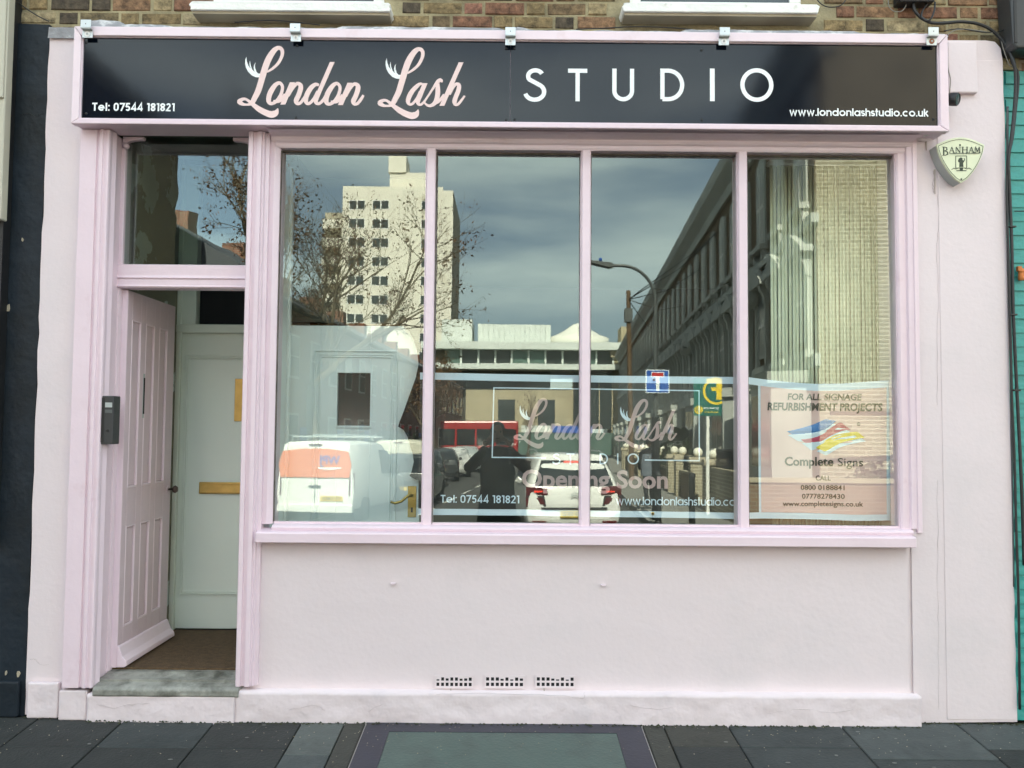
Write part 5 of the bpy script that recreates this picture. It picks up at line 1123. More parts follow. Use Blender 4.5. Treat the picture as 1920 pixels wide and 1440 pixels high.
# --- right-hand terrace: eleven three-storey houses. local x runs towards the shop, local y out over the pavement
LOCAL = True
HW = 5.6
def arch_prism(b, x0, x1, z0, z1, y0, y1, k=None):
    r = (x1 - x0) / 2; c = (x0 + x1) / 2
    b.prism([(x0, z0), (x1, z0), (x1, z1 - r * .55)] + [(c + r * math.cos(a * PI / 8), z1 - r * .55 + r * .55 * math.sin(a * PI / 8)) for a in range(1, 8)] + [(x0, z1 - r * .55)], y0, y1, 'y', k)
def terrace_house(first):
    t = thing('terraced_house', 'x', 'house')
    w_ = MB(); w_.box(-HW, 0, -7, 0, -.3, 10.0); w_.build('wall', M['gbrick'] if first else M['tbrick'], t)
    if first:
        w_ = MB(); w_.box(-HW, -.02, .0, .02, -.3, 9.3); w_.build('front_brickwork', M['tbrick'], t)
    c = MB(); pr = [(-.02, 9.15), (.10, 9.15), (.14, 9.45), (.42, 9.75), (.46, 9.95), (.46, 10.12), (-.3, 10.2), (-.3, 9.15)]; c.prism(pr, -HW + .001, (.12 if first else 0), 'x'); c.build('cornice', M['stucco'], t)
    c = MB(); c.box(-HW + .001, .1 if first else 0, -.02, .14, 5.95, 6.15); c.box(-HW + .001, .06 if first else 0, -.02, .09, 3.0, 3.25); c.build('string_course', M['stucco'], t)
    for i, xc in enumerate((-.95, -2.8, -4.65)):
        f = MB()
        arch_prism(f, xc - .48, xc + .48, 6.5, 8.85, .0, .07); f.box(xc - .56, xc + .56, .0, .24, 6.38, 6.52); f.box(xc - .5, xc - .36, .0, .17, 6.12, 6.38); f.box(xc + .36, xc + .5, .0, .17, 6.12, 6.38)
        o = f.build('window', M['stucco'], t)
        g_ = MB(); arch_prism(g_, xc - .33, xc + .33, 6.6, 8.60, .072, .078); o2 = g_.build('pane', M['tpane'], o)
        g_ = MB(); g_.box(xc - .33, xc + .33, .075, .095, 7.5, 7.58); g_.box(xc - .02, xc + .02, .075, .092, 6.6, 8.5); g_.build('sash_bar', M['wframe'], o)
        f = MB(); f.box(xc - .50, xc + .50, .0, .06, 3.6, 5.35); f.box(xc - .60, xc - .44, .0, .12, 3.3, 5.45); f.box(xc + .44, xc + .60, .0, .12, 3.3, 5.45)
        f.prism([(xc - .80, 5.42), (xc + .80, 5.42), (xc + .80, 5.52), (xc, 5.94), (xc - .80, 5.52)], .0, .30, 'y'); f.box(xc - .70, xc + .70, .0, .2, 3.2, 3.36)
        for s_ in (-.53, .53): f.prism([(.0, 4.9), (.0, 5.42), (.27, 5.42), (.25, 5.25), (.17, 5.15), (.15, 4.95)], xc + s_ - .1, xc + s_ + .1, 'x')
        o = f.build('window', M['stucco'], t)
        g_ = MB(); g_.box(xc - .38, xc + .38, .062, .068, 3.7, 5.25); g_.build('pane', M['tpane'], o)
        g_ = MB(); g_.box(xc - .38, xc + .38, .065, .085, 4.4, 4.48); g_.build('sash_bar', M['wframe'], o)
    # ground floor bay and porch
    f = MB(); f.prism([(-3.3, 0), (-2.9, .75), (-.9, .75), (-.5, 0)], .0, 2.7, 'z'); f.prism([(-3.42, 0), (-2.98, .85), (-.82, .85), (-.38, 0)], 2.7, 2.95, 'z'); bay = f.build('bay', M['stucco'], t)
    g_ = MB(); g_.box(-2.75, -1.95, .74, .76, .9, 2.5); g_.box(-1.85, -1.05, .74, .76, .9, 2.5); g_.build('pane', M['wglass'], bay)
    f = MB(); f.box(-5.3, -5.05, 0, .6, 0, 2.7); f.box(-3.95, -3.7, 0, .6, 0, 2.7); f.box(-5.4, -3.6, 0, .7, 2.7, 2.98); f.build('porch', M['stucco'], t)
    f = MB(); f.box(-5.0, -4.0, .0, .05, 0, 2.3); f.build('front_door', M['card'], t)
    f = MB(); f.box(-HW / 2 - .7, -HW / 2 + .7, -4, -3, 10.0, 11.4); f.build('chimney', M['tbrick'], t)
    return t
ROT = math.atan2(1, -.071)
def tp(X0, Y): return (X0 + .071 * Y, -Y)
words = ['first', 'second', 'third', 'fourth', 'fifth', 'sixth', 'seventh', 'eighth', 'ninth', 'tenth', 'eleventh', 'twelfth']
h0 = terrace_house(True); h0.location = (*tp(5.4, 12.4), 0); h0.rotation_euler = (0, 0, ROT); h0['label'] = 'nearest stuccoed terraced house with sunlit brick gable, mirrored in the last pane'; h0['group'] = 'terraced houses mirrored in the right panes'
h1 = terrace_house(False)
for i in range(11):
    Y = 12.4 + (i + 1) * HW
    h = h1 if i == 0 else copy_tree(h1)
    h.location = (*tp(5.4, Y), 0); h.rotation_euler = (0, 0, ROT); h['group'] = 'terraced houses mirrored in the right panes'
    h['label'] = 'mirrored terraced house with arched top windows, %s from the sunlit gable' % words[i + 1] if i < 10 else 'mirrored terraced house with arched top windows, farthest down the side street'
# --- garden walls and pillars with white balls
def pillar():
    t = thing('gate_pillar', 'x', 'pillar', group='garden pillars topped with white balls')
    b = MB(); 
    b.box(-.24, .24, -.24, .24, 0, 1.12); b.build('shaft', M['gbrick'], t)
    b = MB(); b.box(-.30, .30, -.30, .30, 1.12, 1.19); b.prism([(-.27, 1.19), (.27, 1.19), (.12, 1.27), (-.12, 1.27)], -.27, .27, 'y'); b.build('cap', M['stone'], t, bevel=.01)
    b = MB(); b.sphere((0, 0, 1.40), .135, 16); b.build('ball', M['ballw'], t, smooth=True); return t
p0_ = pillar(); YS = [15.9, 18.4, 21.6, 23.6, 27.4, 29.4, 33.5, 35.5, 39.5, 41.5, 46, 48]
for i, Y in enumerate(YS):
    p_ = p0_ if i == 0 else copy_tree(p0_)
    p_.location = (*tp(3.86, Y), -.24); p_.rotation_euler = (0, 0, ROT); p_['label'] = 'brick garden pillar with white ball on top, %s along the side street' % (['nearest', 'second', 'third', 'fourth', 'fifth', 'sixth', 'seventh', 'eighth', 'ninth', 'tenth', 'eleventh', 'farthest'][i])
for i, (ya, yb) in enumerate(((12.6, 15.6), (18.7, 21.3), (23.9, 27.1), (29.7, 33.2), (35.8, 39.2), (41.8, 45.7))):
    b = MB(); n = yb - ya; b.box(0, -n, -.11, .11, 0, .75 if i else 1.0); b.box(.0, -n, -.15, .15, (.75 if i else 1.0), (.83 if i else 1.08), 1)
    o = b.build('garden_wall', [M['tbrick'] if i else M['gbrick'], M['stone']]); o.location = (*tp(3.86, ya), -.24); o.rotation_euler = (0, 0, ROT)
    tag(o, 'low brick garden wall with stone coping, %s between the ball-topped pillars' % ['nearest, before the first pillar,', 'second', 'third', 'fourth', 'fifth', 'farthest'][i], 'wall', 'low garden walls of the terrace')
    if i < 3:
        r_ = thing('railing', 'black iron railing on the %s garden wall from the shop' % ['nearest', 'second', 'third'][i], 'railing', (*tp(3.86, ya), -.24), ROT, 'iron railings on the garden walls')
        k = 0; z0 = 1.08 if i == 0 else .83
        while k * .13 < n - .1: MB().box(-.1 - k * .13 - .009, -.1 - k * .13 + .009, -.009, .009, z0, z0 + .45).build('bar', M['iron'], r_); k += 1
        MB().box(0, -n, -.012, .012, z0 + .38, z0 + .41).build('rail', M['iron'], r_)
# board fence in front of the gable
bf = thing('board_fence', 'dark timber board fence before the sunlit gable, mirrored low in the last pane', 'fence', (6.1, -11.4, -.24))
for i in range(22):
    b = MB(); hgt = 2.9 + .5 * ((i * 7) % 3 == 0); b.box(i * .26 + .02, i * .26 + .17, -.02, .02, 0, hgt); bb.build('board', M['lampg'], bf)
for z in (.5, 2.2): MB().box(0, 5.8, .021, .06, z, z + .08).build('rail', M['pole'], bf)
lw = thing('corner_wall', 'low sunlit brick wall at the street corner, mirrored behind the pink banner', 'wall', (4.2, -11.0, -.24))
b = MB(); b.box(0, 7.5, -.12, .12, 0, .95); b.build('brickwork', M['lbrick'], lw); b = MB(); b.box(-.03, 7.53, -.16, .16, .95, 1.03); b.build('coping', M['stone'], lw)
# satellite dishes on the terrace
def dish(X, Y, z, lab, s_=1):
    t = thing('satellite_dish', lab, 'satellite dish', (*tp(5.1, Y), z), .6, 'satellite dishes on the terrace fronts'); t.scale = (s_,) * 3
    b = MB(); b.lathe([(.001, .08), (.18, .06), (.32, .0), (.325, .01), (.18, .075), (.001, .095)], (0, 0, 0), 'y', 18); d_ = b.build('reflector', M['dish'], t, smooth=True)
    b = MB(); b.tube([(0, .05, -.28), (0, -.25, -.2), (0, -.35, 0)], .012, 5); b.build('feed_arm', M['lampg'], t); b = MB(); b.box(-.02, .02, .08, .5, -.02, .02); b.build('bracket', M['lampg'], t)
dish(5, 17.5, 5.3, 'grey satellite dish on the second house front, nearest the gable', 1.1); dish(5, 29, 5.2, 'grey satellite dish on the terrace, farther one between the upper windows'); dish(5, 17.0, 2.2, 'grey satellite dish low on the terrace beside the estate board'); dish(5, 19.5, 2.3, 'grey satellite dish low on the terrace behind the estate board')
# estate agent's board
eb = thing('estate_board', 'green letting board with a yellow letter in a ring on a white post', 'sign', (4.62, -15.0, -.24))
MB().box(-.035, .035, -.035, .035, 0, 2.4).build('post', M['white'], eb)
b = MB(); b.box(-.33, .33, .036, .05, 2.28, 3.16); b.build('board', M['boardg'], eb)
g = Letters(lambda x, z, l: (-x, .052 + l, z))
# the letter in its ring, cut by the board edge
rc = (-.20, 2.86); g.ribbon([(rc[0] + .29 * math.cos(math.radians(a)), rc[1] + .29 * math.sin(math.radians(a)), .055) for a in range(-118, 122, 8)]); g.mark()
g.poly([(-.33, 3.15), (.04, 3.15), (-.0, 3.05), (-.20, 3.05), (-.20, 2.95), (-.06, 2.95), (-.09, 2.86), (-.20, 2.86), (-.20, 2.66), (-.33, 2.66)]); g.mark()
g.ribbon([(.22 + .05 * math.cos(math.radians(a)), 2.42 + .05 * math.sin(math.radians(a)), .10) for a in range(0, 361, 20)]); g.build('yellow_mark', M['boardy'], eb)
text('TO', .10, facing_north(-.22, .0535, 2.43), M['boardg'], 'lettering', eb, off=.002); text('LET', .09, facing_north(-.22, .0535, 2.35), M['boardg'], 'lettering', eb, off=.002)
text('020 7605 4000', .062, facing_north(.08, .0535, 2.44), M['vinylw'], 'lettering', eb, off=.001); text('foxtons.co.uk', .06, facing_north(.08, .0535, 2.35), M['boardy'], 'lettering', eb, off=.001)
# lamp post with no-through-road sign
lp = thing('lamp_post', 'tall dark lamp post with a curved swan-neck arm at the side street corner', 'lamp post', (3.15, -13.5, -.24))
b = MB(); b.tube([(0, 0, 0), (0, 0, 2.2)], .085, 10); b.build('base_column', M['iron'], lp); 
b = MB(); cpts = [(0, 0, 2.2), (0, 0, 4.6)] + [(-.72 + .72 * math.cos(a * PI / 16), 0, 4.7 + .80 * math.sin(a * PI / 16)) for a in range(0, 9)] + [(-.95, 0, 5.50)]
b.tube(cpts, [.045] * 2 + [.035] * 10, 8); b.build('column', M['lampg'], lp)
b = MB(); b.prism([(-.92, 5.46), (-1.02, 5.44), (-1.45, 5.54), (-1.46, 5.60), (-.95, 5.55)], -.10, .10, 'y'); b.build('lantern', M['lampg'], lp, bevel=.01)
b = MB(); b.sphere((-1.2, 0, 5.63), .04, 8); b.build('photocell', M['signb'], lp)
ns = thing('road_sign', 'square blue no-through-road sign with white stem and red bar on the lamp post', 'sign', (3.17, -13.36, 2.72))
b = MB(); b.box(-.25, .25, -.006, .0, -.25, .25); b.build('sign_plate', M['vinylw'], ns, bevel=.004)
b = MB(); b.box(-.232, .232, .001, .003, -.232, .232); b.build('blue_field', M['signb'], ns)
b = MB(); b.box(-.035, .035, .004, .005, -.20, .10); b.build('white_stem', M['vinylw'], ns)
b = MB(); b.box(-.14, .14, .005, .0055, .09, .20); b.build('bar_border', M['vinylw'], ns); b = MB(); b.box(-.125, .125, .006, .0065, .105, .185); b.build('red_bar', M['signr'], ns)
# bollards
for i, (x, y, lab) in enumerate(((2.93, -12.0, 'black bollard on the corner pavement just right of the white car'), (3.5, -11.55, 'black bollard on the corner pavement nearer the garden pillars'))):
    t = thing('bollard', lab, 'bollard', (x, y, -.24), 0, 'black bollards at the corner'); b = MB(); b.lathe([(.08, 0), (.075, .1), (.065, .12), (.062, 1.0), (.075, 1.03), (.06, 1.08), (.001, 1.11)], (0, 0, 0), 'z', 14); b.build('bollard_post', M['iron'], t)
# telegraph pole and wires
tpole = thing('telegraph_pole', 'brown timber telegraph pole with wires fanning to the terrace roofs', 'pole', (5.2, -32, -.24))
b = MB(); b.tube([(0.15, 0, 0), (0, 0, 8.3)], [.12, .095], 10); b.build('pole', M['pole'], tpole); b = MB(); b.box(-.17, .17, -.17, .17, 6.9, 7.5); b.build('junction_drum', M['lampg'], tpole)
for (x, y, z) in ((2.6, 9, 1.6), (2.4, 5, .6), (2.8, 0, -.2), (3.2, 14, 2.2), (3.0, -8, -.5)):
    b = MB(); b.tube([(0, 0, 7.9), (x * .5, y * .5, 7.9 + z * .5 - .35), (x, y, 7.9 + z)], .022, 4); b.build('wire', M['iron'], tpole)
fp = thing('flag_mast', 'thin pale mast rising behind the terrace roofline in the third pane', 'mast', (12.5, -26, -.24)); b = MB(); b.tube([(0, 0, 0), (-.5, 0, 19)], [.10, .07], 8); b.build('mast', M['stucco'], fp)
# TV aerial poles etc. are too small to tell

# --- tower block
tw = thing('tower_block', 'tall cream rendered tower block with stacked paired windows beyond the bare tree', 'building', (-8.6, -116, 0), PI)
# local: x runs left in the mirror, y back, front face at y=0 facing the shop
TWW, TH = 19.2, 38.4
def trz(x, y, z): return (x, y, z)
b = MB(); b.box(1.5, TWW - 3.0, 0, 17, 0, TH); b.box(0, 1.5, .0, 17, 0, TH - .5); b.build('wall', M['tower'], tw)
b = MB(); b.box(-.02, .0, .4, 16.6, 0, TH - .7); b.build('dark_side_slab', M['towers'], tw)  # thin slab giving this side a darker tone than the front
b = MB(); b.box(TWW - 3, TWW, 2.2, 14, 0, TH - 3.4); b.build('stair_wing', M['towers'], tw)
for k in range(12): b = MB(); b.box(TWW - 3.02, TWW - .1, .4, 2.2, TH - 6.2 - k * 2.72, TH - 4.9 - k * 2.72); b.build('balcony', M['tower'], tw)
b = MB(); b.box(3.6, 9.4, 1, 12, TH, TH + 2.4); b.build('roof_room', M['tower'], tw); b = MB(); b.box(7.0, 9.6, .7, 5, TH + 2.4, TH + 4.9); b.build('roof_stack', M['tower'], tw)
for x in (7.6, 8.2, 8.9): b = MB(); b.tube([(x, 2, TH + 4.9), (x, 2, TH + 5.7)], .08, 5); b.build('flue', M['towers'], tw)
for x in (3.4, 4.3): b = MB(); b.box(x, x + .12, -.05, 0, 0, TH - 1); b.build('downpipe', M['towers'], tw)
fr_me = MB(); fr_me.box(-1.35, 1.35, -.04, .0, -.75, .75); frame_me = None
for r_ in range(12):
    for x in (14.0, 10.5, 4.0):
        z = 35.6 - r_ * 2.78
        if z < 2: continue
        b = MB(); wx = 1.25 if x > 5 else .6; b.box(x - wx, x + wx, -.05, 0.0, z - .72, z + .72); o = b.build('window', M['wframe'], tw)
        if wx > 1: b = MB(); b.box(x - 1.12, x - .10, -.065, -.05, z - .60, z + .62); b.build('pane', M['wglass'], o); b = MB(); b.box(x + .10, x + 1.12, -.065, -.05, z - .60, z + .62); b.build('pane', M['wglass'], o)
        else: b = MB(); b.box(x - .48, x + .48, -.065, -.05, z - .60, z + .62); b.build('pane', M['wglass'], o)
# --- modern building closing the side street
mb = thing('office_building', 'long white and glass office building across the end of the side street', 'building', (3.0, -80, 0), PI)
# local x is mirrored: world x = 3 - local x
def bxl(b, xa, xb, *r): return b.box(3.0 - xb, 3.0 - xa, *r)
b = MB(); bxl(b, -9, 4.2, 2, 12, 0, 8.6); b.build('lower_block', M['modd'], mb)
b = MB(); bxl(b, -9, 13, -.6, 12, 10.6, 11.35); b.build('roof_band', M['modw'], mb)
b = MB(); bxl(b, -9, 13.2, -1.0, 12, 8.55, 9.1); b.build('floor_band', M['modw'], mb)
for i in range(11):
    x = -6.6 + i * 1.72; b = MB(); bxl(b, x, x + 1.62, .5, .6, 9.15, 10.6); b.build('window', M['modg'] if i in (0, 4, 5, 8) else M['wglass'], mb); b = MB(); bxl(b, x + 1.52, x + 1.72, .38, .5, 9.1, 10.6); b.build('window_post', M['modw'], mb)
b = MB(); bxl(b, -9, 13, .6, 11, 9.1, 10.6); b.build('upper_floor', M['modd'], mb)
for i in range(14): b = MB(); bxl(b, -3.4 + i * .55, -3.4 + i * .55 + .53, 3, 9, 11.35, 13.6); b.build('penthouse_panel', M['modw'], mb)
b = MB(); bxl(b, -7.2, -4.0, 3, 9, 11.35, 14.1); b.build('plant_room', M['modw'], mb)
b = MB(); bxl(b, -4.5, 6.4, 1.2, 2, .0, 6.7); b.build('stone_facade', M['beige'], mb)
for x in (-1.2, 2.9): b = MB(); bxl(b, x, x + 1.75, 1.12, 1.2, 2.6, 5.6); b.build('window', M['wglass'], mb)
for i in range(3): b = MB(); bxl(b, 6.5 + i * 1.35, 6.5 + i * 1.35 + 1.25, 1.12, 1.3, 2.6, 7.8); b.build('tall_window', M['wglass'], mb)
for i in range(4): b = MB(); bxl(b, 6.4 + i * 1.35, 6.5 + i * 1.35, 1.0, 1.2, 2.2, 8); b.build('fin', M['beige'], mb)
b = MB(); bxl(b, 10.6, 14, 0.4, 6, 0, 9.9); b.build('corner_pier', M['beige'], mb); b = MB(); bxl(b, 10.2, 14.4, 0, 6.4, 9.9, 10.5); b.build('corner_cornice', M['stone'], mb)
b = MB(); b.lathe([(3.3, 11.35), (3.25, 12.4), (2.4, 12.7), (1.4, 13.3), (.6, 13.9), (.05, 14.1)], (3.0 - 7.3, 5, 0), 'z', 24); b.build('tent_roof', M['tent'], mb, smooth=True)
b = MB(); bxl(b, 12.5, 15.2, 9, 12, 8, 14.3); b.build('water_tank_house', M['beige'], mb)
# shops under it
b = MB(); bxl(b, -9, 13, .9, 1.19, 0, 2.2); b.build('shop_fronts', M['modg'], mb); b = MB(); bxl(b, 4.4, 8.4, .8, .9, 2.2, 2.9); b.build('blue_shop_board', M['signb'], mb); b = MB(); bxl(b, 1.2, 4.2, .8, .9, 2.2, 2.9); b.build('shop_board', M['modw'], mb)
# hazy blocks beyond
for i, (x, y, w_, h_, m, lab) in enumerate(((-42, -95, 16, 12, 'rbrick', 'red brick block beyond the parked van, left of the tower'), (26, -130, 20, 13, 'modw', 'pale block beyond the terrace roofs'), (-24, -150, 14, 16, 'lbrick', 'brown brick flats between the tree and the tower foot'))):
    t = thing('far_building', lab, 'building', (x, y, 0)); b = MB(); b.box(-w_ / 2, w_ / 2, -8, 0, 0, h_); b.build('wall', M[m], t)
    for r_ in range(int(h_ / 3)):
        for c_ in range(int(w_ / 3)): b = MB(); b.box(-w_ / 2 + 1 + c_ * 3, -w_ / 2 + 2.3 + c_ * 3, 0, .05, 1 + r_ * 3, 2.5 + r_ * 3); b.build('window', M['wglass'], t)
    b = MB(); b.box(-w_ / 2 - .2, w_ / 2 + .2, -8.2, .2, h_, h_ + .3); b.build('roof', M['slate'], t)

# --- left-hand side of the street: brick houses, local x towards... facing the road (+x world)
def left_house():
    t = thing('brick_house', 'x', 'house', group='brown brick houses mirrored in the left panes')
    b = MB(); b.box(0, 5.0, -7, 0, 0, 6.4); b.build('wall', M['rbrick'], t)
    b = MB(); b.prism([(-7.2, 6.4), (.35, 6.4), (.35, 6.5), (-3.4, 8.6), (-7.2, 6.5)], 0, 5.0, 'x'); rf = b.build('roof', M['slate'], t); b = MB(); b.box(4.2, 4.9, -4.2, -3.2, 7, 9.2); b.build('chimney', M['rbrick'], rf)
    for x in (1.2, 3.7):
        for z in (1.0, 3.9):
            b = MB(); b.box(x - .55, x + .55, -.02, .05, z, z + 1.6); o = b.build('window', M['wframe'], t); b = MB(); b.box(x - .47, x + .47, .05, .06, z + .08, z + .78); b.build('pane', M['wglass'], o); b = MB(); b.box(x - .47, x + .47, .05, .06, z + .84, z + 1.52); b.build('pane', M['wglass'], o)
    b = MB(); b.box(2.1, 2.9, -.02, .06, 0, 2.1); b.build('front_door', M['signb'], t); return t
lh = left_house()
for i in range(11):
    h = lh if i == 0 else copy_tree(lh); Y = 20 + (i + 1) * 5.02; h.location = (-9.9 + .071 * Y, -Y, -.24); h.rotation_euler = (0, 0, math.atan2(1, -.071) + PI)
    h.rotation_euler = (0, 0, math.atan2(-1, .071) + PI) ; h.location = (-10.2 + .071 * (20 + i * 5.02 + 5.02), -(20 + i * 5.02 + 5.02), -.24)
    h['label'] = 'brown brick two-storey house across the side street, %s from the corner' % words[i]
for h in [o for o in bpy.data.objects if o.name.startswith('brick_house')]:
    # front (local +y) must face the road: rotate so that +y points to +x
    h.rotation_euler = (0, 0, math.atan2(-1, .071) + 0); p = h.location; h.location = (p.x, p.y + 5.02, p.z)
cb = thing('corner_building', 'tall dark brick corner building mirrored at the left end of the fascia', 'building', (-9.6, -11.6, -.24))
b = MB(); b.box(-9, 0, -7.5, 0, 0, 9.6); b.build('wall', M['tbrick'], cb); b = MB(); b.box(-9.2, .25, -7.7, .2, 9.6, 9.95); b.build('cornice', M['stone'], cb)
for z in (1, 4, 7):
    for x in (-2, -5): b = MB(); b.box(x - .55, x + .55, -.02, .05, z, z + 1.7); o = b.build('window', M['wframe'], cb); b = MB(); b.box(x - .46, x + .46, .05, .06, z + .1, z + 1.6); b.build('pane', M['wglass'], o)

# --- trees
def branchtree(name, label, loc, H, spread, seed, levels, leaves, trunk_r, group=None, lean=(0, 0), leafm='leaf', first=.28, lsize=.13, budget=5200):
    rr = random.Random(seed); t = thing(name, label, 'tree', loc, 0, group)
    tr = MB(); br = MB(); tips = []
    def grow(b, p, d, L_, r, lev, seg=None):
        if lev > levels or r < .004 or len(br.v) > budget * 5: return
        n = 5 if lev < 2 else 4; pts = [Vector(p)]; dd = Vector(d); rs = [r]
        for i in range(n):
            dd = (dd + Vector((rr.gauss(0, .12), rr.gauss(0, .12), rr.gauss(.05, .08)))).normalized(); pts.append(pts[-1] + dd * (L_ / n)); rs.append(r * (1 - .42 * (i + 1) / n))
        b.tube([tuple(q) for q in pts], rs, 7 if lev < 2 else 4 if lev < 3 else 3, cap=False)
        if lev >= levels - 1:
            for q in pts[1:]: tips.append((q, dd))
        nb_ = rr.randint(3, 4) if lev < 3 else rr.randint(3, 4)
        for k in range(nb_):
            tt = (.35 + .65 * (k + rr.random() * .6) / nb_) if lev else (.55 + .45 * (k + .5) / nb_)
            i = min(n - 1, int(tt * n)); q = pts[i].lerp(pts[i + 1], tt * n - i if tt < 1 else 1)
            ang = rr.uniform(.35, .85); az_ = rr.uniform(0, 2 * PI); ort = dd.orthogonal().normalized(); o2 = dd.cross(ort)
            nd = (dd * math.cos(ang) + (ort * math.cos(az_) + o2 * math.sin(az_)) * math.sin(ang) * spread); nd.z += .14; nd.normalize()
            grow(br, q, nd, L_ * rr.uniform(.62, .82), rs[i] * rr.uniform(.5, .68), lev + 1)
        if lev < 2: grow(br, pts[-1], dd, L_ * .8, rs[-1] * .9, lev + 1)
    grow(tr, (0, 0, -.1), Vector((lean[0], lean[1], 1)).normalized(), H * first, trunk_r, 0)
    tr.build('trunk', M['bark'], t, smooth=True); br.build('branches', M['bark'], t, smooth=False)
    lv = MB()
    for i in range(leaves):
        q, dd = rr.choice(tips); p = q + Vector((rr.gauss(0, .12), rr.gauss(0, .12), rr.gauss(-.08, .12))); a = Vector((rr.gauss(0, 1), rr.gauss(0, 1), rr.gauss(-.8, .6))).normalized(); c = a.orthogonal().normalized(); s_ = rr.uniform(.5, 1.1) * lsize
        lv.add([tuple(p), tuple(p + a * s_ + c * s_ * .5), tuple(p + a * s_ * 1.9), tuple(p + a * s_ - c * s_ * .5)], [(0, 1, 2, 3)])
    if leaves: lv.build('leaves', M[leafm], t, kind='stuff')
    return t
branchtree('plane_tree', 'large bare tree with a few dead brown leaves, mirrored in the first pane', (-7.3, -28, -.24), 18.5, 1.15, 11, 6, 5600, .38, lean=(-.04, 0), first=.27, lsize=.080, budget=60000)
branchtree('plane_tree', 'leafier bare tree further left, glimpsed in the fanlight and first pane edge', (-12.4, -24, -.24), 14, 1.05, 5, 6, 2600, .24, first=.28, lsize=.08, budget=30000)
branchtree('street_tree', 'dense twiggy brown tree beside the parked cars under the banner stripe', (-4.6, -46, -.24), 12.5, 1.2, 21, 6, 2600, .24, first=.2, budget=30000)
branchtree('street_tree', 'small bare tree before the beige stone facade', (1.6, -66, -.24), 9.5, 1.1, 9, 5, 120, .14, first=.24)
branchtree('street_tree', 'thin bare tree at the foot of the cream tower', (-9.5, -60, -.24), 8.5, 1.0, 31, 4, 500, .16, first=.25)
# spiky palm in a front garden
pt = thing('palm_tree', 'dark green palm in a front garden behind the pillars', 'palm', (*tp(4.5, 26), -.24))
b = MB(); b.tube([(0, 0, 0), (.05, 0, 1.7)], [.12, .09], 8); b.build('trunk', M['bark'], pt)
rr = random.Random(3)
for i in range(16):
    a = i * 2.4; el = rr.uniform(-.2, 1.1); b = MB(); vs = []; L_ = rr.uniform(1.0, 1.5)
    for k in range(7):
        s_ = k / 6; x = L_ * s_ * math.cos(el); z = 1.75 + L_ * s_ * math.sin(el) - .55 * s_ * s_; wv = .16 * math.sin(PI * min(1, s_ + .1)) + .01
        vs += [(x * math.cos(a) - wv * math.sin(a), x * math.sin(a) + wv * math.cos(a), z - .04), (x * math.cos(a) + wv * math.sin(a), x * math.sin(a) - wv * math.cos(a), z + .02)]
    b.add(vs, [(2 * k, 2 * k + 1, 2 * k + 3, 2 * k + 2) for k in range(6)]); b.build('frond', M['palm'], pt)
def bush(name, label, loc, sx, sy, sz_, n, m, seed):
    rr = random.Random(seed); t = thing(name, label, 'shrub', loc); b = MB()
    for i in range(n):
        th_, ph = rr.uniform(0, 2 * PI), math.acos(rr.uniform(-.2, 1)); r_ = rr.uniform(.55, 1.05) * (1 + .25 * math.sin(th_ * 3 + seed)); p = Vector((sx * r_ * math.sin(ph) * math.cos(th_), sy * r_ * math.sin(ph) * math.sin(th_), sz_ * (.5 + .5 * r_ * math.cos(ph))))
        a = Vector((rr.gauss(0, 1), rr.gauss(0, 1), rr.gauss(0, 1))).normalized(); c = a.orthogonal(); s_ = rr.uniform(.04, .09)
        b.add([tuple(p - a * s_), tuple(p + c * s_ * .6), tuple(p + a * s_), tuple(p - c * s_ * .6)], [(0, 1, 2, 3)])
    b.build('foliage', M[m], t, kind='stuff'); return t
bush('hedge', 'dark green hedge spilling over the garden wall before the pillars', (*tp(4.3, 25), -.2), .7, 2.2, 1.5, 1600, 'hedge', 2)
bush('hedge', 'clipped dark shrub in the far left front garden', (-5.2, -33, -.2), 1.2, 2.5, 2.0, 1800, 'hedge', 8)
bush('hedge', 'brown leafless shrub beside the board fence', (7.2, -11.9, -.2), .8, .4, 1.2, 500, 'hedge', 6)

# --- vehicles. local: rear at y=0, nose towards +y, x across
def loft(st, name, m, parent):
    """st: (y, z_bottom, half_low, z_belt, half_belt, z_top, half_top)"""
    b = MB(); n = 10; vs = []; fs = []
    for (y, zb, hl, zk, hb, zt, ht) in st:
        half = [(hl * .80, zb), (hl, zb + .10), (hb, (zb + zk) / 2 + .03), (hb * .985, zk), ((hb + ht) / 2 * .995, (zk + zt) / 2), (ht, zt - .07 * min(1, (zt - zk) + .2)), (ht * .84, zt - .005)]
        sec = half + [(0, zt + .012)] + [(-x, z) for x, z in half[::-1]]
        vs += [(x, y, z) for x, z in sec]; n = len(sec)
    for i in range(len(st) - 1):
        for j in range(n - 1): a = i * n + j; fs.append((a, a + n, a + n + 1, a + 1)[::-1])
        fs.append((i * n + n - 1, (i + 1) * n + n - 1, (i + 1) * n, i * n)[::-1])
    fs.append(tuple(range(n))); fs.append(tuple(range((len(st) - 1) * n, len(st) * n))[::-1])
    b.add(vs, fs); o = b.build(name, m, parent, smooth=True); md = o.modifiers.new('bevel', 'BEVEL'); md.width = .03; md.segments = 2; md.limit_method = 'ANGLE'; md.angle_limit = math.radians(32)
    return o
def quad(name, pts, m, parent, th=.008, smooth=False):
    b = MB(); n = len(pts); c = sum((Vector(p) for p in pts), Vector()) / n; nr = (Vector(pts[1]) - Vector(pts[0])).cross(Vector(pts[2]) - Vector(pts[1])).normalized()
    vs = [tuple(Vector(p)) for p in pts] + [tuple(Vector(p) - nr * th) for p in pts]; b.add(vs, [tuple(range(n)), tuple(range(n, 2 * n))[::-1]] + [(i, i + n, (i + 1) % n + n, (i + 1) % n) for i in range(n)]); return b.build(name, m, parent)
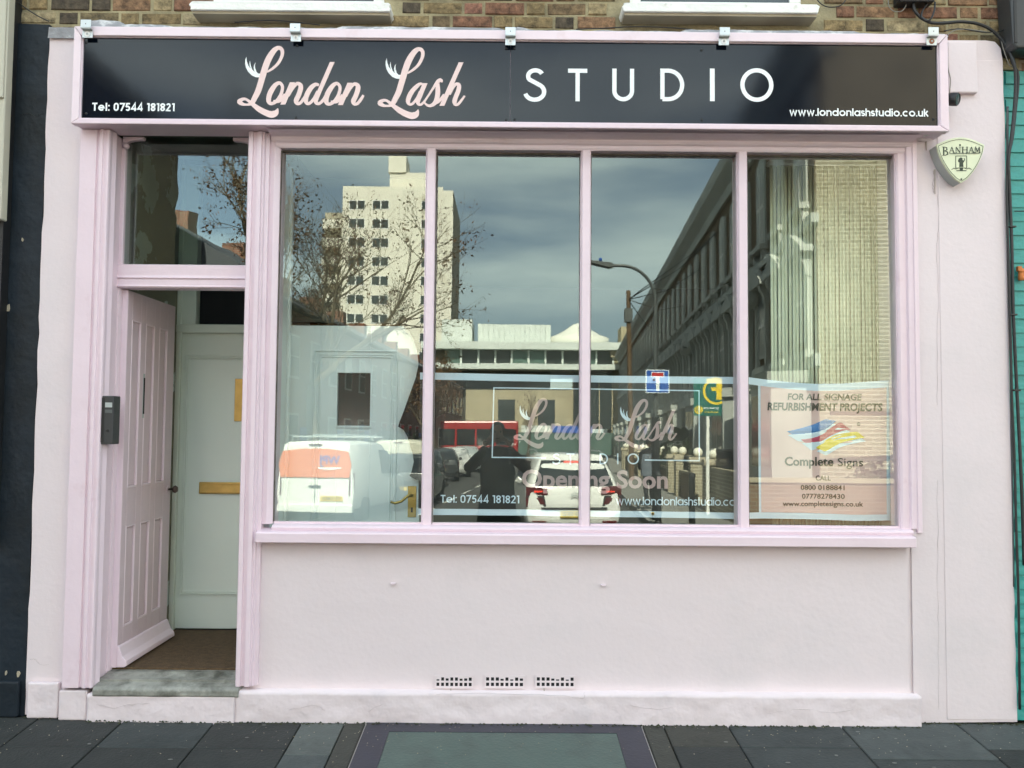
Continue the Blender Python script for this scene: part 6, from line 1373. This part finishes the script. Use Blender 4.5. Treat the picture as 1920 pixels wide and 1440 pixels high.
def wheel(parent, x, y, r=.32, w_=.2):
    b = MB(); b.lathe([(r * .62, -w_ / 2), (r, -w_ / 2), (r, w_ / 2), (r * .62, w_ / 2)], (x, y, r), 'x', 20); o = b.build('wheel', M['tyre'], parent); s_ = 1 if x > 0 else -1
    b = MB(); b.lathe([(r * .62, -w_ * .42), (r * .60, w_ * .42), (.05, w_ * .45)], (x, y, r), 'x', 14); b.build('rim', M['alu'], o)
def car(label, body, loc, rz, kind='mpv', plate=None, lit=False, cat='car', group=None):
    t = thing({'mpv': 'white_car', 'hatch': 'parked_car', 'van': 'parked_van'}[kind], label, cat, loc, rz, group); W = .90
    if kind == 'mpv':
        loft([(.0, .42, .80, .56, .84, .66, .80), (.03, .26, .84, .62, .88, .98, .80), (.09, .22, .86, .90, .90, 1.06, .78), (.24, .20, .87, .98, .90, 1.40, .68), (.38, .19, .88, .98, .90, 1.54, .64), (.9, .19, .89, .97, .91, 1.60, .66), (1.8, .19, .89, .94, .91, 1.61, .67), (2.7, .19, .89, .92, .91, 1.50, .66), (3.5, .19, .88, .95, .90, 1.08, .74), (4.1, .22, .84, .85, .86, .92, .70), (4.4, .30, .70, .62, .72, .70, .6)], 'body', body, t)
        rw = [(-.74, .055, 1.04), (.74, .055, 1.04), (.60, .335, 1.47), (.35, .345, 1.49), (-.35, .345, 1.49), (-.60, .335, 1.47)]
        quad('rear_window', [(x, y - .035, z) for x, y, z in rw], M['cglass'], t)
        quad('spoiler', [(-.60, .30, 1.49), (.60, .30, 1.49), (.58, .40, 1.60), (-.58, .40, 1.60)], body, t, .03)
        quad('brake_light', [(-.17, .262, 1.455), (.17, .262, 1.455), (.17, .272, 1.48), (-.17, .272, 1.48)], M['tlit'], t, .01)
        for s_ in (-1, 1):
            f = (lambda L_: L_ if s_ > 0 else [(-x, y, z) for x, y, z in L_][::-1])
            l1 = quad('tail_lamp', f([(.50, -.012, .86), (.90, .05, .84), (.905, .06, .99), (.80, .0, 1.0), (.52, -.01, .97)]), M['tred'], t, .03)
            quad('lit_bar', f([(.60, -.024, .90), (.76, -.014, .90), (.76, -.014, .93), (.60, -.024, .93)]), M['tlit'], l1, .004)
            quad('tail_lamp', f([(.56, -.012, .68), (.90, .04, .64), (.905, .05, .80), (.60, -.01, .80)]), M['tred'], t, .03)
            quad('lamp_surround', f([(.53, -.008, .64), (.906, .045, .62), (.908, .052, .84), (.57, -.006, .84)]), M['bump'], t, .02)
            quad('reflector', f([(.55, -.04, .28), (.78, -.025, .28), (.80, -.025, .37), (.53, -.04, .37)]), M['tred'], t, .03)
            quad('side_window', f([(.895, .55, .99), (.895, 2.9, .97), (.69, 2.45, 1.50), (.70, .75, 1.52)][::-1] if False else [(.905, .5, 1.0), (.905, 2.9, .98), (.76, 2.4, 1.44), (.755, .7, 1.46)]), M['cglass'], t, .01)
            b = MB(); b.tube([(s_ * .63, .6, 1.62), (s_ * .64, 1.0, 1.665), (s_ * .64, 2.2, 1.665), (s_ * .63, 2.6, 1.6)], .014, 6); b.build('roof_rail', M['alu'], t)
            b = MB(); b.box(s_ * .90, s_ * 1.04, 2.75, 2.85, .95, 1.1); b.build('door_mirror', body, t, bevel=.03, seg=2)
        b = MB(); b.box(-.62, .62, -.035, .01, .585, .62); b.build('trim_strip', M['bump'], t); b = MB(); b.box(-.78, .78, -.03, .05, .20, .27); b.build('bumper_skirt', M['bump'], t)
        b = MB(); b.box(-.27, .27, -.045, -.02, .44, .56); pl_o = b.build('number_plate', M['plate'], t)
        text('LJ19 PFZ', .105, facing_south(0, -.047, .465), M['ink'], 'plate_letters', pl_o, off=.001, width=.44)
        for dz in (0, .045): quad('badge_chevron', [(-.07, -.034, .80 + dz), (0, -.034, .845 + dz), (.07, -.034, .80 + dz), (.07, -.034, .825 + dz), (0, -.034, .872 + dz), (-.07, -.034, .825 + dz)], M['bellgrey'], t, .006)
        for x in (-.80, .80): wheel(t, x, .85); wheel(t, x, 3.55)
    elif kind == 'van':
        loft([(.0, .40, .82, .80, .87, 1.30, .82), (.015, .28, .86, .92, .90, 1.74, .76), (.10, .22, .88, 1.05, .91, 1.82, .78), (1.2, .22, .89, 1.05, .91, 1.84, .79), (2.4, .22, .89, 1.02, .91, 1.80, .76), (3.0, .22, .88, 1.0, .90, 1.55, .74), (3.5, .24, .86, .98, .88, 1.10, .74), (4.1, .26, .84, .86, .85, .93, .7), (4.35, .32, .7, .6, .75, .72, .6)], 'body', body, t)
        for s_ in (-1, 1):
            f = (lambda L_: L_ if s_ > 0 else [(-x, y, z) for x, y, z in L_][::-1])
            quad('tail_lamp', f([(.80, -.02, .62), (.905, .05, .62), (.90, .06, 1.12), (.80, -.015, 1.12)]), M['tred'], t, .02)
            quad('side_window', f([(.91, 2.0, 1.06), (.91, 3.0, 1.02), (.80, 2.75, 1.58), (.81, 2.0, 1.62)]), M['cglass'], t, .01)
            b = MB(); b.box(s_ * .9, s_ * 1.06, 2.9, 3.0, 1.0, 1.25); b.build('door_mirror', M['bump'], t, bevel=.02)
        b = MB(); b.box(-.005, .005, -.012, .01, .45, 1.70); b.build('door_gap', M['bump'], t); b = MB(); b.box(-.88, .88, -.03, .06, .24, .42); b.build('bumper', body, t, bevel=.02, seg=2)
        b = MB(); b.box(-.14, .14, -.03, .0, .80, .845); b.build('door_handle', M['bump'], t); b = MB(); b.box(-.15, .15, -.02, .02, 1.735, 1.765); b.build('high_light', M['tred'], t)
        b = MB(); b.box(.02 if plate else -.26, .54 if plate else .26, -.02, .0, .50, .61)
        if plate:
            b = MB(); b.box(-.66, -.14, -.022, .0, .50, .61); po = b.build('number_plate', M['plate'], t); text(plate, .1, facing_south(-.40, -.024, .523), M['ink'], 'plate_letters', po, off=.001, width=.44)
        else: po = b.build('number_plate', M['plate'], t)
        for x in (-.80, .80): wheel(t, x, .85); wheel(t, x, 3.4)
    else:
        loft([(.0, .40, .78, .55, .80, .72, .76), (.05, .24, .82, .80, .85, .95, .74), (.35, .2, .84, .88, .86, 1.22, .66), (.7, .19, .85, .88, .87, 1.42, .62), (1.8, .19, .85, .88, .87, 1.46, .63), (2.6, .19, .85, .88, .87, 1.25, .66), (3.1, .2, .84, .88, .86, .98, .72), (3.8, .25, .8, .7, .8, .82, .65), (3.95, .32, .7, .55, .7, .66, .6)], 'body', body, t)
        quad('rear_window', [(-.66, .09, .93), (.66, .09, .93), (.56, .55, 1.34), (-.56, .55, 1.34)], M['cglass'], t)
        for s_ in (-1, 1):
            f = (lambda L_: L_ if s_ > 0 else [(-x, y, z) for x, y, z in L_][::-1])
            quad('tail_lamp', f([(.60, .0, .66), (.85, .06, .64), (.86, .08, .86), (.66, .03, .86)]), M['tred'], t, .03)
            quad('side_window', f([(.865, .7, .92), (.865, 2.6, .92), (.70, 2.2, 1.34), (.69, .95, 1.36)]), M['cglass'], t, .01)
            b = MB(); b.box(s_ * .86, s_ * 1.0, 2.3, 2.42, .88, 1.02); b.build('door_mirror', body, t, bevel=.02)
        b = MB(); b.box(-.26, .26, -.01, .03, .48, .58); b.build('number_plate', M['plate'], t)
        for x in (-.76, .76): wheel(t, x, .7, .30); wheel(t, x, 3.1, .30)
    return t
SR = PI - .071
RZ = SR                                     # nose away from the shop, along the side street
mpv = car('white people carrier seen from behind with its brake lamps lit', M['carw'], (1.22, -11.2, ROADZ), RZ, 'mpv')
van = car('white van with an orange rear panel parked at the left kerb', M['carw'], (-4.32, -14.2, ROADZ - .02), PI + .16, 'van', plate='OS70 MXA', cat='van')
P_ = [(-.80, 1.02), (.80, 1.02), (.85, 1.30), (.77, 1.60), (.3, 1.66), (-.3, 1.66), (-.77, 1.60), (-.85, 1.30)]
b = MB(); b.prism(P_, -.03, -.012, 'y'); b.build('orange_panel', M['vanor'], van)
text('WPJ', .27, facing_south(-.34, -.034, 1.32), M['vanbl'], 'van_lettering', van, off=.006, width=.46)
b = MB(); b.prism([(-.62, 1.25), (-.06, 1.25), (-.10, 1.21), (-.34, 1.195), (-.58, 1.21)], -.034, -.031, 'y'); b.build('white_swoosh', M['vinylw'], van)
for y in (.6, 1.5, 2.3): b = MB(); b.tube([(-.82, y, 1.84), (-.80, y, 1.93), (.80, y, 1.93), (.82, y, 1.84)], .02, 6); b.build('roof_bar', M['alu'], van)
for x in (-.45, .1): b = MB(); b.tube([(x, .1, 1.96), (x, 2.9, 1.96)], .025, 6); b.build('ladder_rail', M['alu'], van)
car('cream van parked farther along the left kerb, beside the first mullion', M['carcream'], (-3.75, -23.8, ROADZ), PI - .02, 'van', cat='van')
for i, (x, Y, m, lab) in enumerate(((-3.3, 27.6, 'card', 'dark hatchback parked in front of the cream van'), (-3.05, 32.6, 'card', 'second dark hatchback along the left kerb'), (-2.75, 37.4, 'carw', 'white hatchback parked along the left kerb'), (-2.4, 43, 'alu', 'silver hatchback farthest along the left kerb'))):
    car(lab, M[m], (x, -Y, ROADZ), RZ, 'hatch', group='cars parked along the left kerb')
car('dark hatchback ahead of the white people carrier in the side street', M['card'], (2.0, -21.5, ROADZ), RZ, 'hatch')
car('dark people carrier parked at the left kerb beside the white van', M['card'], (-3.0, -18.2, ROADZ), PI + .04, 'hatch')
# bus
bus = thing('bus', 'red bus crossing the end of the side street', 'bus', (-3.2, -62, ROADZ), 0)
b = MB(); b.box(-6, 3.9, -2.4, 0, .35, 3.35); b.build('body', M['bus'], bus, bevel=.15, seg=2)
for i in range(6): b = MB(); b.box(-5.6 + i * 1.55, -4.2 + i * 1.55, 0, .02, 1.4, 2.7); b.build('window', M['cglass'], bus)
b = MB(); b.box(3.9, 3.92, -2.1, -.3, 1.2, 2.8); b.build('windscreen', M['cglass'], bus)
for x in (-4.2, 2.2): b = MB(); b.lathe([(.48, -.12), (.48, .12)], (x, -.05, .48), 'y', 18); b.build('wheel', M['tyre'], bus)

# --- people
def person(label, joints, edges, radii, mats, loc, rz, root=0, hair=None, face=None, name='person', extra=None):
    t = thing(name, label, 'person', loc, rz)
    me = bpy.data.meshes.new('body'); me.from_pydata(joints, edges, []); o = bpy.data.objects.new('body', me); C.objects.link(o); o.parent = t
    sk = o.modifiers.new('skin', 'SKIN'); sk.use_smooth_shade = True
    for i, v in enumerate(me.skin_vertices[0].data): v.radius = (radii[i] if isinstance(radii[i], tuple) else (radii[i], radii[i])); v.use_root = (i == root)
    o.modifiers.new('sub', 'SUBSURF').levels = 2; o.modifiers['sub'].render_levels = 2; me.materials.append(mats[0])
    return t
def hand(t, wrist, d, side, m):
    """palm and five fingers curled round the phone"""
    w_ = Vector(wrist); d = Vector(d).normalized(); s_ = Vector((side, 0, 0)); n = d.cross(s_).normalized()
    J = [w_, w_ + d * .045, w_ + d * .085]; E_ = [(0, 1), (1, 2)]; R_ = [.022, (.034, .016), (.036, .014)]
    for k, (off, L_) in enumerate(((-.030, .062), (-.010, .070), (.010, .066), (.028, .052))):
        a = len(J); base = w_ + d * .088 + s_ * off * 1.0; J += [base, base + d * L_ * .45 + n * -.006, base + d * L_ * .75 + n * -.022, base + d * L_ * .85 + n * -.038]; E_ += [(2, a), (a, a + 1), (a + 1, a + 2), (a + 2, a + 3)]; R_ += [.0105, .0092, .0085, .0075]
    a = len(J); J += [w_ + d * .035 - s_ * .034, w_ + d * .07 - s_ * .055, w_ + d * .095 - s_ * .052 - n * .012]; E_ += [(1, a), (a, a + 1), (a + 1, a + 2)]; R_ += [.013, .011, .009]
    me = bpy.data.meshes.new('hand'); me.from_pydata([tuple(j) for j in J], E_, []); o = bpy.data.objects.new('hand', me); C.objects.link(o); o.parent = t; o.modifiers.new('skin', 'SKIN').use_smooth_shade = True
    for i, v in enumerate(me.skin_vertices[0].data): v.radius = R_[i] if isinstance(R_[i], tuple) else (R_[i], R_[i]); v.use_root = (i == 0)
    o.modifiers.new('sub', 'SUBSURF').levels = 1; me.materials.append(m)
def head(t, c, s_=1.0, hairlen=0, m='skin', fy=1):
    b = MB(); seg = 20; rings = 16; vs = []
    for i in range(rings + 1):
        th_ = PI * i / rings; z = math.cos(th_)
        for j in range(seg):
            a = 2 * PI * j / seg; x = math.sin(th_) * math.cos(a) * .078; y = math.sin(th_) * math.sin(a) * .098; zz = z * .118
            if zz < 0: x *= 1 - .28 * (-z) ** 1.3; y = y * (1 - .10 * -z)
            if y * fy > .06: 
                if abs(x) < .018 and -.055 < zz < .01: y += fy * .016 * (1 - abs(x) / .018)
                if .012 < abs(x) < .045 and .0 < zz < .035: y -= fy * .010
                if abs(x) < .03 and -.075 < zz < -.055: y -= fy * .004
            vs.append((c[0] + x * s_, c[1] + y * s_, c[2] + zz * s_))
    b.add(vs, [(i * seg + j, (i + 1) * seg + j, (i + 1) * seg + (j + 1) % seg, i * seg + (j + 1) % seg) for i in range(rings) for j in range(seg)])
    o = b.build('head', M[m], t, smooth=True)
    for x in (-.078, .078): b = MB(); b.sphere((c[0] + x * s_, c[1], c[2] - .005), .026 * s_, 10, (.35, .7, 1.1)); b.build('ear', M[m], o, smooth=True)
    for x in (-.03, .03): b = MB(); b.sphere((c[0] + x * s_, c[1] + fy * .078 * s_, c[2] + .014), .012 * s_, 8); b.build('eye', M['ink'], o, smooth=True)
    b = MB(); b.box(c[0] - .022, c[0] + .022, c[1] + fy * .083 * s_, c[1] + fy * .090 * s_, c[2] - .062, c[2] - .054); b.build('mouth', M['tred'], o)
    b = MB(); b.sphere((c[0], c[1] - fy * .014, c[2] + .022), .100 * s_, 16, (.86, 1.0, 1.08)); 
    b.build('hair', M['hair'], t, smooth=True)
# the photographer, facing the shop, phone raised to the face
gz = pz(-4.8)
ph = [(0, 0, .98), (0, -.01, 1.14), (0, -.02, 1.33), (0, -.01, 1.46), (0, .0, 1.54),
      (-.17, -.01, 1.44), (-.34, .10, 1.27), (-.145, .30, 1.50), (.17, -.01, 1.44), (.34, .10, 1.27), (.145, .30, 1.50),
      (-.10, 0, .90), (-.12, .02, .50), (-.12, -.02, .10), (-.13, .12, .04), (.10, 0, .90), (.12, .02, .50), (.12, -.02, .10), (.13, .12, .04), (-.14, .33, 1.53), (.14, .33, 1.53)]
pe = [(0, 1), (1, 2), (2, 3), (3, 4), (3, 5), (5, 6), (6, 7), (3, 8), (8, 9), (9, 10), (0, 11), (11, 12), (12, 13), (13, 14), (0, 15), (15, 16), (16, 17), (17, 18), (7, 19), (10, 20)]
prd = [(.165, .12), (.165, .12), (.19, .125), (.12, .09), .06, .085, .062, .042, .085, .062, .042, .105, .075, .05, .045, .105, .075, .05, .045, .036, .036]
phg = person('person in dark clothes photographing the shop with both arms raised, mirrored behind the banner', ph, pe, prd, [M['coat']], (-.13, -4.84, gz), 0)
head(phg, (0, .03, 1.68)); hand(phg, (-.14, .335, 1.535), (.62, .25, .72), 1, M['skin']); hand(phg, (.14, .335, 1.535), (-.62, .25, .72), -1, M['skin'])
b = MB(); b.prism([(-.21, .56), (.21, .56), (.235, .95), (-.235, .95)], -.13, .13, 'y')
coatm = MB(); nsd = 16
prof_ = [(.17, .12, 1.40), (.20, .14, 1.25), (.185, .135, 1.08), (.205, .15, .92), (.225, .17, .70), (.235, .18, .52)]
vs = []
for (a_, c_, z) in prof_:
    for j in range(nsd): q = 2 * PI * j / nsd; vs.append((a_ * math.cos(q) * (1 + .03 * math.sin(q * 5)), c_ * math.sin(q), z))
coatm.add(vs, [(i * nsd + j, (i + 1) * nsd + j, (i + 1) * nsd + (j + 1) % nsd, i * nsd + (j + 1) % nsd)[::-1] for i in range(len(prof_) - 1) for j in range(nsd)]); coatm.build('coat', M['coat'], phg, smooth=True)
phn = thing('phone', 'black phone held up by the photographer, landscape', 'phone', (.0, -4.445, 1.52)); b = MB(); b.box(-.072, .072, -.008, 0, -.036, .036); b.build('phone_body', M['phone'], phn, bevel=.004, seg=2)
def walker(label, loc, rz, top, legs, s_=1.0):
    J = [(0, 0, .95), (0, 0, 1.12), (0, 0, 1.32), (0, 0, 1.44), (0, .01, 1.52), (-.18, 0, 1.40), (-.23, -.06, 1.12), (-.20, .08, .90), (.18, 0, 1.40), (.23, .05, 1.12), (.21, .18, .95), (-.09, 0, .88), (-.10, .16, .50), (-.10, .10, .09), (-.10, .24, .05), (.09, 0, .88), (.10, -.08, .50), (.10, -.32, .14), (.10, -.22, .05)]
    E_ = [(0, 1), (1, 2), (2, 3), (3, 4), (3, 5), (5, 6), (6, 7), (3, 8), (8, 9), (9, 10), (0, 11), (11, 12), (12, 13), (13, 14), (0, 15), (15, 16), (16, 17), (17, 18)]
    R_ = [(.15, .11), (.15, .11), (.18, .12), (.11, .08), .055, .075, .055, .04, .075, .055, .04, .09, .068, .045, .04, .09, .068, .045, .04]
    t = person(label, J, E_, R_, [top], loc, rz); head(t, (0, .02, 1.66)); t.scale = (s_,) * 3
    cm = MB(); vs = []
    for (a_, c_, z) in ((.19, .13, 1.36), (.20, .14, 1.1), (.21, .16, .8)):
        for j in range(12): q = 2 * PI * j / 12; vs.append((a_ * math.cos(q), c_ * math.sin(q), z))
    cm.add(vs, [(i * 12 + j, (i + 1) * 12 + j, (i + 1) * 12 + (j + 1) % 12, i * 12 + (j + 1) % 12)[::-1] for i in range(2) for j in range(12)]); cm.build('coat', legs, t, smooth=True); return t
walker('person in a grey coat walking along the side pavement past the pillars', (3.62, -17.2, -.24), PI, M['coat'], M['jeans'])
walker('person in a yellow hi-vis vest standing beyond the white van', (-4.7, -22.5, ROADZ), .4, M['jeans'], M['hivis'], .95)
LOCAL = False
